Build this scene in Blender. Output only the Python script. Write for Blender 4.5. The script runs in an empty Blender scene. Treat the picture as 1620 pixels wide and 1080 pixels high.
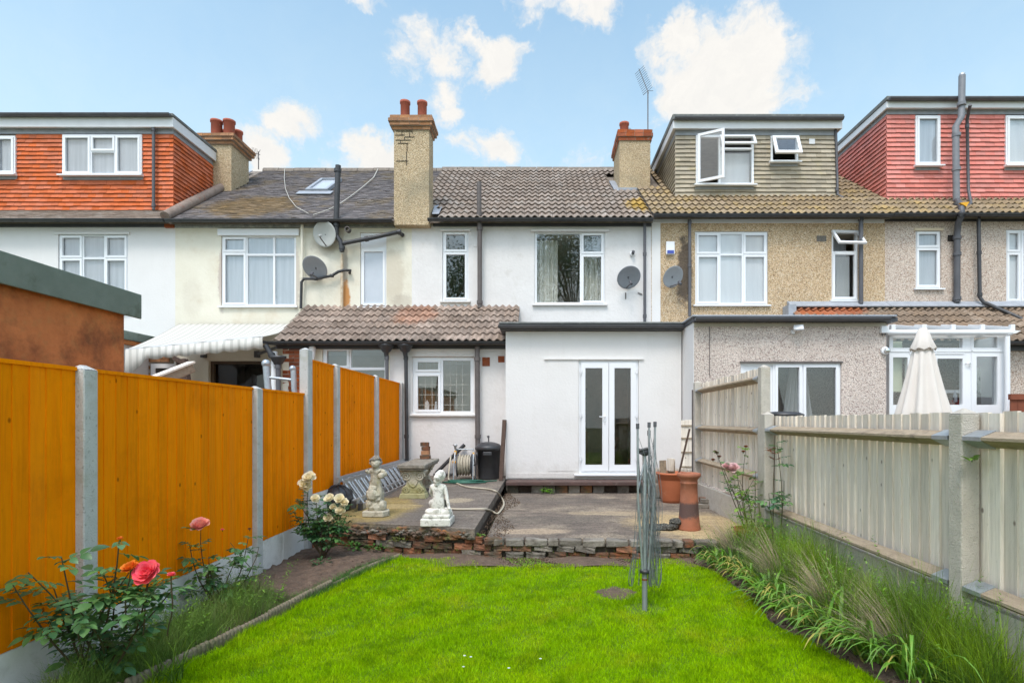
import bpy, bmesh, math, random
import numpy as np
from mathutils import Vector, Matrix, Euler
random.seed(7); rng = np.random.default_rng(7)
SC = bpy.context.scene; COL = SC.collection
# ---------------------------------------------------------------- camera, sky, sun, exposure
F = 890.0; CX = 855.0; CY = 665.0; CH = 1.5           # focal length in photo pixels, vanishing point, eye height
cam_d = bpy.data.cameras.new('camera'); cam = bpy.data.objects.new('camera', cam_d); COL.objects.link(cam)
cam_d.sensor_width = 36; cam_d.lens = 36 * F / 1620; cam_d.shift_x = -45 / 1620; cam_d.shift_y = 125 / 1620
cam_d.clip_start = 0.05; cam_d.clip_end = 2000
cam.location = (0, 0, CH); cam.rotation_euler = (math.radians(90), 0, 0); SC.camera = cam
SC.view_settings.view_transform = 'Standard'; SC.view_settings.look = 'None'
SC.view_settings.gamma = 1; SC.view_settings.use_curve_mapping = False
EXPOSURE = 1.29; SKY = 0.15; SUN = 0.9; SUN_EL = 60; SUN_AZ = 196      # azimuth clockwise from +Y: behind the camera, to the left
SC.view_settings.exposure = EXPOSURE
sun_d = bpy.data.lights.new('sun', 'SUN'); sun_d.energy = SUN; sun_d.angle = math.radians(16); sun_d.color = (1, .95, .88)
sun = bpy.data.objects.new('sun', sun_d); COL.objects.link(sun)
_e, _a = math.radians(SUN_EL), math.radians(SUN_AZ)
sdir = Vector((math.sin(_a) * math.cos(_e), math.cos(_a) * math.cos(_e), math.sin(_e)))
sun.rotation_euler = sdir.to_track_quat('Z', 'Y').to_euler()
W = bpy.data.worlds.new('World'); SC.world = W; W.use_nodes = True
def N(nt, t, **kw):
    n = nt.nodes.new(t)
    for k, v in kw.items():
        if k == 'inp':
            for a, b in v.items():
                if isinstance(b, bpy.types.NodeSocket): nt.links.new(b, n.inputs[a])
                else: n.inputs[a].default_value = b
        else: setattr(n, k, v)
    return n
def math_n(nt, op, a, b=None, c=None, clamp=False):
    n = nt.nodes.new('ShaderNodeMath'); n.operation = op; n.use_clamp = clamp
    for i, v in enumerate((a, b, c)):
        if v is None: continue
        if isinstance(v, bpy.types.NodeSocket): nt.links.new(v, n.inputs[i])
        else: n.inputs[i].default_value = v
    return n.outputs[0]
def vmath(nt, op, a, b=None):
    n = nt.nodes.new('ShaderNodeVectorMath'); n.operation = op
    for i, v in enumerate((a, b)):
        if v is None: continue
        if isinstance(v, bpy.types.NodeSocket): nt.links.new(v, n.inputs[i])
        else: n.inputs[i].default_value = v
    return n
def sky():
    nt = W.node_tree; nt.nodes.clear()
    out = N(nt, 'ShaderNodeOutputWorld'); tc = N(nt, 'ShaderNodeTexCoord')
    s = N(nt, 'ShaderNodeTexSky'); s.sky_type = 'NISHITA'; s.sun_disc = False
    s.sun_elevation = _e; s.sun_rotation = _a; s.air_density = 1.0; s.dust_density = 1.2; s.ozone_density = 1.5; s.altitude = 50
    d = tc.outputs['Generated']
    # clouds: ragged masses at fixed places of the sky, and thin scattered cloud everywhere else
    wn = N(nt, 'ShaderNodeTexNoise', inp={'Vector': d, 'Scale': 9.0, 'Detail': 5.0, 'Roughness': .6})
    dw = vmath(nt, 'ADD', d, vmath(nt, 'MULTIPLY', vmath(nt, 'SUBTRACT', wn.outputs['Color'], (.5,.5,.5)).outputs[0], (.16,.16,.13)).outputs[0]).outputs[0]
    nzf = N(nt, 'ShaderNodeTexNoise', inp={'Vector': dw, 'Scale': 11.0, 'Detail': 9.0, 'Roughness': .62}).outputs['Fac']
    fine = N(nt, 'ShaderNodeTexNoise', inp={'Vector': dw, 'Scale': 34.0, 'Detail': 7.0, 'Roughness': .65}).outputs['Fac']
    blobs = []
    for (x, y, rx, ry, k) in ((1150, 120, 132, 94, 1.25), (1065, 70, 60, 45, 1.1), (1215, 150, 75, 65, 1.0), (1120, 170, 90, 50, .8), (470, 205, 60, 38, 1.0), (425, 240, 70, 38, .9),
                              (590, 248, 75, 40, 1.0), (545, 268, 80, 25, .7), (785, 95, 62, 42, 1.1), (745, 50, 40, 40, .9), (690, 75, 75, 55, .8), (645, 95, 50, 55, .6), (710, 140, 40, 45, .8), (722, 185, 35, 40, .75), (785, 235, 50, 40, 1.0), (740, 245, 40, 30, .6), (930, 5, 85, 42, 1.1), (850, 15, 70, 30, .7),
                              (560, 290, 260, 30, .5), (930, 270, 200, 30, .4), (570, 3, 50, 14, .6)):
        c = Vector(((x - CX) / F, 1, (CY - y) / F)); L = c.length; c.normalize()
        v = vmath(nt, 'SUBTRACT', dw, tuple(c)).outputs[0]
        v = vmath(nt, 'MULTIPLY', v, (F * L / rx, F * L / max(rx, ry), F * L / ry)).outputs[0]
        l = vmath(nt, 'LENGTH', v).outputs['Value']
        blobs.append(math_n(nt, 'MULTIPLY', math_n(nt, 'SUBTRACT', 1.0, math_n(nt, 'MULTIPLY', l, .8), clamp=True), k))
    m = blobs[0]
    for bb in blobs[1:]: m = math_n(nt, 'MAXIMUM', m, bb)
    n1 = math_n(nt, 'MULTIPLY', math_n(nt, 'SUBTRACT', nzf, .5), 2.4)
    n2 = math_n(nt, 'MULTIPLY', math_n(nt, 'SUBTRACT', fine, .5), 1.3)
    m0 = math_n(nt, 'ADD', math_n(nt, 'MULTIPLY', m, 2.1), math_n(nt, 'ADD', n1, n2))
    gate = N(nt, 'ShaderNodeMapRange', inp={'Value': m, 'From Min': .0, 'From Max': .25}).outputs[0]
    m1 = N(nt, 'ShaderNodeMapRange', interpolation_type='SMOOTHSTEP', inp={'Value': m0, 'From Min': .38, 'From Max': 1.42}).outputs[0]
    m1 = math_n(nt, 'MULTIPLY', m1, gate)
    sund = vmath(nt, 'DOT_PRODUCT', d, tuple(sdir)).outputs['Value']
    glow = math_n(nt, 'ADD', 1.0, math_n(nt, 'MULTIPLY', math_n(nt, 'POWER', math_n(nt, 'MAXIMUM', sund, 0.0), 2.5), 0.9))   # hazy sky brighter round the sun behind the camera, added to light the fences
    # elsewhere: broken cloud behind the viewer, thin veil everywhere and towards the horizon
    sep = N(nt, 'ShaderNodeSeparateXYZ', inp={0: d})
    nb = N(nt, 'ShaderNodeTexNoise', inp={'Vector': d, 'Scale': 2.3, 'Detail': 8.0, 'Roughness': .58}).outputs['Fac']
    gen = N(nt, 'ShaderNodeMapRange', interpolation_type='SMOOTHSTEP', inp={'Value': nb, 'From Min': .46, 'From Max': .66}).outputs[0]
    back = N(nt, 'ShaderNodeMapRange', interpolation_type='SMOOTHSTEP', inp={'Value': sep.outputs[1], 'From Min': .45, 'From Max': -.1}).outputs[0]
    gen = math_n(nt, 'MULTIPLY', math_n(nt, 'MULTIPLY', gen, back), .9)
    mask = math_n(nt, 'MAXIMUM', m1, gen)
    veil = N(nt, 'ShaderNodeMapRange', inp={'Value': sep.outputs[2], 'From Min': .0, 'From Max': .62, 'To Min': .92, 'To Max': .10}).outputs[0]
    veiln = math_n(nt, 'MULTIPLY', veil, math_n(nt, 'ADD', math_n(nt, 'MULTIPLY', nzf, .9), .55))
    hs = N(nt, 'ShaderNodeHueSaturation', inp={'Hue': .477, 'Saturation': .93, 'Value': SKYV, 'Color': s.outputs[0]})
    mv = N(nt, 'ShaderNodeMix', data_type='RGBA', inp={0: veiln, 6: hs.outputs[0], 7: VEILC})
    shade = N(nt, 'ShaderNodeMix', data_type='RGBA', inp={0: fine, 6: CLOUD1, 7: CLOUD2})
    mc = N(nt, 'ShaderNodeMix', data_type='RGBA', inp={0: mask, 6: mv.outputs[2], 7: shade.outputs[2]})
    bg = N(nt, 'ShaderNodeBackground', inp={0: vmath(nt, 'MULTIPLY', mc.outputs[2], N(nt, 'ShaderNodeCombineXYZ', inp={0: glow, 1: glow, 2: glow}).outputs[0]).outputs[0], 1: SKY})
    nt.links.new(bg.outputs[0], out.inputs[0])
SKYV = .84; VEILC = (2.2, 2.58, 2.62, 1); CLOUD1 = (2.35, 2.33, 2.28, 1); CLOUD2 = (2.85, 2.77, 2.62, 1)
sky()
# ---------------------------------------------------------------- helpers
def P(px, py, D): return Vector(((px - CX) / F * D, D, CH + (CY - py) / F * D))
def X_(px, D): return (px - CX) / F * D
def Z_(py, D): return CH + (CY - py) / F * D
WL = {}
def tag(o, label=None, cat=None, group=None, kind=None):
    if label: o['label'] = label
    if cat: o['category'] = cat
    if group: o['group'] = group
    if kind: o['kind'] = kind
    return o
def thing(name, loc, label, cat, group=None, rot=None):
    o = bpy.data.objects.new(name, None); COL.objects.link(o); o.location = loc; o.empty_display_size = .1
    if rot: o.rotation_euler = rot
    WL[o.name] = Vector(loc)
    return tag(o, label, cat, group)
def wloc(p): return WL.get(p.name, Vector((0, 0, 0))) if p is not None else Vector((0, 0, 0))
def child_of(o, parent, world_origin=None):
    """parents o (whose data is already relative to the parent's origin)"""
    if parent is not None: o.parent = parent; WL[o.name] = wloc(parent)
    else: WL[o.name] = Vector((0, 0, 0))
    return o
class MB:
    def __init__(s): s.v = []; s.f = []; s.m = []; s.sm = []
    def add(s, vs, fs, mi=0, smooth=False):
        n = len(s.v); s.v.extend([tuple(v) for v in vs])
        for f in fs: s.f.append([i + n for i in f]); s.m.append(mi); s.sm.append(smooth)
        return s
    def box(s, x0, x1, y0, y1, z0, z1, mi=0):
        if x0 > x1: x0, x1 = x1, x0
        if y0 > y1: y0, y1 = y1, y0
        if z0 > z1: z0, z1 = z1, z0
        v = [(x0,y0,z0),(x1,y0,z0),(x1,y1,z0),(x0,y1,z0),(x0,y0,z1),(x1,y0,z1),(x1,y1,z1),(x0,y1,z1)]
        return s.add(v, [(0,3,2,1),(4,5,6,7),(0,1,5,4),(1,2,6,5),(2,3,7,6),(3,0,4,7)], mi)
    def bbox(s, c, size, rot=None, mi=0, j=0):
        hx, hy, hz = size[0]/2, size[1]/2, size[2]/2
        v = [Vector(a) for a in ((-hx,-hy,-hz),(hx,-hy,-hz),(hx,hy,-hz),(-hx,hy,-hz),(-hx,-hy,hz),(hx,-hy,hz),(hx,hy,hz),(-hx,hy,hz))]
        if j: v = [a + Vector((random.uniform(-j,j),random.uniform(-j,j),random.uniform(-j,j))) for a in v]
        R = rot if isinstance(rot, Matrix) else (Euler(rot).to_matrix() if rot else Matrix.Identity(3))
        v = [R @ a + Vector(c) for a in v]
        return s.add(v, [(0,3,2,1),(4,5,6,7),(0,1,5,4),(1,2,6,5),(2,3,7,6),(3,0,4,7)], mi)
    def beam(s, a, b, w, h, up=(0,0,1), mi=0):
        a, b = Vector(a), Vector(b); d = (b-a).normalized(); u = Vector(up); r = d.cross(u).normalized(); u = r.cross(d)
        v = [p + r*sx*w/2 + u*sz*h/2 for p in (a, b) for sx, sz in ((-1,-1),(1,-1),(1,1),(-1,1))]
        return s.add(v, [(0,1,2,3),(7,6,5,4),(0,4,5,1),(1,5,6,2),(2,6,7,3),(3,7,4,0)], mi)
    def tube(s, pts, r, n=8, mi=0, caps=True, closed=False):
        pts = [Vector(p) for p in pts]; m = len(pts)
        rs = r if isinstance(r, (list, tuple)) else [r]*m
        tang = []
        for i in range(m):
            a = pts[max(i-1,0)] if not closed else pts[(i-1)%m]; b = pts[min(i+1,m-1)] if not closed else pts[(i+1)%m]
            t = (b-a); tang.append(t.normalized() if t.length > 1e-9 else Vector((0,0,1)))
        ref = Vector((0,0,1)) if abs(tang[0].z) < .9 else Vector((1,0,0))
        nrm = (ref - tang[0]*ref.dot(tang[0])).normalized(); vs = []
        for i in range(m):
            t = tang[i]; nn = nrm - t*nrm.dot(t)
            if nn.length < 1e-6: nn = t.orthogonal()
            nrm = nn.normalized(); bi = t.cross(nrm)
            for k in range(n):
                a = 2*math.pi*k/n; vs.append(pts[i] + (nrm*math.cos(a) + bi*math.sin(a))*rs[i])
        fs = []
        for i in range(m-1 if not closed else m):
            j = (i+1) % m
            for k in range(n):
                fs.append((i*n+k, i*n+(k+1)%n, j*n+(k+1)%n, j*n+k))
        s.add(vs, fs, mi, True)
        if caps and not closed:
            s.add(vs[:n][::-1], [tuple(range(n))], mi); s.add(vs[-n:], [tuple(range(n))], mi)
        return s
    def lathe(s, prof, c=(0,0,0), n=24, mi=0, M=None, sx=1, sy=1, smooth=True):
        vs = []
        for r, z in prof:
            for k in range(n):
                a = 2*math.pi*k/n; v = Vector((r*math.cos(a)*sx, r*math.sin(a)*sy, z))
                if M is not None: v = M @ v
                vs.append(v + Vector(c))
        fs = [(i*n+k, i*n+(k+1)%n, (i+1)*n+(k+1)%n, (i+1)*n+k) for i in range(len(prof)-1) for k in range(n)]
        return s.add(vs, fs, mi, smooth)
    def prism(s, poly, a0, a1, axis='y', mi=0):
        """poly: list of 2D points; axis: extrusion axis. x: (y,z); y: (x,z); z: (x,y)"""
        n = len(poly)
        def mk3(p, a):
            return (a, p[0], p[1]) if axis == 'x' else ((p[0], a, p[1]) if axis == 'y' else (p[0], p[1], a))
        vs = [mk3(p, a0) for p in poly] + [mk3(p, a1) for p in poly]
        fs = [tuple(range(n)), tuple(range(2*n-1, n-1, -1))] + [(i, i+n, (i+1)%n+n, (i+1)%n) for i in range(n)]
        return s.add(vs, fs, mi)
    def plate(s, x0, x1, z0, z1, y0, y1, holes, mi=0):
        """wall facing -Y at y0, back at y1, with rectangular holes (x0,x1,z0,z1) and their reveals"""
        holes = [(max(a,x0),min(b,x1),max(c,z0),min(d,z1)) for a,b,c,d in holes]
        xs = sorted(set([x0,x1]+[h[0] for h in holes]+[h[1] for h in holes])); zs = sorted(set([z0,z1]+[h[2] for h in holes]+[h[3] for h in holes]))
        for i in range(len(xs)-1):
            for j in range(len(zs)-1):
                cx, cz = (xs[i]+xs[i+1])/2, (zs[j]+zs[j+1])/2
                if any(h[0] < cx < h[1] and h[2] < cz < h[3] for h in holes): continue
                a, b, c, d = xs[i], xs[i+1], zs[j], zs[j+1]
                s.add([(a,y0,c),(b,y0,c),(b,y0,d),(a,y0,d)], [(0,1,2,3)], mi)
                s.add([(a,y1,c),(b,y1,c),(b,y1,d),(a,y1,d)], [(3,2,1,0)], mi)
        for a,b,c,d in holes + [(x0,x1,z0,z1)]:
            o = (a,b,c,d) == (x0,x1,z0,z1)
            q = [(a,c),(b,c),(b,d),(a,d)]
            for k in range(4):
                p, r = q[k], q[(k+1)%4]; f = (0,1,2,3) if o else (3,2,1,0)
                s.add([(p[0],y0,p[1]),(p[0],y1,p[1]),(r[0],y1,r[1]),(r[0],y0,r[1])], [f], mi)
        return s
    def mesh(s, name, mats, off=Vector((0,0,0)), merge=False):
        me = bpy.data.meshes.new(name)
        me.from_pydata([(v[0]-off[0], v[1]-off[1], v[2]-off[2]) for v in s.v], [], s.f)
        for m in (mats if isinstance(mats, (list, tuple)) else [mats]): me.materials.append(m)
        me.polygons.foreach_set('material_index', s.m); me.polygons.foreach_set('use_smooth', s.sm); me.update()
        return me
    def build(s, name, mats, parent=None, bevel=0, rot=None, at=None, local=False, label=None, kind=None, seg=2):
        """verts are world coordinates unless local; at: the object's own origin (world)"""
        base = wloc(parent)
        if at is not None:
            me = s.mesh(name, mats, Vector((0,0,0)) if local else Vector(at)); o = bpy.data.objects.new(name, me); o.location = Vector(at) - base
        elif local: me = s.mesh(name, mats); o = bpy.data.objects.new(name, me)
        else: me = s.mesh(name, mats, base); o = bpy.data.objects.new(name, me)
        COL.objects.link(o)
        if rot is not None: o.rotation_euler = rot
        if parent is not None: o.parent = parent
        WL[o.name] = base + o.location
        if bevel:
            b = o.modifiers.new('bevel', 'BEVEL'); b.width = bevel; b.segments = seg; b.limit_method = 'ANGLE'; b.angle_limit = math.radians(35)
        if label: o['label'] = label
        if kind: o['kind'] = kind
        return o
def inst(me, name, M, parent, kind=None):
    o = bpy.data.objects.new(name, me); COL.objects.link(o)
    T = Matrix.Translation(-wloc(parent)) @ M
    if parent is not None: o.parent = parent
    o.matrix_local = T
    return o
def joined(mesh_vf, Ms, name, mat, parent, smooth=False, kind='stuff'):
    """many copies of one small mesh joined into one object; mesh_vf = (verts Nx3, faces list of quads)"""
    if not Ms: return None
    V = np.array(mesh_vf[0], float); Fq = np.array(mesh_vf[1], int); n = len(V); off = np.array(wloc(parent))
    A = np.array([[list(r) for r in M] for M in Ms]); VV = np.einsum('kij,nj->kni', A[:, :3, :3], V) + A[:, None, :3, 3] - off
    FF = (Fq[None] + (np.arange(len(Ms))*n)[:, None, None]).reshape(-1, Fq.shape[1])
    return np_mesh(VV.reshape(-1, 3), FF, name, mat, parent, smooth, kind)
def np_mesh(V, FF, name, mat, parent=None, smooth=False, kind=None):
    me = bpy.data.meshes.new(name); k = FF.shape[1]
    me.vertices.add(len(V)); me.vertices.foreach_set('co', V.astype(np.float32).ravel())
    me.loops.add(FF.size); me.loops.foreach_set('vertex_index', FF.astype(np.int32).ravel())
    me.polygons.add(len(FF)); me.polygons.foreach_set('loop_start', np.arange(0, FF.size, k, dtype=np.int32))
    me.polygons.foreach_set('use_smooth', np.full(len(FF), smooth)); me.update(calc_edges=True); me.materials.append(mat)
    o = bpy.data.objects.new(name, me); COL.objects.link(o)
    if parent is not None: o.parent = parent
    WL[o.name] = wloc(parent)
    if kind: o['kind'] = kind
    return o
# ---------------------------------------------------------------- materials
def mk(name, c1, c2=None, scale=6, rough=.8, bump=0, bscale=60, rnd=0, c3=None, t3=.6, s3=1.5, w3=.08, a3=1, metal=0, spec=.35, st=None, c4=None, t4=.62, s4=9, w4=.06, a4=1, trans=0, st3=None, gen=None, coat=0):
    m = bpy.data.materials.new(name); m.use_nodes = True; nt = m.node_tree; b = nt.nodes['Principled BSDF']; out = nt.nodes['Material Output']
    geo = N(nt, 'ShaderNodeNewGeometry'); pos = geo.outputs['Position']
    def mp(s): return vmath(nt, 'MULTIPLY', pos, s).outputs[0] if s else pos
    pv = mp(st); col = None
    c1 = (*c1, 1); c2 = (*(c2 or c1[:3]), 1)
    nz = N(nt, 'ShaderNodeTexNoise', inp={'Vector': pv, 'Scale': float(scale), 'Detail': 6.0, 'Roughness': .65})
    f = N(nt, 'ShaderNodeMapRange', inp={'Value': nz.outputs[0], 'From Min': .3, 'From Max': .7}).outputs[0]
    col = N(nt, 'ShaderNodeMix', data_type='RGBA', inp={0: f, 6: c1, 7: c2}).outputs[2]
    for cc, t, s, w, a, sv in ((c3, t3, s3, w3, a3, st3), (c4, t4, s4, w4, a4, None)):
        if cc is None: continue
        n3 = N(nt, 'ShaderNodeTexNoise', inp={'Vector': vmath(nt, 'ADD', mp(sv), (3.1, 7.7, s)).outputs[0], 'Scale': float(s), 'Detail': 7.0, 'Roughness': .68}).outputs[0]
        k = N(nt, 'ShaderNodeMapRange', interpolation_type='SMOOTHSTEP', inp={'Value': n3, 'From Min': t-w, 'From Max': t+w, 'To Max': float(a)}).outputs[0]
        col = N(nt, 'ShaderNodeMix', data_type='RGBA', inp={0: k, 6: col, 7: (*cc, 1)}).outputs[2]
    if gen: col = gen(nt, col, pos)
    if rnd:
        oi = N(nt, 'ShaderNodeObjectInfo').outputs['Random']
        r = math_n(nt, 'FRACT', math_n(nt, 'ADD', oi, geo.outputs['Random Per Island']))
        v = math_n(nt, 'ADD', math_n(nt, 'MULTIPLY', r, 2*rnd), 1-rnd)
        sat = math_n(nt, 'ADD', math_n(nt, 'MULTIPLY', math_n(nt, 'FRACT', math_n(nt, 'MULTIPLY', r, 7.3)), .12), 1.0)
        col = N(nt, 'ShaderNodeHueSaturation', inp={'Saturation': sat, 'Value': v, 'Color': col}).outputs[0]
    nt.links.new(col, b.inputs['Base Color']); b.inputs['Roughness'].default_value = rough; b.inputs['Metallic'].default_value = metal
    b.inputs['Specular IOR Level'].default_value = spec
    if coat: b.inputs['Coat Weight'].default_value = coat; b.inputs['Coat Roughness'].default_value = .15
    if bump:
        h = N(nt, 'ShaderNodeTexNoise', inp={'Vector': pv, 'Scale': float(bscale), 'Detail': 4.0})
        bp = N(nt, 'ShaderNodeBump', inp={'Strength': min(1., bump), 'Distance': .01, 'Height': h.outputs[0]}); nt.links.new(bp.outputs[0], b.inputs['Normal'])
    if trans:
        tr = N(nt, 'ShaderNodeBsdfTranslucent', inp={'Color': col}); mx = N(nt, 'ShaderNodeMixShader', inp={0: trans, 1: b.outputs[0], 2: tr.outputs[0]})
        nt.links.new(mx.outputs[0], out.inputs[0])
    return m
def pebble(name, cols, base_scale=38, bump=.8, weights=(.0, .35, .6, .85), patch=None):
    m = bpy.data.materials.new(name); m.use_nodes = True; nt = m.node_tree; b = nt.nodes['Principled BSDF']
    pos = N(nt, 'ShaderNodeNewGeometry').outputs['Position']
    v = N(nt, 'ShaderNodeTexVoronoi', inp={'Vector': pos, 'Scale': float(base_scale)})
    sep = N(nt, 'ShaderNodeSeparateColor', inp={0: v.outputs['Color']})
    ramp = N(nt, 'ShaderNodeValToRGB', inp={0: sep.outputs[0]}); cr = ramp.color_ramp; cr.interpolation = 'CONSTANT'
    while len(cr.elements) < len(cols): cr.elements.new(.5)
    for e, w, c in zip(cr.elements, weights, cols): e.position = w; e.color = (*c, 1)
    edge = N(nt, 'ShaderNodeMapRange', inp={'Value': v.outputs['Distance'], 'From Min': .25, 'From Max': .75, 'To Min': 1.0, 'To Max': .62}).outputs[0]
    big = N(nt, 'ShaderNodeTexNoise', inp={'Vector': pos, 'Scale': 1.3, 'Detail': 5.0}).outputs[0]
    val = math_n(nt, 'MULTIPLY', edge, math_n(nt, 'ADD', math_n(nt, 'MULTIPLY', big, .35), .83))
    col = N(nt, 'ShaderNodeHueSaturation', inp={'Value': val, 'Color': ramp.outputs[0]}).outputs[0]
    if patch: col = patch(nt, col, pos)
    nt.links.new(col, b.inputs['Base Color']); b.inputs['Roughness'].default_value = .9; b.inputs['Specular IOR Level'].default_value = .2
    bp = N(nt, 'ShaderNodeBump', inp={'Strength': bump, 'Distance': .012, 'Height': v.outputs['Distance']}); bp.invert = True
    nt.links.new(bp.outputs[0], b.inputs['Normal'])
    return m
def blob_mask(nt, pos, c, r, noise=.5, ns=3.0, lo=.1, hi=.5):
    v = vmath(nt, 'DIVIDE', vmath(nt, 'SUBTRACT', pos, c).outputs[0], r).outputs[0]
    l = math_n(nt, 'SUBTRACT', 1.0, vmath(nt, 'LENGTH', v).outputs['Value'])
    n = N(nt, 'ShaderNodeTexNoise', inp={'Vector': pos, 'Scale': ns, 'Detail': 6.0, 'Roughness': .7}).outputs[0]
    x = math_n(nt, 'ADD', l, math_n(nt, 'MULTIPLY', math_n(nt, 'SUBTRACT', n, .5), noise*2))
    return N(nt, 'ShaderNodeMapRange', interpolation_type='SMOOTHSTEP', inp={'Value': x, 'From Min': lo, 'From Max': hi}).outputs[0]
def mixc(nt, f, a, c): return N(nt, 'ShaderNodeMix', data_type='RGBA', inp={0: f, 6: a, 7: (*c, 1)}).outputs[2]
def stains(lst):
    def g(nt, col, pos):
        for (c, r, cc, amt, ns) in lst:
            m = blob_mask(nt, pos, c, r, .5, ns)
            col = mixc(nt, math_n(nt, 'MULTIPLY', m, amt), col, cc)
        return col
    return g
def glass_mat(name, tint=(.97,.98,.975), ior=1.9, refl=.0):
    m = bpy.data.materials.new(name); m.use_nodes = True; nt = m.node_tree; nt.nodes.clear()
    out = N(nt, 'ShaderNodeOutputMaterial'); t = N(nt, 'ShaderNodeBsdfTransparent', inp={0: (*tint, 1)}); g = N(nt, 'ShaderNodeBsdfGlossy', inp={'Roughness': .012})
    pos = N(nt, 'ShaderNodeNewGeometry').outputs['Position']
    nz = N(nt, 'ShaderNodeTexNoise', inp={'Vector': pos, 'Scale': 1.1, 'Detail': 1.0}).outputs[0]
    bp = N(nt, 'ShaderNodeBump', inp={'Strength': .12, 'Distance': .02, 'Height': nz}); nt.links.new(bp.outputs[0], g.inputs['Normal'])
    lw = N(nt, 'ShaderNodeLayerWeight', inp={'Blend': .5}).outputs['Facing']
    f0 = ((ior-1)/(ior+1))**2
    f = math_n(nt, 'ADD', math_n(nt, 'MULTIPLY', math_n(nt, 'POWER', lw, 5.0), 1-f0), f0+refl, clamp=True)
    mx = N(nt, 'ShaderNodeMixShader', inp={0: f, 1: t.outputs[0], 2: g.outputs[0]}); nt.links.new(mx.outputs[0], out.inputs[0]); return m
def grime(nt, col, pos, z0, z1):
    z = N(nt, 'ShaderNodeSeparateXYZ', inp={0: pos}).outputs[2]
    n = N(nt, 'ShaderNodeTexNoise', inp={'Vector': vmath(nt,'MULTIPLY',pos,(1,1,.7)).outputs[0], 'Scale': 7.0, 'Detail': 7.0, 'Roughness': .7}).outputs[0]
    g = N(nt, 'ShaderNodeMapRange', inp={'Value': math_n(nt,'ADD', z, math_n(nt,'MULTIPLY', n, -.7)), 'From Min': z0-.35, 'From Max': z1-.45, 'To Min': .35, 'To Max': 0.}).outputs[0]
    col = mixc(nt, g, col, (.36,.32,.25))
    s = N(nt, 'ShaderNodeTexNoise', inp={'Vector': vmath(nt,'MULTIPLY',pos,(7,7,.5)).outputs[0], 'Scale': 1.7, 'Detail': 6.0, 'Roughness': .7}).outputs[0]
    k = N(nt, 'ShaderNodeMapRange', inp={'Value': s, 'From Min': .55, 'From Max': .8, 'To Max': .12}).outputs[0]
    return mixc(nt, k, col, (.50,.47,.42))
UPVC = mk('white_upvc', (.80,.81,.83), (.76,.77,.79), rough=.35, spec=.5, scale=2)
GLASS = glass_mat('window_glass'); GLASS2 = glass_mat('garden_door_glass', (.97,.96,.93), 1.75)
FROST = mk('frosted_glass', (.47,.5,.55), (.52,.55,.6), scale=3, rough=.18, spec=.8)
BLIND = mk('blind_fabric', (.52,.54,.59), (.38,.40,.45), st=(9,9,.35), scale=1.6, rough=.9)  # vertical light and dark streaks paint fold shading into the colour
PALEBLIND = mk('pale_blind_fabric', (.68,.69,.72), (.56,.57,.61), st=(5,5,.5), scale=1.2, rough=.9)
CURTAIN = mk('curtain_fabric', (.78,.76,.68), (.68,.66,.58), scale=5, rough=.9, trans=.3)
NET = mk('net_curtain', (.7,.7,.7), (.6,.6,.62), scale=9, rough=.9, trans=.3, st=(4,4,.3))
ROOM = mk('room_walls', (.60,.52,.40), (.52,.45,.34), rough=.9)
WHITE = mk('white_render', (.745,.725,.71), (.71,.69,.675), scale=2.2, rough=.75, bump=.35, bscale=26, c3=(.62,.60,.56), t3=.66, s3=2.4, a3=.35, gen=lambda nt,c,p: grime(nt,c,p,.42,.85))
WHITE_OLD = mk('white_painted_render', (.74,.715,.70), (.68,.655,.64), scale=3, rough=.8, bump=.55, bscale=18, c3=(.58,.55,.51), t3=.64, s3=3, a3=.5, gen=lambda nt,c,p: grime(nt,c,p,.35,.95))
CREAM = mk('cream_render', (.76,.72,.61), (.70,.655,.54), scale=2.5, rough=.85, bump=.5, bscale=22, c3=(.60,.50,.36), t3=.62, s3=1.6, w3=.12, a3=.55, c4=(.42,.39,.35), t4=.70, s4=11, w4=.03, a4=.7,
  gen=stains([((-7.55, 12.2, 4.15), (.3,.5,.6), (.36,.28,.21), .15, 30), ((-4.22, 12.2, 4.15), (.13,.5,.55), (.50,.22,.06), .95, 8), ((-4.25, 12.2, 4.9), (.1,.5,.6), (.38,.33,.28), .7, 9),
              ((-3.25,12.2,4.6),(.45,.5,.9),(.48,.40,.30),.45,5), ((-3.0,12.2,4.1),(.3,.5,.2),(.38,.32,.26),.4,20), ((-4.7,12.2,5.3),(.4,.5,.35),(.45,.40,.33),.5,7), ((-5.3,12.2,4.6),(.12,.5,.9),(.40,.33,.30),.5,12),((-6.9,12.2,4.6),(.12,.5,.9),(.40,.30,.28),.6,12)]))
PEB_TAN = pebble('tan_pebbledash', ((.58,.41,.24),(.67,.49,.31),(.77,.62,.44),(.37,.25,.14)), 56, weights=(0,.3,.66,.90),
  patch=lambda nt,c,p: mixc(nt, math_n(nt,'MULTIPLY', blob_mask(nt,p,(3.12,12.2,4.7),(.24,.6,1.0),.6,7),.85), c, (.06,.05,.045)))
PEB_PINK = pebble('pink_grey_pebbledash', ((.63,.50,.41),(.70,.58,.49),(.78,.68,.59),(.44,.32,.25)), 52, weights=(0,.33,.68,.90))
PEB_PALE = pebble('pale_pink_pebbledash', ((.68,.57,.50),(.75,.64,.57),(.80,.71,.64),(.46,.36,.32)), 56, weights=(0,.33,.70,.89))
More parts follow.
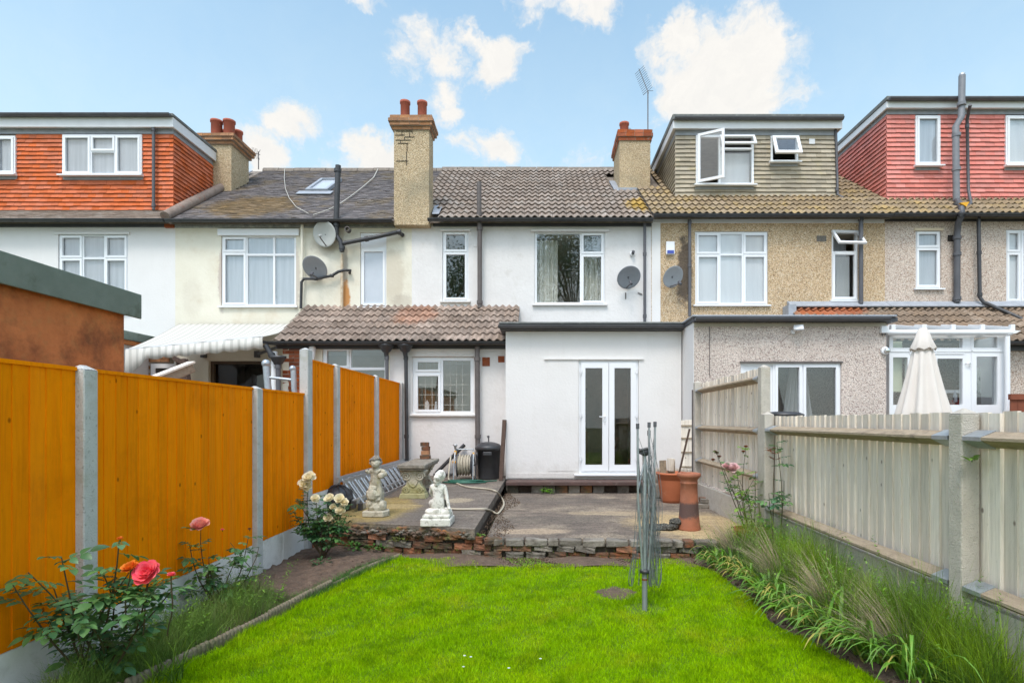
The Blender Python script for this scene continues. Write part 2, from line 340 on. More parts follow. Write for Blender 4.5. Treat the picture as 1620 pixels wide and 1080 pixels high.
PEB_CHIM = pebble('buff_roughcast', ((.56,.42,.26),(.64,.50,.32),(.72,.58,.40),(.44,.32,.19)), 60, weights=(0,.35,.7,.88),
  patch=lambda nt,c,p: mixc(nt, math_n(nt,'MULTIPLY', N(nt,'ShaderNodeMapRange',inp={'Value':N(nt,'ShaderNodeTexNoise',inp={'Vector':p,'Scale':1.8,'Detail':6.}).outputs[0],'From Min':.5,'From Max':.7}).outputs[0],.5), c, (.24,.22,.16)))
CONC_TILE = mk('brown_concrete_tile', (.33,.265,.22), (.215,.17,.138), scale=9, rough=.85, bump=.6, bscale=120, rnd=.14, c3=(.40,.355,.315), t3=.56, s3=3, a3=.6, c4=(.06,.05,.045), t4=.66, s4=14, a4=.7, spec=.25,
  gen=stains([((2.45, 12.85, 6.35), (.75,1.0,.6), (.40,.25,.045), .8, 11), ((3.3, 12.3, 6.0), (.5,.5,.35), (.36,.24,.06), .5, 8)]))
CONC_TILE2 = mk('tan_concrete_tile', (.33,.25,.165), (.235,.18,.12), scale=9, rough=.85, bump=.6, bscale=120, rnd=.15, c3=(.42,.30,.13), t3=.56, s3=2.5, a3=.6, c4=(.09,.07,.05), t4=.66, s4=13, a4=.7, spec=.25)
LEAN_TILE = mk('weathered_lean_to_tile', (.32,.25,.205), (.195,.15,.122), scale=7, rough=.85, bump=.7, bscale=110, rnd=.2, c3=(.46,.36,.30), t3=.56, s3=2.2, a3=.6, c4=(.07,.06,.055), t4=.62, s4=9, a4=.75, spec=.25,
  gen=stains([((-2.6,11.8,3.7),(.6,1,.5),(.42,.20,.12),.5,5)]))
LEAN_TILE2 = mk('brown_lean_to_tile', (.27,.20,.145), (.18,.135,.10), scale=7, rough=.85, bump=.7, bscale=110, rnd=.2, c3=(.40,.33,.27), t3=.6, s3=2.2, a3=.7, c4=(.07,.055,.05), t4=.62, s4=9, a4=.7, spec=.25,
  gen=stains([((6.1,12.0,3.85),(1.1,.6,.35),(.36,.11,.05),.8,5)]))
SLATE = mk('old_plain_roof_tile', (.215,.19,.185), (.145,.13,.13), scale=5, rough=.8, bump=.5, bscale=120, rnd=.3, c3=(.20,.155,.10), t3=.56, s3=1.6, a3=.7, c4=(.25,.24,.23), t4=.64, s4=12, a4=.5,
  gen=stains([((-6.6,12.9,6.4),(1.5,1.4,.9),(.23,.155,.075),.8,4)]))
ORANGE_TILE = mk('orange_red_clay_tile', (.66,.20,.105), (.55,.155,.075), scale=4, rough=.8, bump=.4, bscale=90, rnd=.14, c3=(.26,.075,.04), t3=.66, s3=6, a3=.6)
PINK_TILE = mk('pinkish_red_concrete_tile', (.70,.275,.235), (.62,.235,.20), scale=3, rough=.8, bump=.3, bscale=90, rnd=.12, c3=(.68,.30,.26), t3=.6, s3=5, a3=.4)
OLIVE_TILE = mk('olive_buff_concrete_tile', (.43,.37,.285), (.36,.31,.24), scale=3, rough=.8, bump=.3, bscale=90, rnd=.16, c3=(.40,.34,.21), t3=.6, s3=4, a3=.5)
MORTAR = mk('old_mortar', (.26,.22,.18), (.16,.13,.11), scale=9, rough=.9, bump=.7, bscale=60)
LEAD = mk('lead_flashing', (.36,.38,.42), (.27,.29,.32), scale=6, rough=.5, bump=.2, bscale=12, c3=(.42,.43,.45), t3=.65, s3=4, a3=.5)
BLACKP = mk('black_plastic', (.028,.028,.031), (.05,.05,.054), scale=8, rough=.42, spec=.5)
GREYP = mk('dark_grey_plastic', (.075,.075,.085), (.11,.11,.12), scale=4, rough=.5, spec=.45)
BROWNP = mk('faded_brown_pipe', (.10,.085,.08), (.15,.13,.125), scale=5, rough=.55)
FASCIA = mk('dark_fascia_paint', (.085,.088,.10), (.06,.062,.07), scale=3, rough=.5)
FASCIA_OLD = mk('peeling_grey_fascia', (.36,.38,.36), (.18,.19,.19), scale=7, rough=.8, c3=(.55,.55,.5), t3=.6, s3=5, a3=.7)
WFASCIA = mk('white_fascia', (.76,.76,.77), (.70,.70,.71), scale=4, rough=.5)
FELT_EDGE = mk('weathered_gutter', (.11,.115,.11), (.19,.195,.185), scale=9, rough=.7, c3=(.30,.30,.27), t3=.62, s3=5, a3=.7)
BRICK = mk('red_brick', (.38,.115,.055), (.27,.085,.045), scale=14, rough=.9, bump=.8, bscale=80, rnd=.3, c3=(.45,.38,.32), t3=.64, s3=8, a3=.6)
BRICK_OLD = mk('crumbling_brick', (.27,.105,.055), (.125,.072,.05), scale=9, rough=.95, bump=1, bscale=45, rnd=.35, c3=(.075,.07,.05), t3=.52, s3=4.5, a3=.85, c4=(.12,.14,.035), t4=.64, s4=4, a4=.8)
BRICK_TAN = mk('tan_brick', (.40,.22,.12), (.30,.15,.085), scale=12, rough=.9, bump=.7, bscale=70, rnd=.25)
MORTARP = mk('pale_mortar', (.42,.38,.32), (.32,.28,.24), scale=12, rough=.95, bump=.6, bscale=60)
POTRED = mk('red_clay_pot', (.42,.105,.06), (.33,.085,.05), scale=8, rough=.75, c3=(.20,.11,.08), t3=.62, s3=5, a3=.6)
CONCRETE = mk('fence_post_concrete', (.58,.58,.57), (.48,.48,.47), scale=9, rough=.9, bump=.8, bscale=120, c3=(.30,.30,.28), t3=.62, s3=38, w3=.04, a3=.8, c4=(.40,.39,.33), t4=.58, s4=4, a4=.5)
CONCRETE_OLD = mk('old_aggregate_concrete', (.58,.53,.46), (.46,.42,.36), scale=10, rough=.95, bump=.9, bscale=120, c3=(.27,.23,.19), t3=.6, s3=60, w3=.06, a3=.45, c4=(.34,.25,.13), t4=.64, s4=3, a4=.4)
GRAVELB = mk('smooth_grey_concrete', (.80,.78,.76), (.70,.685,.66), scale=5, rough=.85, bump=.2, bscale=60, c3=(.45,.43,.38), t3=.60, s3=3, a3=.6, c4=(.2,.2,.15), t4=.66, s4=9, a4=.5)
def wood_gen(dark, knots=True, streak=(14,14,.9), amt=.6, kc=None):
    def g(nt, col, pos):
        oi = N(nt, 'ShaderNodeObjectInfo').outputs['Random']
        off = N(nt, 'ShaderNodeCombineXYZ', inp={0: math_n(nt,'MULTIPLY',oi,9.), 1: math_n(nt,'MULTIPLY',oi,23.), 2: math_n(nt,'MULTIPLY',oi,17.)}).outputs[0]
        p2 = vmath(nt, 'ADD', pos, off).outputs[0]
        n = N(nt, 'ShaderNodeTexNoise', inp={'Vector': vmath(nt,'MULTIPLY',p2,streak).outputs[0], 'Scale': 3.2, 'Detail': 5., 'Distortion': .6}).outputs[0]
        k = N(nt, 'ShaderNodeMapRange', inp={'Value': n, 'From Min': .48, 'From Max': .72, 'To Max': amt}).outputs[0]
        col = mixc(nt, k, col, dark)
        if knots:
            v = N(nt, 'ShaderNodeTexVoronoi', inp={'Vector': vmath(nt,'MULTIPLY',p2,(3.4,4.2,3.0)).outputs[0], 'Scale': 1.7}).outputs['Distance']
            kk = N(nt, 'ShaderNodeMapRange', interpolation_type='SMOOTHSTEP', inp={'Value': v, 'From Min': .11, 'From Max': .035, 'To Max': .75}).outputs[0]
            col = mixc(nt, kk, col, kc or dark)
        return col
    return g
ORANGE = mk('orange_stained_board', (.95,.285,.004), (.90,.235,.003), scale=2.6, spec=.06, rough=.8, bump=.35, bscale=26, rnd=.10, st=(9,9,.8), c3=(.46,.12,.008), t3=.62, s3=2.2, w3=.15, a3=.4, gen=wood_gen((.55,.15,.006), amt=.33, kc=(.22,.05,.006)))
GREYWOOD = mk('weathered_grey_board', (.88,.80,.70), (.74,.665,.57), spec=.10, scale=2.6, rough=.9, bump=.6, bscale=30, rnd=.17, st=(12,12,.7), c3=(.50,.49,.36), t3=.60, s3=2.2, a3=.22, gen=wood_gen((.44,.39,.32), amt=.42, kc=(.14,.09,.06)), st3=(3,3,.5))
RAILWOOD = mk('weathered_rail', (.44,.35,.25), (.30,.235,.165), scale=5, rough=.9, bump=.7, bscale=40, st=(6,1,6), c3=(.16,.13,.10), t3=.6, s3=9, a3=.7)
GALV = mk('galvanised_steel', (.48,.52,.55), (.34,.37,.40), scale=20, rough=.4, metal=.6, bump=.1)
ALU = mk('aluminium', (.55,.56,.57), (.42,.43,.44), scale=12, rough=.42, metal=.6)
STONE = mk('lichened_cast_stone', (.56,.52,.42), (.43,.40,.31), scale=12, rough=.95, bump=.9, bscale=80, c3=(.17,.15,.11), t3=.58, s3=9, a3=.7, c4=(.36,.31,.08), t4=.64, s4=4, a4=.4,
  gen=stains([((-1.87,8.3,.45),(.45,.9,.20),(.34,.32,.10),.6,7)]))
STONE_TOP = mk('dark_lichened_stone_slab', (.33,.30,.25), (.17,.155,.13), scale=16, rough=.95, bump=.9, bscale=70, c3=(.42,.40,.34), t3=.62, s3=14, a3=.6, c4=(.08,.07,.06), t4=.6, s4=7, a4=.7)
STATUEW = mk('white_painted_stone', (.78,.76,.70), (.66,.64,.58), scale=9, rough=.85, bump=.5, bscale=60, c3=(.30,.28,.24), t3=.55, s3=16, w3=.05, a3=.7)
TERRA = mk('terracotta_plastic', (.52,.165,.075), (.44,.135,.06), scale=4, rough=.6, c3=(.60,.30,.18), t3=.64, s3=6, a3=.4)
CHIMPOT = mk('sooted_terracotta', (.42,.15,.08), (.28,.11,.065), scale=7, rough=.8, bump=.4, bscale=50, c3=(.50,.25,.16), t3=.62, s3=6, a3=.5,
  gen=stains([((1.77,6.65,.44),(.5,.5,.13),(.07,.055,.055),.85,8)]))
SOIL = mk('dark_soil', (.16,.11,.08), (.085,.06,.045), scale=14, rough=1, bump=1, bscale=70, c3=(.20,.15,.105), t3=.62, s3=22, w3=.05, a3=.8)
OSB = mk('stained_shed_board', (.66,.24,.085), (.45,.15,.055), scale=5, spec=.1, rough=.8, bump=.5, bscale=40, c3=(.50,.22,.08), t3=.58, s3=11, a3=.55, c4=(.10,.045,.03), t4=.55, s4=2.6, w4=.12, a4=.7)
FELT = mk('green_mineral_felt', (.22,.265,.23), (.165,.205,.175), scale=6, rough=.95, bump=.6, bscale=300, c3=(.20,.225,.195), t3=.63, s3=60, w3=.04, a3=.6, c4=(.085,.10,.06), t4=.6, s4=3, a4=.6)
DISHG = mk('grey_dish', (.30,.31,.34), (.25,.26,.285), scale=5, rough=.5, spec=.4)
DISHL = mk('pale_dish', (.48,.49,.47), (.42,.43,.41), scale=5, rough=.5, spec=.4)
AWN = mk('striped_awning', (.68,.66,.61), (.60,.58,.53), scale=3, rough=.85, trans=.1,
  gen=lambda nt,c,p: mixc(nt, math_n(nt,'MULTIPLY',math_n(nt,'GREATER_THAN', math_n(nt,'FRACT', math_n(nt,'MULTIPLY', N(nt,'ShaderNodeSeparateXYZ',inp={0:p}).outputs[0], 7.5)), .62),.85), c, (.46,.45,.41)))
CREAMFAB = mk('cream_parasol_fabric', (.82,.76,.70), (.77,.71,.65), scale=3, rough=.9, trans=.2, bump=.2, bscale=200)
HOSEB = mk('beige_hose', (.52,.46,.36), (.44,.39,.30), rough=.5); HOSEG = mk('green_hose', (.03,.13,.09), (.02,.09,.06), rough=.4)
YEL = mk('yellow_plastic', (.75,.38,.02), rough=.4); DARKW = mk('dark_old_timber', (.13,.085,.065), (.07,.045,.035), scale=9, rough=.9, bump=.8, bscale=40, st=(8,8,1))
ROPE = mk('clothes_line', (.20,.22,.23), (.12,.14,.14), rough=.6); RUSTY = mk('rusty', (.25,.09,.03), (.12,.05,.03), rough=.8)
CHROME = mk('polished_metal', (.7,.7,.7), rough=.2, metal=1); BLUE = mk('blue_label', (.06,.09,.38), rough=.5)
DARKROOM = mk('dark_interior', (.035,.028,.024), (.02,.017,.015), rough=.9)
LEAF = mk('rose_leaf', (.15,.29,.10), (.09,.20,.06), scale=9, rough=.42, rnd=.3, trans=.25, spec=.5)
LEAFD = mk('dark_rose_leaf', (.085,.19,.085), (.05,.13,.05), scale=9, rough=.4, rnd=.3, trans=.2, spec=.5)
LEAFY = mk('yellow_green_leaf', (.26,.38,.09), (.16,.29,.06), scale=9, rough=.45, rnd=.3, trans=.3)
LEAFR = mk('bronze_leaf', (.30,.11,.05), (.22,.09,.05), scale=9, rough=.45, rnd=.3, trans=.25)
STEM = mk('rose_stem', (.10,.055,.035), (.06,.075,.03), scale=5, rough=.7); STEMG = mk('green_stem', (.09,.15,.04), rough=.6)
PETAL_R = mk('coral_red_petal', (.93,.12,.20), (.95,.28,.28), scale=20, rough=.6, trans=.25, rnd=.12); PETAL_O = mk('orange_petal', (.85,.18,.03), (.85,.30,.03), scale=20, rough=.6, trans=.25)
PETAL_P = mk('salmon_pink_petal', (.95,.36,.36), (.95,.58,.42), scale=14, rough=.6, trans=.25, rnd=.1); PETAL_W = mk('cream_petal', (.93,.90,.76), (.92,.82,.58), scale=14, rough=.6, trans=.35, rnd=.08)
PETAL_L = mk('pale_pink_petal', (.80,.50,.50), (.80,.62,.60), scale=14, rough=.6, trans=.25, rnd=.1)
# ---------------------------------------------------------------- the setting
def flat(name, poly, z, mat, thick=None):
    mb = MB()
    if thick: mb.prism(poly, z - thick, z, 'z')
    else: mb.add([(x, y, z) for x, y in poly], [tuple(range(len(poly)))])
    return tag(mb.build(name, mat), kind='structure')
GROUNDM = mk('worn_ground', (.14,.15,.07), (.10,.12,.05), scale=3, rough=1)
LAWNG = mk('lawn_soil', (.12,.20,.012), (.08,.14,.01), scale=5, rough=1, c3=(.17,.16,.05), t3=.68, s3=3, a3=.7)
def tamp(nt, col, p):
    a = N(nt, 'ShaderNodeTexNoise', inp={'Vector': vmath(nt,'MULTIPLY',p,(1.6,34,1)).outputs[0], 'Scale': 1.6, 'Detail': 4.0, 'Distortion': .5}).outputs[0]
    b = N(nt, 'ShaderNodeTexNoise', inp={'Vector': vmath(nt,'MULTIPLY',p,(1,.6,1)).outputs[0], 'Scale': 42.0, 'Detail': 5.0, 'Roughness': .75}).outputs[0]
    v = math_n(nt, 'ADD', math_n(nt, 'MULTIPLY', a, 1.5), math_n(nt, 'MULTIPLY', b, 2.2))
    v = math_n(nt, 'SUBTRACT', v, .85)
    return N(nt, 'ShaderNodeHueSaturation', inp={'Value': v, 'Color': col}).outputs[0]
PAVING = mk('weathered_patio_concrete', (.195,.155,.125), (.105,.085,.07), scale=4, rough=.95, bump=.8, bscale=60, c3=(.32,.26,.19), t3=.56, s3=1.6, w3=.1, a3=.75, c4=(.06,.052,.045), t4=.6, s4=26, w4=.05, a4=.7, st=(.7,1.6,1),
  gen=lambda nt,c,p: tamp(nt, stains([((1.9,7.0,.2),(1.1,1.3,.5),(.46,.34,.18),.85,2.5), ((-.1,6.6,.2),(.55,.25,.4),(.42,.32,.22),.7,4), ((1.2,7.9,.2),(1.2,.25,.4),(.40,.31,.2),.6,4), ((.3,9.2,.2),(1.2,.5,.4),(.12,.10,.085),.7,3), ((.1,7.4,.2),(1.3,.4,.4),(.13,.11,.09),.6,2.5)])(nt,c,p), p))
SLABM = mk('weathered_slab_concrete', (.195,.163,.135), (.115,.097,.083), scale=3, rough=.95, bump=.8, bscale=70, c3=(.075,.066,.055), t3=.62, s3=20, w3=.05, a3=.6, st=(.7,1.6,1), c4=(.30,.25,.19), t4=.6, s4=2, w4=.08, a4=.6,
  gen=lambda nt,c,p: tamp(nt, stains([((-2.2,7.4,.35),(.75,1.3,.5),(.30,.225,.08),.85,3), ((-1.15,8.1,.35),(.25,.3,.4),(.40,.33,.23),.7,5), ((-1.9,7.6,.35),(.4,.25,.4),(.36,.28,.14),.8,5), ((-1.3,7.0,.33),(.6,.5,.4),(.12,.105,.09),.7,3)])(nt,c,p), p))
flat('ground', [(-120,-80),(120,-80),(120,160),(-120,160)], -.06, GROUNDM)
flat('left_neighbour_yard', [(-14,1),(-2.85,1),(-2.85,12.2),(-14,12.2)], .1, PAVING, .12)
flat('right_neighbour_yard', [(2.75,1),(14,1),(14,12.2),(2.75,12.2)], .28, PAVING, .3)
lawn_left = [(-2.55,2.2),(-2.2,3.2),(-2.05,4.0),(-1.9,4.85),(-1.72,5.6),(-1.52,6.15)]
lawn_right = [(1.45,6.2),(1.72,5.6),(1.78,5.0),(1.72,4.2),(1.86,3.6),(2.0,3.1),(2.15,2.2)]
flat('lawn_ground', [(-2.9,-6)] + lawn_left + [(1.45,6.2),(1.72,5.6),(1.78,5.0),(1.72,4.2),(1.86,3.6),(2.0,3.1),(2.15,2.2)] + [(2.9,-6)], 0, LAWNG, .05)
def soil_sheet(name, xa, xb, ya, yb, z, amp, edge):
    nx, ny = 26, 90; V = []; Fq = []
    for j in range(ny+1):
        y = ya + (yb-ya)*j/ny
        for i in range(nx+1):
            t = i/nx; e0, e1 = edge(y); x = e0 + (e1-e0)*t
            ef = min(1, (1-t)*5 if x < 0 else t*5); V.append((x, y, .003 + ef*(z + rng.uniform(-amp, amp) + .015*math.sin(3*y+5*x))))
    for j in range(ny):
        for i in range(nx):
            a = j*(nx+1)+i; Fq.append((a, a+1, a+nx+2, a+nx+1))
    o = np_mesh(np.array(V), np.array(Fq), name, SOIL, None, False, 'structure'); return o
def interp(pts, y):
    for (x0,y0),(x1,y1) in zip(pts[:-1], pts[1:]):
        if min(y0,y1) <= y <= max(y0,y1) and y1 != y0: return x0+(x1-x0)*(y-y0)/(y1-y0)
    return pts[0][0] if abs(y-pts[0][1]) < abs(y-pts[-1][1]) else pts[-1][0]
soil_sheet('left_soil_bed', 0, 0, 2.2, 6.5, .035, .018, lambda y: (-2.74, interp(lawn_left, y) - .03))
soil_sheet('right_soil_bed', 0, 0, 2.2, 6.35, .035, .018, lambda y: (interp(lawn_right, y), 2.52))
soil_sheet('bare_soil_strip', 0, 0, 5.74, 6.5, .002, .002, lambda y: (-1.6, 1.6)).location.z = .004
# patio: lower right part and raised left slab
def zs(y): return .305 + (y-6.15)*.027
mb = MB()
mb.prism([(-.60,6.25),(2.52,6.09),(2.60,12.25),(-.60,12.25)], -.03, .20, 'z'); patio = tag(mb.build('patio', PAVING), kind='structure')
mb = MB(); c = [(-2.72,6.62),(-1.6,6.42),(-.725,6.18),(-.645,10.45),(-.645,11.0),(-2.72,11.0)]
top = [(x,y,zs(y)) for x,y in c]; bot = [(x,y,zs(y)-.11) for x,y in c]; n_ = len(c)
mb.add(top+bot, [tuple(range(n_)), tuple(range(2*n_-1,n_-1,-1))]+[(i, i+n_, (i+1)%n_+n_, (i+1)%n_) for i in range(n_)])
slab = tag(mb.build('raised_patio_slab', SLABM), kind='structure')
mb = MB(); mb.prism([(-2.70,6.7),(-.74,6.27),(-.7,10.9),(-2.70,10.9)], -.02, .19, 'z'); tag(mb.build('patio_fill', SOIL), kind='structure')
# ---------------------------------------------------------------- tiles
def roman_vf(w=.30, L=.40, A=.034, nroll=2, seg=6, lip=.014):
    n = nroll*seg; V = []
    for k in range(n+1):
        x = w*k/n; t = (k % seg)/seg; z = A*(.5-.5*math.cos(2*math.pi*t))**1.15
        z *= 1.25; V += [(x, 0, z+.042), (x, L, z+.004), (x, 0, z+.042-lip)]
    Fq = []
    for k in range(n):
        a = 3*k; b = 3*(k+1); Fq += [(a, b, b+1, a+1), (a+2, b+2, b, a)]
    return V, Fq
def plain_vf(w=.16, L=.13, t=.014, lift=.018):
    V = [(0,0,lift-t),(w,0,lift-t),(w,0,lift),(0,0,lift),(0,L,0),(w,L,0),(w,L,.003),(0,L,.003)]
    return V, [(0,1,2,3),(3,2,6,7),(0,3,7,4),(1,5,6,2)]
def vf_mesh(name, vf, mat, smooth=False):
    me = bpy.data.meshes.new(name); me.from_pydata(vf[0], [], vf[1]); me.materials.append(mat)
    if smooth: me.polygons.foreach_set('use_smooth', [True]*len(vf[1]))
    me.update(); return me
def tile_field(parent, name, vf, mat, origin, u, v, nc, nr, gu, gv, keep=None, cuts=(), stagger=0, limit=300, jit=.004, individual=True, stuff_name=None, smooth=False):
    u = Vector(u).normalized(); v = Vector(v).normalized(); n = u.cross(v); origin = Vector(origin); Ms = []
    for r in range(nr):
        for c in range(-1, nc+1):
            off = (r % 2)*stagger*gu
            p = origin + u*(c*gu+off) + v*(r*gv)
            ctr = p + u*gu*.5 + v*gv*.5
            a_, b_ = max(c*gu+off, 0), min(c*gu+off+gu, nc*gu)
            for (cu0, cu1, cv0, cv1) in cuts:
                if cv0 < (r+.5)*gv < cv1 and a_ < cu1 and b_ > cu0:
                    if cu0-a_ > b_-cu1: b_ = min(b_, cu0)
                    else: a_ = max(a_, cu1)
            if b_-a_ < .02: continue
            sx = (b_-a_)/gu; p = origin + u*a_ + v*(r*gv); ctr = p + u*(b_-a_)*.5 + v*gv*.5
            if keep and not keep(ctr): continue
            a = random.uniform(-jit, jit)*1.2; q = p + v*random.uniform(-jit,jit)*1.5 + n*random.uniform(0,jit)
            uu = u*math.cos(a)+v*math.sin(a); vv = n.cross(uu)
            M = Matrix(((uu.x*sx,vv.x,n.x,q.x),(uu.y*sx,vv.y,n.y,q.y),(uu.z*sx,vv.z,n.z,q.z),(0,0,0,1))); Ms.append((ctr.y, M))
    Ms.sort(key=lambda t: t[0]); Ms = [m for _, m in Ms]
    if not individual: return joined(vf, Ms, stuff_name or name, mat, parent, smooth)
    me = vf_mesh(name, vf, mat, smooth)
    for M in Ms[:limit]: inst(me, name, M, parent)
    if len(Ms) > limit: joined(vf, Ms[limit:], stuff_name or name+'_rows', mat, parent, smooth)
# ---------------------------------------------------------------- house kit
SL = .70; DR = 16.1; D0 = 12.0; WY = 12.2
def zroof(z0, y): return z0 + SL*(y-D0)
VS = Vector((0,1,SL)).normalized()
def gutter(parent, xa, xb, y, z, mat, r=.058, name='gutter', brackets=True):
    mb = MB(); o = [(y+r*math.cos(a), z-r*math.sin(a)) for a in [math.pi*k/10 for k in range(11)]]
    i = [(y+(r-.007)*math.cos(a), z-(r-.007)*math.sin(a)) for a in [math.pi*k/10 for k in range(10,-1,-1)]]
    mb.prism(o+i, xa, xb, 'x')
    if brackets:
        x = xa+.3
        while x < xb-.1:
            o2 = [(y+(r+.006)*math.cos(a), z-(r+.006)*math.sin(a)) for a in [math.pi*k/8 for k in range(9)]]
            mb.prism(o2, x, x+.025, 'x'); x += .95
    for xx in (xa, xb): mb.prism(o, xx-.003, xx+.003, 'x')
    return mb.build(name, mat, parent)
def pipe(parent, pts, r, mat, collars=(), name='downpipe', n=12):
    mb = MB(); mb.tube(pts, r, n)
    for c, d in collars:
        c = Vector(c); d = Vector(d).normalized(); mb.tube([c-d*.035, c+d*.035], r*1.28, n)
    return mb.build(name, mat, parent)
def vpipe(parent, px, py0, py1, D, r, mat, cl=(), name='downpipe'):
    x = X_(px, D); return pipe(parent, [(x,D,Z_(py0,D)),(x,D,Z_(py1,D))], r, mat, [((x,D,Z_(c,D)),(0,0,1)) for c in cl], name)
def window(parent, px0, px1, py0, py1, D, cells, yoff=0., blind=None, sill=True, fw=.045, name='window', wood=UPVC, sill_mat=None, blind_y=.085):
    x0, x1, z1, z0 = X_(px0,D), X_(px1,D), Z_(py0,D), Z_(py1,D); Wd, Ht = x1-x0, z1-z0; y = D+yoff
    holes = []; rects = []
    for c in cells:
        a, b, t, bt = x0+Wd*c[0], x0+Wd*c[1], z1-Ht*c[2], z1-Ht*c[3]
        la = fw if c[0] == 0 else fw*.5; lb = fw if c[1] == 1 else fw*.5; lt = fw if c[2] == 0 else fw*.5; l2 = fw if c[3] == 1 else fw*.5
        h = (a+la, b-lb, bt+l2, t-lt); holes.append(h); rects.append((h, c))
    w = MB().plate(x0, x1, z0, z1, y+.03, y+.10, holes).build(name, wood, parent, bevel=.004, seg=1)
    for h, c in rects:
        kind = c[4]; sash = c[5] if len(c) > 5 else True
        a, b, zb, zt = h
        if kind == 'open': continue
        if sash:
            s = .045; ring = MB().plate(a-.012, b+.012, zb-.012, zt+.012, y+.012, y+.055, [(a+s-.012, b-s+.012, zb+s-.012, zt-s+.012)]).build('sash', wood, w, bevel=.005, seg=1)
            a, b, zb, zt = a+s-.012, b-s+.012, zb+s-.012, zt-s+.012
        mat = {'glass': GLASS, 'frost': FROST, 'white': UPVC}[kind]
        MB().box(a-.004, b+.004, y+.048, y+.054, zb-.004, zt+.004).build('pane', mat, w)
    if blind: MB().box(x0+.02, x1-.02, y+blind_y, y+blind_y+.01, z0+.02, z1-.02).build('blind', blind, w)
    if sill: MB().prism([(y+.03, z0+.012),(y-.06, z0-.006),(y-.06, z0-.035),(y+.03, z0-.035)], x0-.05, x1+.05, 'x').build('sill', sill_mat or wood, w)
    return w, (x0,x1,z0,z1)
def hole(px0, px1, py0, py1, D, m=.004): return (X_(px0,D)-m, X_(px1,D)+m, Z_(py1,D)-m, Z_(py0,D)+m)
def curtain_or_reflection(parent, xa, xb, za, zb, y, mat, amp=.03, n=None, name='curtain_or_reflection', gather=0):
    n = n or int((xb-xa)*90); V = []; Fc = []
    for k in range(n+1):
        t = k/n; x = xa+(xb-xa)*t; yy = y+amp*math.sin(t*(xb-xa)*48+math.sin(t*17))+amp*.4*math.sin(t*61)
        xm = (xa+xb)/2
        V += [(x, yy, za), ((x-xm)*(1-gather)+xm, yy, zb)]
    for k in range(n): Fc.append((2*k, 2*k+2, 2*k+3, 2*k+1))
    return MB().add(V, Fc, 0, True).build(name, mat, parent)
def bricks(parent, xa, xb, za, zb, y, mat, bl=.215, bh=.065, mj=.010, depth=.05, back=MORTARP, name='brick', keep=None, axis='x', depth_jit=.004, backname='mortar_bed'):
    """running-bond brickwork on a vertical face: axis x -> face looks to -Y at depth y; axis '+x'/'-x' -> face at X=y looking to +-X, running along Y"""
    me = None; rows = max(1, int(round((zb-za)/(bh+mj)))); hh = (zb-za)/rows
    key = (round(bl,3), round(hh,4), mat.name, depth)
    me = BR_CACHE.get(key)
    if me is None:
        m = MB(); m.bbox((0,0,0), (bl, depth, hh-mj), j=.003); me = m.mesh('brick', mat); BR_CACHE[key] = me
    for r in range(rows):
        x = xa - (bl/2 if r % 2 else 0); zc = za+hh*(r+.5)
        while x < xb-.01:
            a, b = max(x, xa), min(x+bl, xb)
            if b-a > .03 and (keep is None or keep((a+b)/2, zc)):
                s = (b-a-mj)/bl; jy = random.uniform(-depth_jit, depth_jit)
                if axis == 'x': M = Matrix.Translation(((a+b)/2, y+depth/2-.012+jy, zc)) @ Matrix.Diagonal((s,1,1,1))
                else:
                    sg = 1 if axis == '+x' else -1
                    M = Matrix.Translation((y-sg*(depth/2-.012)+jy, (a+b)/2, zc)) @ Matrix.Rotation(math.pi/2, 4, 'Z') @ Matrix.Diagonal((s,1,1,1))
                inst(me, name, M, parent)
            x += bl+.0
BR_CACHE = {}
def chimney(root, px0, px1, pyt, Dn, Df, zb, mat, pots, corbel=((.0,.07,.03),(.07,.14,.06),(.14,.21,.045)), pot_h=.42, pot_r=.095, capmat=BRICK):
    """stack: front face px0..px1 at depth Dn, far face at Df; corbel = (z from, z to, overhang) below the top"""
    x0, x1, zt = X_(px0,Dn), X_(px1,Dn), Z_(pyt,Dn); ctop = corbel[-1][1]; zc = zt-ctop
    c = MB().box(x0, x1, Dn, Df, zb, zc+.02).build('chimney', mat, root, bevel=.012)
    for a, b, o in corbel:
        xa, xb, ya, yb, za, z2 = x0-o, x1+o, Dn-o, Df+o, zc+a, zc+b
        MB().box(xa+.012, xb-.012, ya+.012, yb-.012, za, z2-.001).build('mortar_core', MORTARP, c)
        bricks(c, xa, xb, za, z2, ya+.012, capmat)
        bricks(c, ya+.02, yb, za, z2, xb-.012, capmat, axis='+x'); bricks(c, ya+.02, yb, za, z2, xa+.012, capmat, axis='-x')
    o = corbel[-1][2]
    mb = MB(); mb.add([(x0-o+.02,Dn-o+.02,zt-.005),(x1+o-.02,Dn-o+.02,zt-.005),(x1+o-.02,Df+o-.02,zt-.005),(x0-o+.02,Df+o-.02,zt-.005),(x0+.1,Dn+.1,zt+.05),(x1-.1,Dn+.1,zt+.05),(x1-.1,Df-.1,zt+.05),(x0+.1,Df-.1,zt+.05)],
           [(0,1,5,4),(1,2,6,5),(2,3,7,6),(3,0,4,7),(4,5,6,7)]); mb.build('flaunching', MORTAR, c)
    for (x, y, h, r) in pots:
        m = MB().lathe([(r*.9,zt+.0),(r,zt+.03),(r*1.0,zt+h-.06),(r*1.14,zt+h-.05),(r*1.14,zt+h),(r*.92,zt+h),(r*.85,zt+h-.15)], (x,y,0), 20); m.build('chimney_pot', POTRED, c)
    return c
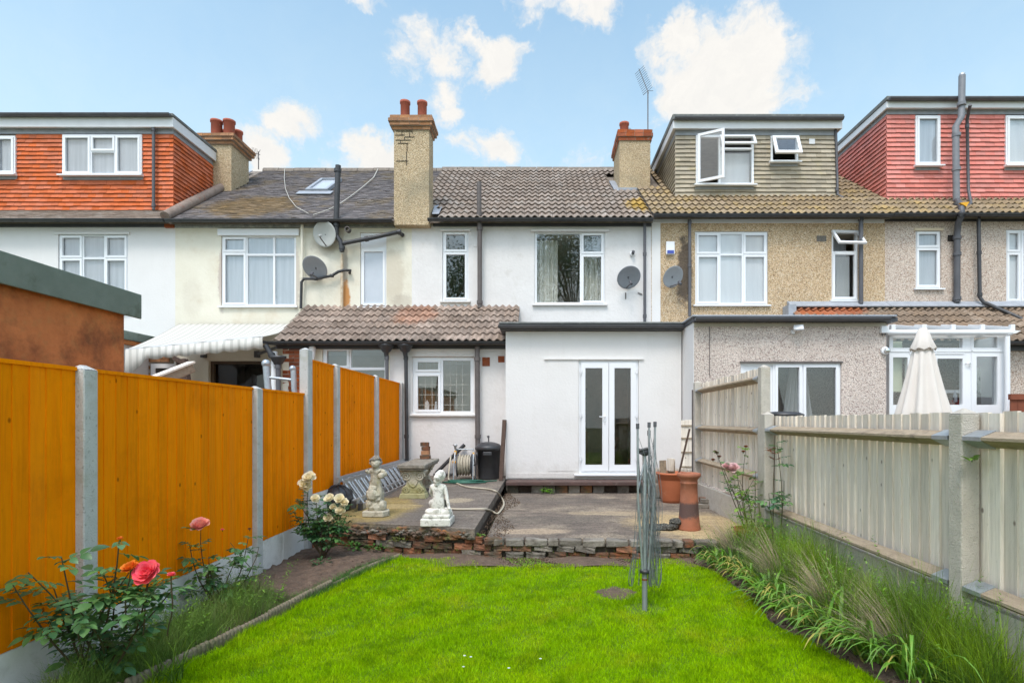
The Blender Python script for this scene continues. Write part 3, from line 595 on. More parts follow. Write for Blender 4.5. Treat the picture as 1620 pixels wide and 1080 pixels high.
def shell(root, xa, xb, z0, ext=None, wallmat=WHITE, holes=(), name='wall', zt=None):
    MB().plate(xa, xb, -.05, zt or z0-.02, WY, WY+.22, list(holes)).build(name, wallmat, root)
    mb = MB(); mb.box(xa+.003, xa+.1, WY+.225, 20, -.05, z0-.05); mb.box(xb-.1, xb-.003, WY+.225, 20, -.05, z0-.05); mb.box(xa+.003, xb-.003, 20, 20.2, -.05, z0)
    mb.box(xa+.1, xb-.1, WY+.225, 20, 3.0, 3.2); mb.box(xa+.1, xb-.1, WY+.225, 20, 5.6, 5.68); mb.box(xa+.1, xb-.1, WY+.225, 20, .3, .4); mb.box(xa+.1, xb-.1, 15.5, 15.6, .4, 5.6)
    mb.build('inner_walls', ROOM, root)
def roofdeck(root, xa, xb, z0, cut=0, name='roof'):
    zr = zroof(z0, DR)
    return MB().prism([(D0+.03, z0-.07),(D0+.03,z0-.02),(DR, zr-.02),(2*DR-D0, z0-.02),(2*DR-D0, z0-.07),(DR, zr-.12)], xa, xb, 'x').build(name, MORTAR, root)
def ridge_tiles(root, roof, xa, xb, z0, mat, dz=0):
    zr = zroof(z0, DR); L = .45; x = xa; me = MB()
    prof = [(-.13,-.07),(-.10,.01),(-.05,.055),(0,.07),(.05,.055),(.10,.01),(.13,-.07)]
    me.prism([(a, b) for a, b in prof], 0, L-.012, 'x'); me = me.mesh('ridge_tile', mat)
    while x < xb-.1:
        inst(me, 'ridge_tile', Matrix.Translation((x, DR, zr+.02+random.uniform(-.006,.006))), roof); x += L
def fascia(root, xa, xb, py0, py1, mat, y=WY-.03, name='fascia'):
    return MB().box(xa, xb, y-.02, WY+.004, Z_(py1,y), Z_(py0,y)).build(name, mat, root)
def dormer(root, z0, px0, px1, pybase, pytile, pylead, pyf, pytop, Df, tmat, wins, gu, gv, cheek, ind=290, xlim=None, fasc=WFASCIA, cheek_name='cheek_tiles'):
    """box dormer with hanging tiles; wins = list of window kwargs; cheek in ('r','l','') visible side"""
    xa, xb = X_(px0,Df), X_(px1,Df); zb, zt, zl, zf, zp = Z_(pybase,Df), Z_(pytile,Df), Z_(pylead,Df), Z_(pyf,Df), Z_(pytop,Df)
    hs = [hole(w[0],w[1],w[2],w[3],Df,-.01) for w in wins]
    Dend = min(D0+(zp-z0)/SL+.3, 20)
    d = MB().plate(xa+.02, xb-.02, zb-.1, zl, Df, Df+.12, hs).build('dormer', MORTAR, root)
    for x, s in ((xa, 1), (xb, -1)):
        MB().prism([(Df+.125, zb-.12),(Df+.125, zl),(Dend, zl),(Dend, zl-.1)], x+s*.021, x+s*.12, 'x').build('cheek', MORTAR, d)
    MB().box(xa+.0, xb-.0, Df-.035, Dend, zt, zl).build('lead_strip', LEAD, d)
    f = MB(); f.box(xa-.05, xb+.05, Df-.15, Df-.12, zl-.02, zf); f.box(xa-.08, xa-.05, Df-.15, Dend, zl-.02, zf); f.box(xb+.05, xb+.08, Df-.15, Dend, zl-.02, zf); f.box(xa-.05, xb+.05, Df-.12, Dend, zl+.004, zl+.02)
    f.build('fascia', fasc, d, bevel=.004, seg=1)
    r = MB(); r.box(xa-.10, xb+.10, Df-.19, Dend, zf+.002, zp); r.build('flat_roof', FELT_EDGE, d, bevel=.015)
    gutter(root, xa-.06, xb+.06, Df-.22, zf+.035, FELT_EDGE if False else GREYP, name='dormer_gutter')
    # room behind windows
    MB().box(xa+.15, xb-.15, Df+1.8, Df+1.9, zb, zl).build('inner_wall', ROOM, d)
    nr = int(round((zt-zb)/gv)); gv = (zt-zb)/nr
    x_start = xa-.005
    nc = int(math.ceil((xb-xa)/gu)); gu2 = (xb-xa+.01)/nc
    def keep(c):
        if xlim and not (xlim[0] < c.x < xlim[1]): return False
        return True
    cuts = [(h[0]-x_start+.015, h[1]-x_start-.015, h[2]-.09-zb, h[3]+.03-zb) for h in hs]
    vf = plain_vf(gu2-.003, gv*1.18, .010, .036)
    tile_field(d, 'hanging_tile', vf, tmat, (x_start, Df, zb), (1,0,0), (0,0,1), nc, nr, gu2, gv, keep, cuts, .5, ind, .003, stuff_name='upper_hanging_tiles')
    lead = []
    for w, h in zip(wins, hs):
        MB().box(h[0]-.02, h[1]+.02, Df-.034, Df-.004, h[2]-.10, h[2]-.005).build('lead_apron', LEAD, d)
    ncd = int((Dend-Df)/gu); zk = lambda c: c.z > zroof(z0, c.y)-.15 and c.z < zt
    if 'r' in cheek: tile_field(d, cheek_name, vf, tmat, (xb-.021, Df-.02, zb), (0,1,0), (0,0,1), ncd, nr, gu2, gv, zk, (), .5, 0, .003, individual=False)
    if 'l' in cheek: tile_field(d, cheek_name, vf, tmat, (xa+.021, Df+ncd*gu2, zb), (0,-1,0), (0,0,1), ncd, nr, gu2, gv, zk, (), .5, 0, .003, individual=False)
    if 'r' in cheek: MB().beam((xb+.03,Df-.0,zb+.02),(xb+.03,Dend,zroof(z0,Dend)+.06),.09,.02).build('lead_soaker', LEAD, d)
    if 'l' in cheek: MB().beam((xa-.03,Df-.0,zb+.02),(xa-.03,Dend,zroof(z0,Dend)+.06),.09,.02).build('lead_soaker', LEAD, d)
    for w in wins:
        kw = dict(w[5]) if len(w) > 5 else {}
        window(root, w[0], w[1], w[2], w[3], Df, w[4], yoff=-.09, name='dormer_window', **kw)
    return d, (xa, xb, zb, zt, zl, zf, zp, Dend)
SIX = lambda k: [(0,.34,0,.31,k),(.34,.66,0,.31,k,False),(.66,1,0,.31,k),(0,.34,.31,1,k),(.34,.66,.31,1,k,False),(.66,1,.31,1,k)]
# ---------------------------------------------------------------- house 1, far left
EZ1 = Z_(348,12.0)
H1 = thing('terraced_house', (-10.4, WY, 0), 'white rendered terraced house with orange-red tile-hung dormer at far left', 'house', 'terraced houses in the row')
w1 = (92,202,370,492)
shell(H1, -13.4, -7.92, EZ1, wallmat=WHITE, holes=[hole(*w1,WY)])
window(H1, *w1, WY, SIX('glass'), blind=BLIND, sill_mat=WHITE)
MB().box(X_(86,WY),X_(206,WY),WY-.03,WY+.0,Z_(371,WY),Z_(368,WY)).build('window_head', WHITE, H1)
r1 = roofdeck(H1, -13.4, -7.92, EZ1)
tile_field(r1, 'roof_tile', plain_vf(.162,.13,.014,.022), CONC_TILE, (-13.4, D0-.05, EZ1-.03), (1,0,0), VS, 33, 8, .165, .10, None, (), .5, 264, .004)
gutter(H1, -13.4, -7.98, 11.93, EZ1-.005, BLACKP)
fascia(H1, -13.4, -8.0, 349, 359, FASCIA); MB().box(-8.12,-7.93,WY-.06,WY-.002,Z_(361,WY),Z_(354,WY)).build('corbel_brick', BRICK, H1)
dormer(H1, EZ1, 0-40, 275, 333, 213, 205, 191, 186, 12.55, ORANGE_TILE,
   [(-30,28,217,278,[(0,.5,0,1,'glass'),(.5,1,0,1,'glass')],dict(blind=BLIND)), (102,227,215,279,[(0,.36,0,1,'glass'),(.36,.67,0,.42,'glass'),(.36,.67,.42,1,'glass',False),(.67,1,0,1,'glass')],dict(blind=BLIND))],
   .165, .0965, 'r', 290, xlim=(X_(-12,12.55), 99))
vpipe(H1, 243, 192, 332, 12.44, .032, GREYP, (205,325))
MB().tube([(-7.99,11.97,EZ1+.07),(-7.99,12.9,zroof(EZ1,12.9)+.09),(-8.0,14.3,zroof(EZ1,14.3)+.09)],[.10,.11,.10],12).build('verge_mortar', mk('verge_mortar',(.30,.23,.19),(.20,.15,.12),scale=8,rough=.9,bump=.8,bscale=40,c3=(.30,.09,.05),t3=.62,s3=5,a3=.6), H1)
# rear extension with green felt edge
x1, D1e = -8.08, 8.6
mb = MB(); mb.box(-12, x1-.0, D1e+.1, WY-.003, -.05, 2.98); mb.build('extension_wall', WHITE, H1)
MB().box(-12.1, x1+.06, D1e, WY-.003, 2.98, 3.06).build('extension_soffit', OSB, H1); MB().box(-12.1, x1+.09, D1e-.02, WY-.005, 3.062, 3.24).build('extension_roof', FELT, H1, bevel=.02)
# ---------------------------------------------------------------- house 2, cream
EZ2 = Z_(349,12.0)
H2 = thing('terraced_house', (-5.3, WY, 0), 'stained cream terraced house with dark plain-tiled roof and two dishes', 'house', 'terraced houses in the row')
w2 = (350,468,372,484); w2b = (570,611,368,485); d2 = (330,425,571,640)
shell(H2, -7.92, -2.79, EZ2, wallmat=CREAM, holes=[hole(*w2,WY), hole(*w2b,WY), hole(*d2,WY)])
window(H2, *w2, WY, [(0,.33,0,.24,'glass'),(.33,.70,0,.27,'glass',False),(.70,1,0,.27,'glass',False),(0,.33,.24,1,'glass'),(.33,.70,.27,1,'glass',False),(.70,1,.27,1,'glass',False)], blind=BLIND)
MB().box(X_(346,WY),X_(474,WY),WY-.05,WY-.001,Z_(373,WY),Z_(363,WY)).build('window_head', UPVC, H2)
w,_ = window(H2, *w2b, WY, [(0,1,0,.22,'white',False),(0,1,.22,1,'frost')])
r2 = roofdeck(H2, -7.92, -2.79, EZ2)
sky_x = (-5.82,-5.27); sky_y = (13.95,14.95)
k2 = lambda c: not (-8.5 < c.x < -7.70 and 14.08 < c.y < 14.9) and not (c.x > -3.15 and c.y < 12.45) and not (sky_x[0]<c.x<sky_x[1] and sky_y[0]<c.y<sky_y[1])
tile_field(r2, 'roof_tiles', plain_vf(.162,.135,.012,.02), SLATE, (-7.9, D0-.05, EZ2-.03), (1,0,0), VS, 31, 49, .165, .1015, k2, (), .5, 0, .007, individual=False)
ridge_tiles(H2, r2, -7.9, -2.8, EZ2, MORTAR)
gutter(H2, -7.95, -3.15, 11.93, EZ2-.0, BLACKP); fascia(H2, -7.9, -3.16, 350, 360, FASCIA_OLD)
# roof window
c_ = Vector((sky_x[0], sky_y[0], zroof(EZ2, sky_y[0])+.03)); Lr = (sky_y[1]-sky_y[0])*math.sqrt(1+SL*SL); wr = sky_x[1]-sky_x[0]
nrm = Vector((0,-SL,1)).normalized(); Mr = Matrix(((1,0,0,c_.x),(0,VS.y,nrm.y,c_.y),(0,VS.z,nrm.z,c_.z),(0,0,0,1)))
def mbox(mb, M, x0,x1,y0,y1,z0,z1,mi=0):
    t = MB().box(x0,x1,y0,y1,z0,z1); mb.add([M @ Vector(v) for v in t.v], t.f, mi)
mb = MB()
for a in ((0,.07,0,Lr),(wr-.07,wr,0,Lr),(.07,wr-.07,0,.09),(.07,wr-.07,Lr-.07,Lr)): mbox(mb, Mr, a[0],a[1],a[2],a[3],0,.08)
rw = mb.build('roof_window', LEAD, H2); mb = MB(); mbox(mb, Mr, .07,wr-.07,.09,Lr-.07,.03,.04); mb.build('pane', FROST, rw)
mb = MB(); mbox(mb, Mr, -.15,wr+.15,-.28,-.005,.02,.035); mb.build('lead_apron', LEAD, rw)
# party chimneys
chimney(H2, 623, 679, 184, 12.0, 12.45, Z_(356,12.0), PEB_CHIM, [(X_(641,12.2),12.2,.42,.098),(X_(668,12.2),12.2,.41,.098)], corbel=((.0,.075,.03),(.075,.15,.075),(.15,.225,.10),(.225,.30,.07)), capmat=BRICK_TAN)
chimney(H1, 320, 366, 214, 14.05, 14.9, 6.9, PEB_CHIM, [(X_(341,14.2),14.25,.46,.13),(X_(361,14.2),14.25,.46,.13),(X_(350,14.6),14.62,.40,.12),(X_(374,14.6),14.65,.40,.12)], corbel=((.0,.08,.05),(.08,.16,.10),(.16,.24,.13)), capmat=BRICK_TAN)
# cracked render with brick courses showing near the top of the tall stack
m = MB()
for (xa_,xb_,y_) in ((627,652,208),(625,640,214),(640,656,217),(626,650,222),(629,646,227),(627,645,255)):
    m.box(X_(xa_,12),X_(xb_,12),11.992,12.01,Z_(y_,12)-.007,Z_(y_,12)+.006)
for (x_,ya_,yb_) in ((636,208,214),(648,210,217),(640,217,222),(652,205,212),(634,222,227),(644,227,240),(643,240,262)):
    m.box(X_(x_,12)-.006,X_(x_,12)+.006,11.993,12.01,Z_(yb_,12),Z_(ya_,12))
m.build('render_crack', DARKROOM, H2)
# soil pipe with angled branch, rainwater heads
D = 12.02
pipe(H2, [P(535,262,D),P(532,350,D),P(532,372,D)], .058, BLACKP, [(P(534,270,D),(0,0,1)),(P(532,356,D),(0,0,1))], 'soil_pipe')
pipe(H2, [P(532,372,D),P(539,383,D),P(541,398,D)], .05, BLACKP, [(P(541,392,D),(0,0,1))], 'soil_pipe')
pipe(H2, [P(543,385,D),P(590,376,D),P(630,367,D),P(637,372,D+.15)], .045, BLACKP, [(P(580,378,D),(1,0,.2)),(P(632,367,D),(1,0,.2))], 'waste_pipe')
pipe(H2, [P(476,488,12.1),P(477,446,12.1),P(481,441,12.1),P(500,441,12.1),P(525,436,12.1),P(535,430,12.1),P(545,427,12.1),P(555,428,12.1),P(553,432,12.18)], .03, BLACKP, [(P(500,441,12.1),(1,0,0)),(P(525,436,12.1),(1,0,0))], 'waste_pipe')
pipe(H2, [P(541,402,12.12),P(541,487,12.12)], .028, mk('painted_pipe_cream',(.66,.58,.45),(.45,.32,.2),scale=9,rough=.7), [], 'painted_pipe')
pipe(H2, [P(478,352,12.1),P(478,440,12.1)], .03, CREAM, [], 'painted_pipe')
MB().lathe([(.055,0),(.055,.12),(.04,.12),(.04,.0)], P(552,365,12.05), 16, M=Matrix.Rotation(math.pi/2,3,'X')).build('flue', BROWNP, H2)
# under the awning: cream piers, dark glazed opening, low brick wall
MB().box(X_(330,WY)+.02,X_(425,WY)-.02,WY+.16,WY+.18,0,3).build('dark_glazing', glass_mat('patio_door_glass',(.5,.48,.45),1.6), H2)
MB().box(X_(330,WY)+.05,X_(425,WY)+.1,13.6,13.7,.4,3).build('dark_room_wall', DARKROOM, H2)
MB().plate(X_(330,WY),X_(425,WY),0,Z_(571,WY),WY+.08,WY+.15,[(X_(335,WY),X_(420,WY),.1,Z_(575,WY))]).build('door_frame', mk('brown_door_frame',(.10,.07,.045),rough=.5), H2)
bw = MB().box(X_(196,11.6),X_(268,11.6),11.62,11.8,0,Z_(550,11.6)).build('brick_wall', MORTARP, H2)
xh0, xh1, zh0, zh1 = X_(237,11.6), X_(276,11.6), Z_(608,11.6), Z_(575,11.6)
bricks(bw, X_(196,11.6), X_(268,11.6), 1.6, Z_(550,11.6), 11.61, BRICK_TAN, keep=lambda x,z: not(xh0-.02<x<xh1+.1 and zh0<z<zh1+.03))
w_, _ = window(H2, 237, 276, 575, 608, 11.55, [(0,1,0,1,'glass',False)], fw=.09, sill=False, name='low_window')
MB().box(xh0+.05,X_(270,11.6),11.6,11.615,zh0,zh1).build('dark_inside_sheet', DARKROOM, H2)  # flat near-black sheet, the shade inside the window put into colour
# right part under the lean-to
LY = 10.9
pier = MB().box(X_(447,LY), X_(486,LY), LY+.012, LY+.3, -.05, Z_(546,LY)).build('brick_pier', MORTARP, H2)
bricks(pier, X_(447,LY), X_(486,LY), 1.4, Z_(546,LY)-.02, LY+.012, BRICK, depth_jit=.01)
kw2 = (510,612,548,606)
MB().plate(X_(486,LY), X_(617,LY), -.05, Z_(541,LY), LY, LY+.15, [hole(*kw2,LY)]).build('lean_to_wall', CREAM, H2)
window(H2, *kw2, LY, [(0,.42,0,.60,'glass'),(.42,1,0,.60,'glass',False),(0,.42,.60,1,'glass'),(.42,1,.60,1,'glass',False)], fw=.05)
MB().box(-5.0,-2.85,WY-.06,WY-.01,0,2.9).build('inner_lean_to_wall', ROOM, H2)
MB().prism([(LY,-.05),(WY-.005,-.05),(WY-.005,3.8),(LY,2.95)], X_(447,LY)+.0, X_(447,LY)+.12, 'x').build('lean_to_side_wall', CREAM, H2)
# lean-to roofs shared by the cream and the white house
zl0, zl1 = Z_(541,10.72), Z_(487,12.19); sl = (zl1-zl0)/(12.19-10.72); VL = Vector((0,1,sl)).normalized(); Ll = math.hypot(12.19-10.72, zl1-zl0)
lx0, lx1 = X_(431,10.72), X_(822,12.19)
def leanroof(root, xa, xb, mat, ncx=None):
    d = MB().prism([(10.76,zl0-.05),(10.76,zl0-.02),(12.195,zl1-.02),(12.195,zl1-.05)], xa, xb, 'x').build('lean_to_roof', MORTAR, root)
    nc = int(round((xb-xa)/.30)); tile_field(d, 'lean_to_tile', roman_vf((xb-xa)/nc, .42, .036), mat, (xa, 10.70, zl0-.015), (1,0,0), VL, nc, 6, (xb-xa)/nc, Ll/5.75, None, (), 0, 300, .006, smooth=False)
    return d
leanroof(H2, lx0, -2.8, LEAN_TILE)
gutter(H2, lx0-.03, X_(606,10.62), 10.64, zl0-.0, BLACKP); fascia2 = MB().box(lx0, X_(616,LY), 10.86, LY-.003, Z_(552,LY), Z_(542,LY)).build('fascia', FASCIA, H2)
def hopper(root, px, py, D, mat=BLACKP):
    c = P(px,py,D); MB().lathe([(.035,-.20),(.05,-.13),(.085,-.10),(.14,-.01),(.15,0),(.15,.035),(.135,.035),(.13,0),(.03,-.1)], c, 16, sy=.8).build('rain_hopper', mat, root)
hopper(H2, 611, 547, 10.72); pipe(H2, [P(612,558,10.74),P(613,700,10.74)], .034, GREYP, [(P(612,566,10.74),(0,0,1))])
pipe(H2, [P(420,546,10.6),P(430,562,10.6),P(438,575,10.6)], .05, BLACKP, [(P(430,562,10.6),(.4,0,-1))]); hopper(H2, 440, 566, 10.6); pipe(H2, [P(440,574,10.6),P(441,640,10.6)], .045, GREYP, [(P(440,580,10.6),(0,0,1))])
pipe(H2, [P(434,556,10.75),P(434,640,10.75)], .06, UPVC, [], 'white_post')
pipe(H2, [P(494,548,10.8),P(495,557,10.8),P(492,572,10.8)], .05, UPVC, [(P(494,552,10.8),(0,0,1))], 'white_flue')
# ---------------------------------------------------------------- house 3, the garden's own house
EZ3 = Z_(347,12.0)
H3 = thing('terraced_house', (-.2, WY, 0), 'white painted house with flat-roofed extension and french doors, behind the patio', 'house', 'terraced houses in the row')
w3a = (700,741,365,476); w3b = (846,957,366,481); DE = 10.4
shell(H3, -2.79, 2.40, EZ3, wallmat=WHITE_OLD, holes=[hole(*w3a,WY), hole(*w3b,WY), (-.45,2.2,.42,2.7)])
window(H3, *w3a, WY, [(0,1,0,.30,'glass'),(0,1,.30,1,'glass')], sill_mat=WHITE)
w,(a,b,c,d) = window(H3, *w3b, WY, [(0,.66,0,1,'glass',False),(.66,1,0,.31,'glass'),(.66,1,.31,1,'glass')], sill_mat=WHITE)
curtain_or_reflection(w, a+.03, a+.50, c, d-.12, WY+.25, CURTAIN, .035, gather=-.04); curtain_or_reflection(w, a+1.02, b-.03, c, d-.12, WY+.25, CURTAIN, .035)
MB().box(a+1.02,b-.02,WY+.2,WY+.21,d-.45,d).build('blind', BLIND, w)
MB().box(X_(697,WY),X_(744,WY),WY-.05,WY-.001,Z_(366,WY),Z_(364,WY)).build('window_head', WHITE, H3)
MB().box(X_(840,WY),X_(963,WY),WY-.06,WY-.001,Z_(367,WY),Z_(364,WY)).build('window_head', WHITE, H3)
r3 = roofdeck(H3, -2.79, 2.40, EZ3)
c3 = lambda c: not (1.90 < c.x < 2.85 and 14.0 < c.y < 15.3) and not (c.x < -2.32 and c.y < 12.4)
tile_field(r3, 'roof_tile', roman_vf(.3,.41,.034), CONC_TILE, (-2.79, D0-.06, EZ3-.02), (1,0,0), VS, 17, 14, .3055, .352, c3, (), 0, 300, .005)
ridge_tiles(H3, r3, -2.8, 2.4, EZ3, MORTAR)
gutter(H3, X_(678,12), 2.38, 11.93, EZ3-.01, BLACKP); fascia(H3, X_(683,12), 2.40, 348, 358, FASCIA)
mb = MB(); lp = [(X_(683,12.1),12.1),(X_(700,12.6),12.15),(X_(703,12.8),12.5),(X_(692,12.6),12.75),(X_(686,12.5),12.6)]
mb.add([(x, y, zroof(EZ3,y)+.075+random.uniform(-.01,.03)) for x, y in lp], [tuple(range(5))]); mb.build('lead_patch', LEAD, r3)
chimney(H3, 980, 1029, 206, 14.1, 15.2, 7.0, PEB_CHIM, [(X_(988,14.3),14.35,.30,.11)], corbel=((.0,.09,.03),(.09,.18,.06),(.18,.27,.05)), capmat=BRICK)
MB().box(X_(979,14.05),X_(1010,14.05),14.0,14.1,Z_(302,14.05),Z_(298,14.05)).build('lead_apron', LEAD, r3)
MB().beam(P(968,287,14.9),P(978,303,14.0),.16,.03).build('lead_soaker', LEAD, r3)
pots2 = MB().lathe([(.075,0),(.085,.02),(.085,.22),(.1,.24),(.03,.3)], (X_(996,14.3),14.6,Z_(206,14.1)+.02), 16).build('metal_cowl', GALV, H3)
# upper downpipes
x = X_(758,12.02); pipe(H3, [P(758,288,12.02),P(758,345,12.02),P(759,360,12.05),P(759,487,12.05)], .05, BROWNP, [(P(758,340,12.02),(0,0,1)),(P(759,362,12.05),(0,0,1)),(P(759,478,12.05),(0,0,1))], 'soil_pipe')
vpipe(H3, 1020, 345, 512, 12.08, .032, GREYP, (402,500))
MB().box(X_(750,WY),X_(756,WY),WY-.012,WY,Z_(390,WY),Z_(378,WY)).build('air_vent', WHITE, H3)
MB().box(X_(989,WY),X_(990.5,WY),WY-.015,WY,Z_(473,WY),Z_(463,WY)).build('wall_hook', BROWNP, H3)
MB().beam(P(1009,463,WY-.01),P(1016,466,WY-.01),.02,.02).build('wall_hook', BROWNP, H3)
# lean-to part
leanroof(H3, -2.8, lx1, LEAN_TILE)
gutter(H3, X_(606,10.62)+.01, X_(799,10.62), 10.64, zl0, BLACKP); MB().box(X_(616,LY), -.65, 10.86, LY-.003, Z_(552,LY), Z_(542,LY)).build('fascia', FASCIA, H3)
hopper(H3, 641, 547, 10.72); pipe(H3, [P(642,558,10.78),P(644,740,10.78)], .036, BLACKP, [(P(642,566,10.78),(0,0,1)),(P(643,690,10.78),(0,0,1))])
pipe(H3, [P(755,548,10.78),P(756,758,10.78)], .048, BROWNP, [(P(755,568,10.78),(0,0,1)),(P(756,690,10.78),(0,0,1))], 'soil_pipe')
kw = (653,749,565,655)
MB().plate(X_(617,LY)+.002, -.64, -.05, Z_(542,LY), LY, LY+.15, [hole(*kw,LY)]).build('lean_to_wall', WHITE_OLD, H3)
MB().box(X_(645,LY), X_(752,LY), LY-.025, LY-.001, Z_(564,LY), Z_(548,LY)).build('window_head', WHITE_OLD, H3, bevel=.006)
w,(a,b,c,d) = window(H3, *kw, LY, [(0,.47,0,.27,'glass'),(0,.47,.27,1,'glass'),(.47,1,0,1,'glass',False)], fw=.06, sill_mat=WHITE)
LEADL = mk('leaded_lines', (.55,.54,.5), (.4,.4,.36), rough=.5, metal=.2)
def leadgrid(x0,x1,z0,z1,nx,zz):
    mb = MB()
    for k in range(1,nx): xx = x0+(x1-x0)*k/nx; mb.box(xx-.004,xx+.004,LY+.042,LY+.047,z0,z1)
    for z in zz: mb.box(x0,x1,LY+.041,LY+.046,z-.004,z+.004)
    mb.build('leaded_grid', LEADL, w)
px = lambda v: X_(v,LY); pz = lambda v: Z_(v,LY)
leadgrid(px(702),px(741),pz(650),pz(566),4,[pz(575.5),pz(592),pz(608),pz(624),pz(640)])
leadgrid(px(661),px(694),pz(583),pz(569),5,[pz(576)]); leadgrid(px(661),px(694),pz(647),pz(595),3,[pz(608),pz(624),pz(640)])
t = thing('ornament', (px(672),LY+.2,pz(648)), 'small white house-shaped ornament inside the leaded window', 'ornament')
MB().prism([(px(669),pz(648)),(px(676),pz(648)),(px(676),pz(638)),(px(672.5),pz(632)),(px(669),pz(638))], LY+.17, LY+.24, 'y').build('body', WHITE, t)
t = thing('figurine', (px(687),LY+.2,pz(648)), 'small pale figurine on the sill inside the leaded window', 'figurine')
MB().lathe([(.04,0),(.045,.04),(.025,.09),(.02,.12),(.03,.15),(.0,.18)], (px(687),LY+.2,pz(648)), 14).build('body', PALEBLIND, t)
MB().box(-2.7,-.7,WY-.06,WY-.01,.3,2.9).build('inner_lean_to_wall', ROOM, H3); MB().box(-2.7,-.66,LY+.16,WY-.07,pz(650)-.08,pz(650)-.03).build('inner_worktop', ROOM, H3)
for i,(a_,b_,c_,d_) in enumerate(((763,775,565,579),(788,798,563,573))):
    v = MB().box(X_(a_,LY),X_(b_,LY),LY-.006,LY+.01,Z_(d_,LY),Z_(c_,LY)).build('air_brick', BRICK, H3)
    hh = (Z_(c_,LY)-Z_(d_,LY))/4
    for k in range(4): MB().box(X_(a_,LY)+.004,X_(b_,LY)-.004,LY-.016,LY-.005,Z_(d_,LY)+hh*k+.006,Z_(d_,LY)+hh*(k+1)-.006).build('vent_bar', BRICK, v)
# flat-roofed extension
ex0, ex1, ez1 = X_(800,DE), X_(1078,DE), Z_(524,DE); fd = (916,1010,570,749)
hd = hole(*fd,DE)
MB().plate(ex0, ex1, .42, ez1, DE, DE+.2, [hd]).build('extension_wall', WHITE, H3)
mb = MB(); mb.box(ex0, ex0+.15, DE+.205, WY-.005, -.05, ez1); mb.build('extension_side_wall', WHITE, H3)
MB().box(ex0+.004, ex1-.01, DE+.012, DE+.19, .2, .417).build('extension_footing', mk('footing',(.40,.36,.31),(.22,.19,.16),scale=9,rough=.95,bump=1,bscale=40,c3=(.05,.04,.035),t3=.58,s3=4,a3=.9), H3)
MB().box(X_(803,DE),X_(915,DE)-.0,DE-.012,DE-.001,.44,Z_(748,DE)).build('plinth', WHITE_OLD, H3)
MB().box(X_(861,DE),X_(1018,DE),DE-.03,DE-.001,Z_(569,DE),Z_(566.5,DE)).build('door_head', WHITE, H3)
MB().box(X_(866,DE),X_(914,DE),DE-.006,DE-.001,Z_(745,DE),Z_(570,DE)).build('render_panel', WHITE, H3)
MB().box(ex0-.1, ex1+.06, DE-.12, WY-.01, ez1+.01, Z_(513,DE)-.02).build('extension_roof', GREYP, H3, bevel=.01)
MB().box(ex0-.12, ex1+.08, DE-.14, WY-.012, Z_(513,DE)-.018, Z_(513,DE)+.025).build('roof_felt', FELT_EDGE, H3, bevel=.015)
gutter(H3, ex0-.12, ex1+.05, DE-.18, Z_(516,DE)-.01, GREYP)
MB().box(ex0+.2, ex1-.01, 11.0, WY-.02, .35, .42).build('inner_floor', ROOM, H3)
# french doors
a, b, c, d = X_(916,DE), X_(1010,DE), Z_(749,DE), Z_(570,DE); mid = (a+b)/2
fdo = MB().plate(a, b, c, d, DE+.02, DE+.10, [(a+.035, b-.035, c+.05, d-.04)]).build('french_door', UPVC, H3, bevel=.004, seg=1)
for (u0,u1,s) in ((a+.035,mid,-1),(mid+.002,b-.035,1)):
    g0, g1 = (X_(926,DE),X_(953,DE)) if s < 0 else (X_(972,DE),X_(998,DE)); gz0, gz1 = Z_(735,DE), Z_(582,DE)
    MB().plate(u0+.003,u1-.003,c+.053,d-.043,DE-.005,DE+.055,[(g0,g1,gz0,gz1)]).build('door_leaf', UPVC, fdo, bevel=.007, seg=2)
    MB().box(g0-.004,g1+.004,DE+.03,DE+.036,gz0-.004,gz1+.004).build('pane', GLASS2, fdo)
    for zz in (Z_(588,DE),Z_(657,DE),Z_(725,DE)):
        xh = u0 if s < 0 else u1; MB().tube([(xh,DE-.02,zz-.04),(xh,DE-.02,zz+.04)],.014,8).box(xh-.035 if s>0 else xh, xh if s>0 else xh+.035, DE-.014,DE-.006,zz-.02,zz+.02).build('hinge', UPVC, fdo)
hx = X_(957,DE); hz = Z_(659,DE)
m = MB(); m.box(hx-.014,hx+.014,DE-.018,DE-.005,hz-.12,hz+.03); m.tube([(hx,DE-.018,hz),(hx,DE-.05,hz),(hx-.11,DE-.05,hz)],.009,8); m.build('handle', UPVC, fdo)
MB().tube([(hx,DE-.022,hz-.09),(hx,DE-.016,hz-.09)],.009,8).build('lock', CHROME, fdo)
MB().prism([(DE+.02,c-.002),(DE-.09,c-.006),(DE-.09,c-.03),(DE+.02,c-.03)], a-.09, b+.09, 'x').build('door_sill', UPVC, fdo)
# dark room seen through the doors
MB().box(-.3, 2.15, 13.9, 14.0, .4, 2.9).build('inner_back_wall', mk('brown_room',(.36,.27,.19),(.28,.21,.145),rough=.9), H3)
MB().box(.9,1.15,13.84,13.89,1.3,2.3).build('inner_picture', DARKROOM, H3)
MB().box(.25,1.1,12.9,13.6,.42,1.25).build('inner_table', mk('reddish_sideboard',(.20,.07,.04),rough=.5), H3)
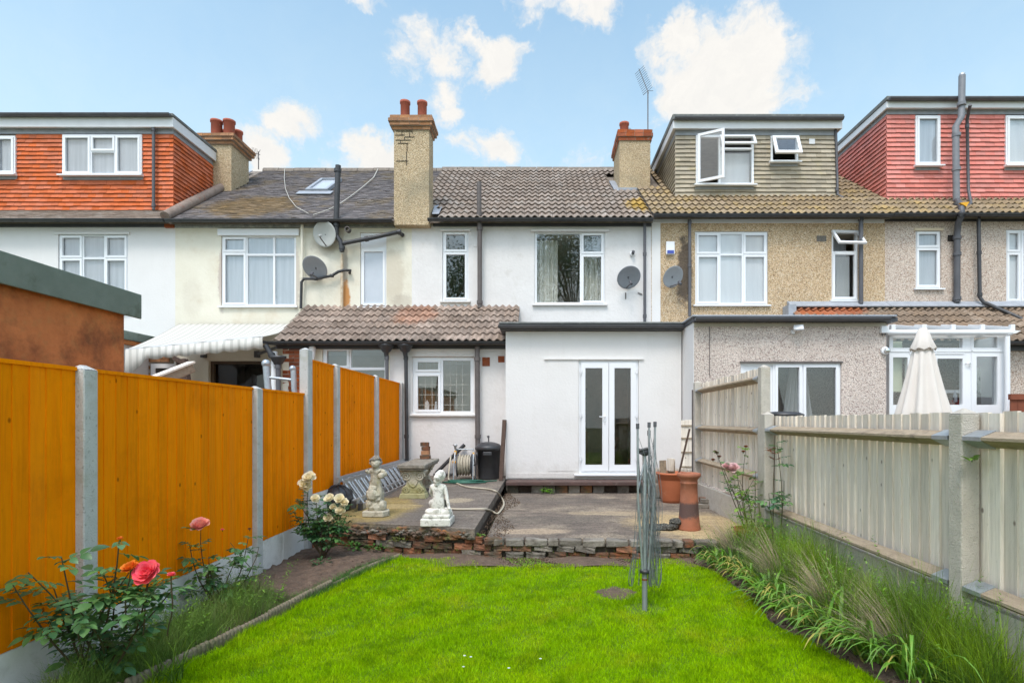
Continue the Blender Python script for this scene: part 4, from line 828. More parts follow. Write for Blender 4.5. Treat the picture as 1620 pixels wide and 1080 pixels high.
# ---------------------------------------------------------------- house 4, tan pebbledash
EZ4 = Z_(341,12.0)
H4 = thing('terraced_house', (4.9, WY, 0), 'tan pebbledashed house with olive tile-hung dormer and an open casement', 'house', 'terraced houses in the row')
w4a = (1100,1215,366,482); w4b = (1316,1358,364,475)
shell(H4, 2.40, 7.47, EZ4, wallmat=PEB_TAN, holes=[hole(*w4a,WY), hole(*w4b,WY)])
window(H4, *w4a, WY, SIX('glass'), blind=PALEBLIND, sill=True)
w,(a,b,c,d) = window(H4, *w4b, WY, [(0,1,0,.31,'open'),(0,1,.31,1,'glass')], blind=None)
MB().box(a+.25,b-.03,WY+.3,WY+.31,c,d-.5).build('curtain_or_reflection', NET, w)
MB().box(a,b,WY+.5,WY+.51,c,d).build('blind', BLIND, w)
def open_sash(parent, hinge, wd, ht, rot, name='open_sash', side='top', s=.05):
    """sash built from its hinge: top-hung (hangs down from hinge) or side-hung (extends +x)"""
    mb = MB()
    if side == 'top': r = (-wd/2, wd/2, -ht, 0)
    else: r = (0, wd, -ht, 0)
    mb.plate(r[0], r[1], r[2], r[3], -.022, .022, [(r[0]+s, r[1]-s, r[2]+s, r[3]-s)])
    o = mb.build(name, UPVC, parent, bevel=.005, seg=1, rot=rot, at=hinge, local=True)
    p = MB().box(r[0]+s-.004, r[1]-s+.004, -.004, .004, r[2]+s-.004, r[3]-s+.004)
    mesh = p.mesh('pane', GLASS); q = bpy.data.objects.new('pane', mesh); COL.objects.link(q); q.parent = parent; q.location = o.location; q.rotation_euler = rot
    return o
open_sash(w, ((a+b)/2+.0, WY+.0, d-.02), b-a+.04, .44, (math.radians(-38),0,math.radians(4)))
MB().box(2.41,2.60,WY-.012,WY-.002,Z_(660,WY),Z_(350,WY)).build('white_edge_strip', WHITE, H4)
MB().box(2.42,7.44,WY-.03,WY-.003,Z_(353,WY),Z_(346,WY)).build('fascia', WFASCIA, H4)
gutter(H4, 2.40, 7.46, 11.93, EZ4-.0, BLACKP)
r4 = roofdeck(H4, 2.40, 7.47, EZ4)
DO = 13.15; dxa, dxb = X_(1068,DO), X_(1322,DO)
k4 = lambda c: not (dxa+.05 < c.x < dxb-.05 and c.y > DO+.12) and not (1.9 < c.x < 2.85 and 14.0 < c.y < 15.3)
tile_field(r4, 'roof_tile', roman_vf(.3,.41,.034), CONC_TILE2, (2.40, D0-.06, EZ4-.02), (1,0,0), VS, 17, 14, .298, .352, k4, (), 0, 300, .005)
dm, dd = dormer(H4, EZ4, 1068, 1322, 318, 215, 207, 196, 187, DO, OLIVE_TILE,
   [(1100,1191,216,294,[(0,.41,0,1,'open'),(.41,1,0,.27,'open'),(.41,1,.27,1,'glass',False)],dict(blind=None)),
    (1218,1261,217,258,[(0,1,0,1,'open')],dict(blind=None))], .24, .104, 'l', 290)
dwx0, dwz1 = X_(1100,DO), Z_(216,DO); dw_w = X_(1191,DO)-dwx0
open_sash(H4, (dwx0+.03, DO-.10, dwz1-.0), .60, Z_(216,DO)-Z_(292,DO), (0,0,math.radians(-28)), side='side', s=.06)
open_sash(H4, (dwx0+dw_w*.70, DO-.10, dwz1-.03), dw_w*.60, .30, (math.radians(-30),0,0))
open_sash(H4, ((X_(1218,DO)+X_(1261,DO))/2, DO-.10, Z_(219,DO)), X_(1261,DO)-X_(1218,DO)-.02, .52, (math.radians(-22),0,0), s=.07)
MB().box(dwx0+dw_w*.42, dwx0+dw_w-.04, DO+.10, DO+.11, Z_(292,DO), Z_(240,DO)).build('blind', PALEBLIND, H4)
MB().box(X_(1279,DO),X_(1288,DO),DO-.04,DO-.02,Z_(229,DO),Z_(221,DO)).build('air_vent', WFASCIA, H4)
pipe(H4, [P(1322,203,DO-.05),P(1323,230,DO-.05),P(1325,308,DO-.05),P(1334,313,DO-.15)], .03, GREYP, [(P(1324,300,DO-.05),(0,0,1))])
vpipe(H4, 1091, 345, 500, 12.08, .034, GREYP, (352,420)); vpipe(H4, 1362, 340, 480, 12.07, .045, GREYP, (346,))
MB().box(X_(1292,WY),X_(1307,WY),WY-.008,WY+.02,Z_(382,WY),Z_(373,WY)).build('air_brick', mk('dark_vent',(.10,.09,.08),(.2,.18,.15),scale=30,rough=.9), H4)
# neighbour's flat-roofed extension
D4 = 9.65; nx0, nx1, nz1 = X_(1098,D4), X_(1402,D4), Z_(510,D4); fd4 = (1172,1331,573,740)
MB().plate(nx0+.003, nx1, -.05, nz1, D4, D4+.2, [hole(*fd4,D4)]).build('extension_wall', PEB_PALE, H4)
MB().box(nx0-.01, nx0, D4+.0, WY-.005, -.05, nz1).build('white_side_wall', WHITE, H4)
MB().box(nx1-.15, nx1-.001, D4+.21, WY-.02, -.05, nz1).build('extension_side_wall', PEB_PALE, H4)
MB().box(nx0+.001, nx0+.12, D4+.21, WY-.02, -.05, nz1).build('extension_inner_wall', ROOM, H4)
MB().box(nx0-.03, nx1+.15, D4-.08, WY-.014, nz1+.002, Z_(503,D4)+.0).build('extension_roof', FASCIA, H4, bevel=.006)
MB().box(nx0-.06, nx1+.12, D4-.12, WY-.016, Z_(503,D4)+.002, Z_(503,D4)+.035).build('roof_felt', LEAD, H4, bevel=.012)
gutter(H4, nx0-.02, nx1-.05, D4-.17, Z_(505,D4), GREYP)
MB().box(nx0, nx1, D4-.012, D4-.002, Z_(516.5,D4), Z_(511,D4)).build('fascia', mk('tan_fascia',(.50,.45,.36),(.40,.36,.29),rough=.7), H4)
MB().box(X_(1122,D4), X_(1122.8,D4), D4-.012, D4, Z_(594,D4), Z_(516,D4)).build('render_joint', BROWNP, H4)
w,(a,b,c,d) = window(H4, *fd4, D4, [(0,.34,0,1,'white',False),(.34,.62,0,1,'glass'),(.62,1,0,1,'glass')], fw=.05, name='french_door', sill=False)
MB().box(X_(1170,D4),X_(1333,D4),D4-.02,D4-.001,Z_(574,D4),Z_(571.5,D4)).build('door_head', BROWNP, H4)
mb = MB(); V = []; 
for k in range(41):
    t = k/40; xx = X_(1266,D4)+(t-.5)*.18; xx2 = X_(1284,D4)+(t-.5)*.62; yy = D4+.5+.05*math.sin(t*40)
    V += [(X_(1284,D4)+(t-.5)*.9, yy, .4), (X_(1284,D4)+(t-.5)*.30, yy, Z_(578,D4))]
mb.add(V, [(2*k,2*k+2,2*k+3,2*k+1) for k in range(40)], 0, True); mb.build('curtain_or_reflection', NET, w)  # tapered folds stand in for the parasol's reflection in this pane
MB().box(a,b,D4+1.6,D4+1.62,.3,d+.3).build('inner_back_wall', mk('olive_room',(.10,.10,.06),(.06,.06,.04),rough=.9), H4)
# ---------------------------------------------------------------- house 5, far right
EZ5 = Z_(340,12.0)
H5 = thing('terraced_house', (10.2, WY, 0), 'pinkish pebbledashed house with pink tile-hung dormer and tall grey vent pipe at far right', 'house', 'terraced houses in the row')
w5a = (1449,1489,364,456); w5b = (1592,1640,363,478)
shell(H5, 7.47, 12.9, EZ5, wallmat=PEB_PINK, holes=[hole(*w5a,WY), hole(*w5b,WY)])
window(H5, *w5a, WY, [(0,1,0,.30,'glass'),(0,1,.30,1,'glass')], blind=BLIND); window(H5, *w5b, WY, [(0,.5,0,.31,'glass'),(0,.5,.31,1,'glass'),(.5,1,0,1,'glass')], blind=PALEBLIND)
MB().box(X_(1446,WY),X_(1492,WY),WY-.02,WY,Z_(365,WY),Z_(361,WY)).build('window_head', mk('cream_head',(.66,.55,.40),rough=.8), H5)
fascia(H5, 7.48, 12.9, 341, 350, BLACKP); gutter(H5, 7.48, 12.9, 11.93, EZ5, BLACKP)
r5 = roofdeck(H5, 7.47, 12.9, EZ5)
DP = 12.86; pxa = X_(1402,DP)
tile_field(r5, 'roof_tile', roman_vf(.3,.41,.034), CONC_TILE2, (7.47, D0-.06, EZ5-.02), (1,0,0), VS, 18, 14, .298, .352, lambda c: not (c.x > pxa+.05 and c.y > DP+.12), (), 0, 300, .005)
dormer(H5, EZ5, 1402, 1402+370, 326, 182, 175, 166, 159, DP, PINK_TILE,
   [(1446,1485,185,264,[(0,1,0,1,'glass',True)],dict(blind=BLIND)), (1588,1632,185,264,[(0,1,0,1,'glass',True)],dict(blind=PALEBLIND))], .22, .105, 'l', 295, xlim=(-99, X_(1640,DP)))
pipe(H5, [P(1522,120,12.55),P(1521,185,12.5),P(1512,200,12.5),P(1513,318,12.5)], .068, mk('grey_vent_pipe',(.17,.175,.19),(.22,.225,.24),rough=.45), [(P(1513,214,12.5),(0,0,1)),(P(1513,268,12.5),(0,0,1)),(P(1521,165,12.5),(0,0,1))], 'vent_pipe')
MB().lathe([(.06,0),(.055,.05),(.03,.06),(0,.06)], P(1522,120,12.55), 12).build('pipe_cap', ALU, H5)
pipe(H5, [P(1513,316,12.5),P(1520,325,12.3),P(1522,340,11.8),P(1516,352,12.05),P(1514,372,12.1),P(1514,478,12.1)], .062, GREYP, [(P(1515,322,12.4),(.3,-.2,-1)),(P(1514,402,12.1),(0,0,1)),(P(1514,472,12.1),(0,0,1)),(P(1514,376,12.1),(0,0,1))], 'soil_pipe')
pipe(H5, [P(1535,166,12.45),P(1532,180,12.6),P(1530,190,12.7),P(1532,300,12.7),P(1536,322,12.5),P(1524,330,12.3)], .033, GREYP, [(P(1530,200,12.7),(0,0,1))])
pipe(H5, [P(1548,343,12.05),P(1550,470,12.05),P(1556,478,12.0),P(1600,497,11.7),P(1640,515,11.4)], .038, BLACKP, [(P(1549,400,12.05),(0,0,1)),(P(1550,466,12.05),(0,0,1))])
MB().box(X_(1499,WY),X_(1510,WY),WY-.006,WY+.02,Z_(382,WY),Z_(372,WY)).build('air_brick', DARKROOM, H5)
MB().prism([(X_(1508,12.3),6.18),(X_(1523,12.3),6.2),(X_(1518,12.3),6.10)], 12.1, 12.15, 'y').build('yellow_tag', YEL, H5)
# lean-to across houses 4 and 5
def leanroof2(root, xa, xb):
    d = MB().prism([(10.76,zl0-.05),(10.76,zl0-.02),(12.195,zl1-.02),(12.195,zl1-.05)], xa, xb, 'x').build('lean_to_roof', MORTAR, root)
    nc = int(round((xb-xa)/.30)); tile_field(d, 'lean_to_tile', roman_vf((xb-xa)/nc, .42, .036), LEAN_TILE2, (xa, 10.70, zl0-.015), (1,0,0), VL, nc, 6, (xb-xa)/nc, Ll/5.75, None, (), 0, 300, .006)
    MB().prism([(12.0, zl1-.02),(12.19,zl1+.08),(12.195,zl1+.14),(12.17,zl1+.14),(11.98,zl1+.0)], xa, xb, 'x').build('lead_flashing', LEAD, d)
leanroof2(H4, X_(1245,12.19), 7.465); leanroof2(H5, 7.475, 12.5)
MB().box(X_(1238,WY),X_(1250,WY),11.9,WY-.002,3.6,Z_(486,WY)).build('lead_soaker', LEAD, H4)
MB().plate(nx1+.01, 12.5, -.05, Z_(543,LY), LY, LY+.15, [(6.35,8.35,.3,2.9)]).build('lean_to_wall', PEB_PINK, H5)
gutter(H5, X_(1560,10.6), 12.4, 10.64, zl0, BLACKP); MB().box(X_(1580,LY),12.5,10.84,LY-.003,Z_(555,LY),Z_(542,LY)).build('fascia', BLACKP, H5)
# white glazed porch
DG = 10.0
gp = thing('glazed_porch', P(1505,700,DG), 'white framed glazed porch with clear roof bars behind the closed parasol', 'porch')
gx0, gx1, gzt = X_(1407,DG), X_(1598,DG), Z_(529,DG); gz0 = .28
def gpr(px0,px1,py0,py1): return (X_(px0,DG),X_(px1,DG),Z_(py1,DG),Z_(py0,DG))
hs = [gpr(1413,1523,535,550),gpr(1541,1578,533,550),gpr(1413,1436,565,640),gpr(1483,1523,567,640),gpr(1545,1578,564,640)]
fr_ = MB().plate(gx0, gx1, gz0, gzt, DG, DG+.08, hs).build('frame', UPVC, gp, bevel=.006, seg=1)
for q in (gpr(1439,1525,558,560),gpr(1536,1538,531,700),gpr(1408,1590,555,556.5)): MB().box(q[0],q[1],DG-.012,DG-.002,q[2],q[3]).build('frame_bead', UPVC, gp)
for h in hs: MB().box(h[0]-.004,h[1]+.004,DG+.03,DG+.036,h[2]-.004,h[3]+.004).build('pane', GLASS, gp)
MB().tube([(X_(1402,DG-.1),DG-.1,gzt+.02),(X_(1600,DG-.1),DG-.1,gzt+.02)],.05,12).build('gutter', UPVC, gp)
MB().prism([(X_(1592,DG-.1),gzt+.06),(X_(1612,DG-.1),gzt+.045),(X_(1604,DG-.1),gzt-.0),(X_(1592,DG-.1),gzt-.02)], DG-.14, DG-.06, 'y').build('gutter_end', UPVC, gp)
mb = MB(); mb.tube([P(1593,532,DG-.1),P(1594,720,DG-.1)],.045,12); mb.build('downpipe', UPVC, gp)
for q in (1407,1456,1501,1547,1594):
    mb = MB(); mb.beam((X_(q,DG),DG-.05,gzt+.1),(X_(q,DG),10.9,gzt+.30),.05,.06); mb.bbox((X_(q,DG),DG-.09,gzt+.10),(.075,.06,.12)); mb.build('roof_bar', UPVC, gp, bevel=.006)
mb = MB(); mb.add([(gx0,DG-.08,gzt+.07),(gx1,DG-.08,gzt+.07),(gx1,10.88,gzt+.27),(gx0,10.88,gzt+.27)],[(0,1,2,3)]); mb.build('roof_sheet', glass_mat('clear_roof_sheet',(.85,.85,.82),1.6), gp)
MB().box(gx1-.06,gx1,DG+.09,10.88,gz0,gzt).build('side_frame', UPVC, gp); MB().box(gx0,gx0+.05,DG+.09,10.88,gz0,gzt).build('side_frame', UPVC, gp)
hh = P(1527,575,DG); m = MB(); m.tube([hh,hh+Vector((.0,-.04,0)),hh+Vector((.07,-.04,0))],.008,8); m.box(hh.x+.06,hh.x+.075,DG-.03,DG-.0,hh.z-.06,hh.z+.01); m.build('handle', CHROME, gp)
MB().box(X_(1413,DG),X_(1436,DG),DG+.15,DG+.16,Z_(619,DG),gzt-.1).build('blind', mk('green_white_blind',(.55,.58,.44),rough=.9), gp)
MB().box(X_(1470,10.4),X_(1535,10.4),10.5,10.56,Z_(621,10.4),Z_(616,10.4)).build('inner_shelf', UPVC, gp)
MB().box(X_(1543,10.4),X_(1590,10.4),10.6,10.66,Z_(620,10.4),Z_(580,10.4)).build('frosted_screen', mk('patterned_frosting',(.55,.6,.6),(.35,.4,.42),scale=5,rough=.7,c3=(.10,.12,.12),t3=.56,s3=9,w3=.03), gp)
MB().box(X_(1543,10.4),X_(1590,10.4),10.58,10.66,0,Z_(622,10.4)).build('inner_panel', mk('grey_panel',(.34,.36,.36),rough=.7), gp)
t = thing('glass_bottle', P(1511,640,10.45), 'clear bottle standing inside the porch door', 'bottle')
MB().lathe([(.035,0),(.035,.13),(.012,.18),(.012,.22)], P(1511,636,10.45), 12).build('body', FROST, t)
t = thing('red_box', P(1515,650,10.5), 'small dark red item inside the glazed porch', 'box')
mb = MB().box(X_(1504,10.5),X_(1522,10.5),10.45,10.6,Z_(645,10.5),Z_(632,10.5)); mb.build('body', mk('dark_red',(.25,.03,.03),rough=.5), t, bevel=.015)
MB().box(X_(1502,10.5),X_(1524,10.5),10.44,10.61,Z_(632,10.5),Z_(629,10.5)).build('lid', DARKROOM, t, bevel=.01)
MB().box(X_(1480,10.6),X_(1545,10.6),10.44,10.8,Z_(648,10.6),Z_(645,10.6)).build('inner_table', DARKROOM, gp)
# ---------------------------------------------------------------- things fixed to the houses
def dish(px, py, D, rx, tilt, yaw, mat, label, arm_end, wall=(0,.16)):
    c = P(px, py, D); R = rx/F*D
    t = thing('satellite_dish', c, label, 'satellite dish', 'satellite dishes on the house walls')
    M = Euler((math.radians(90+tilt), 0, math.radians(yaw))).to_matrix()
    prof = [(0,-.045),(R*.3,-.041),(R*.6,-.028),(R*.85,-.010),(R,.0),(R+.004,-.004),(R*.99,-.010),(R*.85,-.02),(R*.6,-.038),(R*.3,-.051),(0,-.055)]
    MB().lathe(prof, (0,0,0), 32, M=M, sy=1.0).build('reflector', mat, t, local=True)
    a = M @ Vector((0,-R*.95,-.02)); f = M @ Vector((arm_end[0],-R*arm_end[1],R*.75))
    m = MB(); m.tube([a, f], .012, 8); m.build('arm', BROWNP, t, local=True)
    d = (M @ Vector((0,.15,-1))).normalized()
    m = MB(); m.tube([f+d*-.03, f+d*.07], .028, 10); m.build('receiver', mat if mat is DISHL else GREYP, t, local=True)
    m = MB(); m.tube([M @ Vector((0,0,-.05)), (0, .12, -.04), (0, .2, -.04)], .02, 8); m.bbox((0,.165,-.04),(.12,.012,.16)); m.build('wall_bracket', GREYP, t, local=True)
    return t
dish(513, 370, 12.0, 20, 14, -14, DISHL, 'round pale grey satellite dish beside the black soil pipe on the cream wall', (0,.2))
dish(498, 424, 12.0, 20, 38, -10, DISHG, 'dark grey satellite dish on the cream wall above the tiled lean-to', (0,.2))
dish(995, 439, 12.0, 19, 36, 12, DISHG, 'dark grey satellite dish on the white wall beside the large bedroom window', (0,.2))
dish(1065, 438, 12.0, 17.5, 32, 22, mk('mid_grey_dish',(.40,.41,.43),(.36,.37,.39),rough=.5), 'light grey satellite dish on the tan pebbledash beside the stained downpipe', (.1,.3))
def aerial(px, pt, pb, D, label, els, ang):
    b = P(px, pb, D); h = Z_(pt, D)-b.z; t = thing('tv_aerial', b, label, 'aerial')
    top = Vector((-(9/F*D) if els > 3 else 0, 0, h)); 
    MB().tube([(0,0,0), (0,0,h*.62 if els > 3 else h)], .014, 8).build('mast', BROWNP, t, local=True)
    m = MB(); c = Vector((0,0,h*.62 if els > 3 else h*.85)); d = Vector(ang).normalized(); L = h*.42
    m.tube([c-d*.05, c+d*L], .009, 6); u = d.cross(Vector((0,1,.2))).normalized(); v = Vector((0,1,0))
    for k in range(els*2):
        q = c+d*(L*(k+.3)/(els*2)); m.tube([q-(u*.10+v*.12), q+(u*.10+v*.12)], .005, 5)
    for s in (-1,1): m.tube([c+d*.02, c+d*.02+u*s*.13-d*.05], .006, 5)
    m.build('antenna', BROWNP, t, local=True); return t
aerial(1025, 108, 206, 14.4, 'thin tall television aerial on the chimney by the olive dormer', 6, (-.35,.1,1))
aerial(409, 240, 268, 15.9, 'small television aerial above the ridge near the four-pot chimney', 2, (-1,.2,.35))
# cables across the dark roof
def cable(name, pts, r, mat, label, cat='cable'):
    return tag(MB().tube(pts, r, 6).build(name, mat), label, cat)
def roofpt(px, py, z0):  # point on the roof plane seen at this pixel
    k = (CY-py)/F; D = (SL*D0 - z0 + CH)/(SL-k); return Vector(((px-CX)/F*D, D-.05, z0+SL*(D-D0)+.05))
WC = mk('pale_cable', (.55,.52,.46), rough=.6)
cable('roof_cable', [roofpt(*q, EZ2) for q in ((600,269),(592,285),(575,300),(556,315),(536,329),(520,337),(497,345))], .010, WC, 'pale cable draped across the dark tiled roof beside the party chimney')
cable('roof_cable', [roofpt(*q, EZ2) for q in ((452,269),(451,285),(453,303),(459,318),(470,332),(490,343))], .007, WC, 'thin cable hanging down the dark roof left of the roof window')
# alarm box
c = P(1059,394,WY); t = thing('alarm_box', (c.x,WY,c.z), 'white alarm box with blue label on the tan pebbledash', 'alarm box')
bx0,bx1,bz0,bz1 = X_(1053,WY),X_(1066.5,WY),Z_(404,WY),Z_(383,WY)
MB().prism([(WY-.006,bz0),(WY-.07,bz0+.01),(WY-.06,bz1),(WY-.006,bz1)], bx0, bx1, 'x').build('case', UPVC, t, bevel=.012)
MB().box(bx0+.02,bx1-.02,WY-.075,WY-.068,bz0+.02,bz0+.09).build('label_strip', BLUE, t)
# small wall camera
c = P(1000,402,WY); t = thing('wall_camera', (c.x,WY,c.z), 'small round white wall camera above the dish on the white wall', 'camera')
M90 = Matrix.Rotation(math.pi/2,3,'X')
MB().lathe([(0,.0),(.055,0),(.055,.03),(.035,.05),(0,.05)], (c.x,WY-.002,c.z), 20, M=M90).build('base', UPVC, t)
MB().lathe([(0,.0),(.034,0),(.034,.06),(.02,.075),(0,.078)], (c.x+.01,WY-.05,c.z), 16, M=Matrix.Rotation(math.radians(60),3,'X')).build('lens_housing', GREYP, t)
# floodlight on extension of house 4
c = P(1258,520,D4); t = thing('floodlight', (c.x,D4,c.z), 'small white floodlight on the pale pebbledashed extension', 'floodlight')
m = MB(); m.bbox((c.x,D4-.12,c.z+.0),(.15,.05,.10),(math.radians(-35),0,math.radians(-25))); m.build('lamp', UPVC, t, bevel=.008)
m = MB(); m.bbox((c.x+.012,D4-.15,c.z-.012),(.12,.01,.075),(math.radians(-35),0,math.radians(-25))); m.build('lens', FROST, t)
m = MB(); m.tube([(c.x-.05,D4,c.z-.06),(c.x-.04,D4-.06,c.z-.05),(c.x-.02,D4-.1,c.z-.01)],.014,8); m.bbox((c.x-.05,D4-.02,c.z-.06),(.06,.04,.06)); m.build('bracket', UPVC, t)
# junction box and round lamp beside the porch
c = P(1397,522,D4); t = thing('junction_box', (c.x,D4,c.z), 'white junction box under the gutter corner left of the porch', 'junction box')
MB().bbox((c.x,D4-.035,c.z),(.13,.07,.12)).build('case', UPVC, t, bevel=.008)
m = MB(); [m.tube([(c.x+dx,D4-.03,c.z-.06),(c.x+dx,D4-.03,c.z-.09)],.012,8) for dx in (-.03,.02)]; m.build('cable_gland', GREYP, t)
c = P(1399,555,D4); t = thing('wall_lamp', (c.x,D4,c.z), 'round chrome wall lamp at the corner left of the porch', 'lamp')
MB().lathe([(0,.0),(.07,0),(.07,.03),(.055,.04),(.0,.04)], (c.x,D4-.002,c.z), 20, M=M90).build('base', UPVC, t)
MB().lathe([(0,.0),(.045,0),(.045,.05),(.03,.06),(0,.06)], (c.x+.01,D4-.04,c.z), 20, M=M90).build('reflector', CHROME, t)
# awning
t = thing('awning', (-6.5,WY,3.3), 'cream striped sagging retractable awning with scalloped valance', 'awning')
Lw, Rw = Vector((X_(283,12.1),12.1,Z_(512,12.1))), Vector((X_(475,12.1),12.1,Z_(512,12.1))); Lf, Rf = P(198,553,10.45), P(415,533,10.5)
nx_, ny_ = 48, 12; V = []; Fc = []
for j in range(ny_+1):
    for i in range(nx_+1):
        s, v = i/nx_, j/ny_; p = (Lw*(1-s)+Rw*s)*(1-v)+(Lf*(1-s)+Rf*s)*v
        p.z -= .09*math.sin(math.pi*v)*(.4+.6*math.sin(math.pi*s)) + .012*math.sin(s*31)*v; V.append(p)
for j in range(ny_):
    for i in range(nx_): a = j*(nx_+1)+i; Fc.append((a,a+nx_+1,a+nx_+2,a+1))
o = MB().add(V, Fc, 0, True).build('canopy', AWN, t); sm = o.modifiers.new('thick','SOLIDIFY'); sm.thickness = .004
V = []; Fc = []
for i in range(121):
    s = i/120; p = Lf*(1-s)+Rf*s; dz = .23-.035*(1-abs(math.cos(s*math.pi*9))); yb = p.y+.02*math.sin(s*33)
    if s < .16: dz += (.16-s)*1.9
    V += [tuple(p), (p.x, yb-.01, p.z-dz*.55), (p.x, yb, p.z-dz)]
for i in range(120): a = 3*i; Fc += [(a,a+1,a+4,a+3),(a+1,a+2,a+5,a+4)]
o = MB().add(V, Fc, 0, True).build('valance', AWN, t); sm = o.modifiers.new('thick','SOLIDIFY'); sm.thickness = .003
MB().tube([Lf+Vector((0,.03,.0)), Rf+Vector((0,.03,0))], .025, 8).build('front_bar', ALU, t)
for k,(s0,s1) in enumerate(((.35,.1),(.78,.95))):
    a = Vector((X_(320+85*k,12.1),12.15,Z_(560,12.1))); b = Lf*(1-s1)+Rf*s1+Vector((0,.05,-.05)); e = (a+b)/2+Vector((.5,0,.05))
    m = MB(); m.beam(a,e,.035,.05); m.beam(e,b,.035,.05); m.bbox(a,(.09,.1,.14)); m.build('arm', GREYP, t)
pc = P(277,560,10.9); tag(MB().tube([(pc.x,10.9,.1),(pc.x,10.9,2.65)],.02,8).build('awning_prop', UPVC), 'thin white post standing under the cream awning', 'post')
# ---------------------------------------------------------------- shed behind the left fence
t = thing('shed', (-3.9,3.4,0), 'rust-brown board shed with green felt roof behind the orange fence', 'shed')
MB().box(-5.2,-3.25,.6,4.39,.05,2.45).build('wall', OSB, t)
mb = MB(); mb.prism([(-5.4,2.36),(-3.2,2.33),(-3.2,2.5),(-5.4,2.62)], .4, 4.47, 'y'); mb.build('felt_roof', FELT, t, bevel=.02)
mb = MB(); mb.prism([(-3.205,2.31),(-3.188,2.31),(-3.188,2.505),(-3.205,2.505)], .38, 4.50, 'y'); mb.build('felt_edge', FELT, t, bevel=.006)
# old planks leaning beyond the fence
t = thing('pergola_beam', P(270,590,6.3), 'broken weathered timber beam sticking up over the orange fence', 'timber beam')
m = MB(); a, b = P(225,612,6.0), P(303,581,6.5); m.beam(a,b,.10,.11); m.build('beam', RAILWOOD, t, bevel=.012)
m = MB(); m.beam(a+Vector((0,.0,.06)),b+Vector((0,0,.06)),.13,.02); m.build('cap_board', GREYWOOD, t)
t = thing('timber_post', P(292,600,6.9), 'short dark brown timber post leaning behind the broken beam', 'post')
m = MB(); m.beam(P(299,650,6.9),P(288,568,6.9),.09,.11); m.build('upright', DARKW, t, bevel=.01)
MB().bbox(P(285,571,6.85),(.16,.05,.05),(0,.5,.2)).build('top_piece', DARKW, t)
# play frame poles
t = thing('play_frame', P(436,600,8.6), 'grey metal play frame with ball-topped posts behind the fence', 'play frame')
def pole(px0,py0,px1,py1,D,r,name='pole'):
    a,b = P(px0,py0,D),P(px1,py1,D); MB().tube([b, b*.5+a*.5+Vector((-.01,0,0)), a], r, 12).build(name, GALV, t)
pole(421,577,428,640,8.6,.05); pole(464,585,468,640,8.6,.04)
for q in ((421,575,.065),(463,583,.05)):
    MB().lathe([(q[2]*math.sin(a),q[2]*-math.cos(a)) for a in [math.pi*k/8 for k in range(9)]], P(q[0],q[1],8.6), 16).build('ball_cap', GALV, t)
MB().tube([P(427,597,8.6),P(465,601,8.6)],.022,8).build('crossbar', GALV, t)
# ---------------------------------------------------------------- left fence: orange panels between concrete posts
FXL = -2.72
t = thing('panel_fence', (FXL,6,0), 'bright orange stained board fence with concrete posts along the left border', 'fence')
posts = [(-.2,1.83),(1.35,1.83),(3.33,1.83),(5.34,1.83),(6.50,2.34),(7.42,2.25),(9.22,2.25),(10.84,2.25)]
for y, h in posts:
    w = .10 if y < 10 else .11; wy = .105 if h < 2.3 else .13
    m = MB(); z = h-.03
    x0_, x1_ = FXL-w/2+.012, FXL+w/2+.012
    m.box(x0_,x1_,y-wy/2,y+wy/2,-.1,z)
    m.add([(x0_,y-wy/2,z),(x1_,y-wy/2,z),(x1_,y+wy/2,z),(x0_,y+wy/2,z),((x0_+x1_)/2,y-wy*.2,z+.03),((x0_+x1_)/2,y+wy*.2,z+.03)],[(0,1,4),(1,2,5,4),(2,3,5),(3,0,4,5)])
    m.build('concrete_post', CONCRETE, t, bevel=.006, seg=1)
BME = {}
def board_mesh(key, w, h, th, mat, taper=.006):
    k = (key, round(w,3), round(h,3))
    if k not in BME:
        m = MB(); v = [(-th,0,0),(0,0,0),(-taper,w,0),(-th,w,0)]
        m.add([(a,b,0) for a,b,_ in v]+[(a,b,h) for a,b,_ in v],[(3,2,1,0),(4,5,6,7),(0,1,5,4),(1,2,6,5),(2,3,7,6),(3,0,4,7)]); BME[k] = m.mesh('board', mat)
    return BME[k]
def panel(parent, ya, yb, z0, z1, x, mat, bw=.098, side=1, taper=.0045, jz=.0, name='board', groupname='panel'):
    n = int(round((yb-ya)/bw)); bw = (yb-ya)/n; me = board_mesh(mat.name+str(side), bw+.004, z1-z0, .018, mat, taper)
    for k in range(n):
        M = Matrix.Translation((x+random.uniform(0,.003)*side, ya+bw*k if side > 0 else ya+bw*(k+1), z0+random.uniform(-jz,jz))) @ (Matrix.Identity(4) if side > 0 else Matrix.Rotation(math.pi,4,'Z'))
        inst(me, name, M, parent)
for (y0,_),(y1,h1),(z0,z1,zg) in zip(posts[:-1], posts[1:], [(.33,1.79,.02)]*4+[(.63,2.2,.33)]*3):
    a, b = y0+.055, y1-.055
    panel(t, a, b, z0, z1, FXL+.015, ORANGE)
    MB().box(FXL-.045,FXL+.024,a,b,z1,z1+.022).build('cap_rail', ORANGE, t)
    mid = (a+b)/2 if b-a > 1.2 else b
    MB().box(FXL-.02,FXL+.012,a,(a+b)/2-.004,zg-.03 if zg<.1 else zg-.25,z0-.003).build('gravel_board', GRAVELB, t, bevel=.004, seg=1)
    MB().box(FXL-.02,FXL+.012,(a+b)/2+.004,b,zg-.03 if zg<.1 else zg-.25,z0-.003).build('gravel_board', GRAVELB, t, bevel=.004, seg=1)
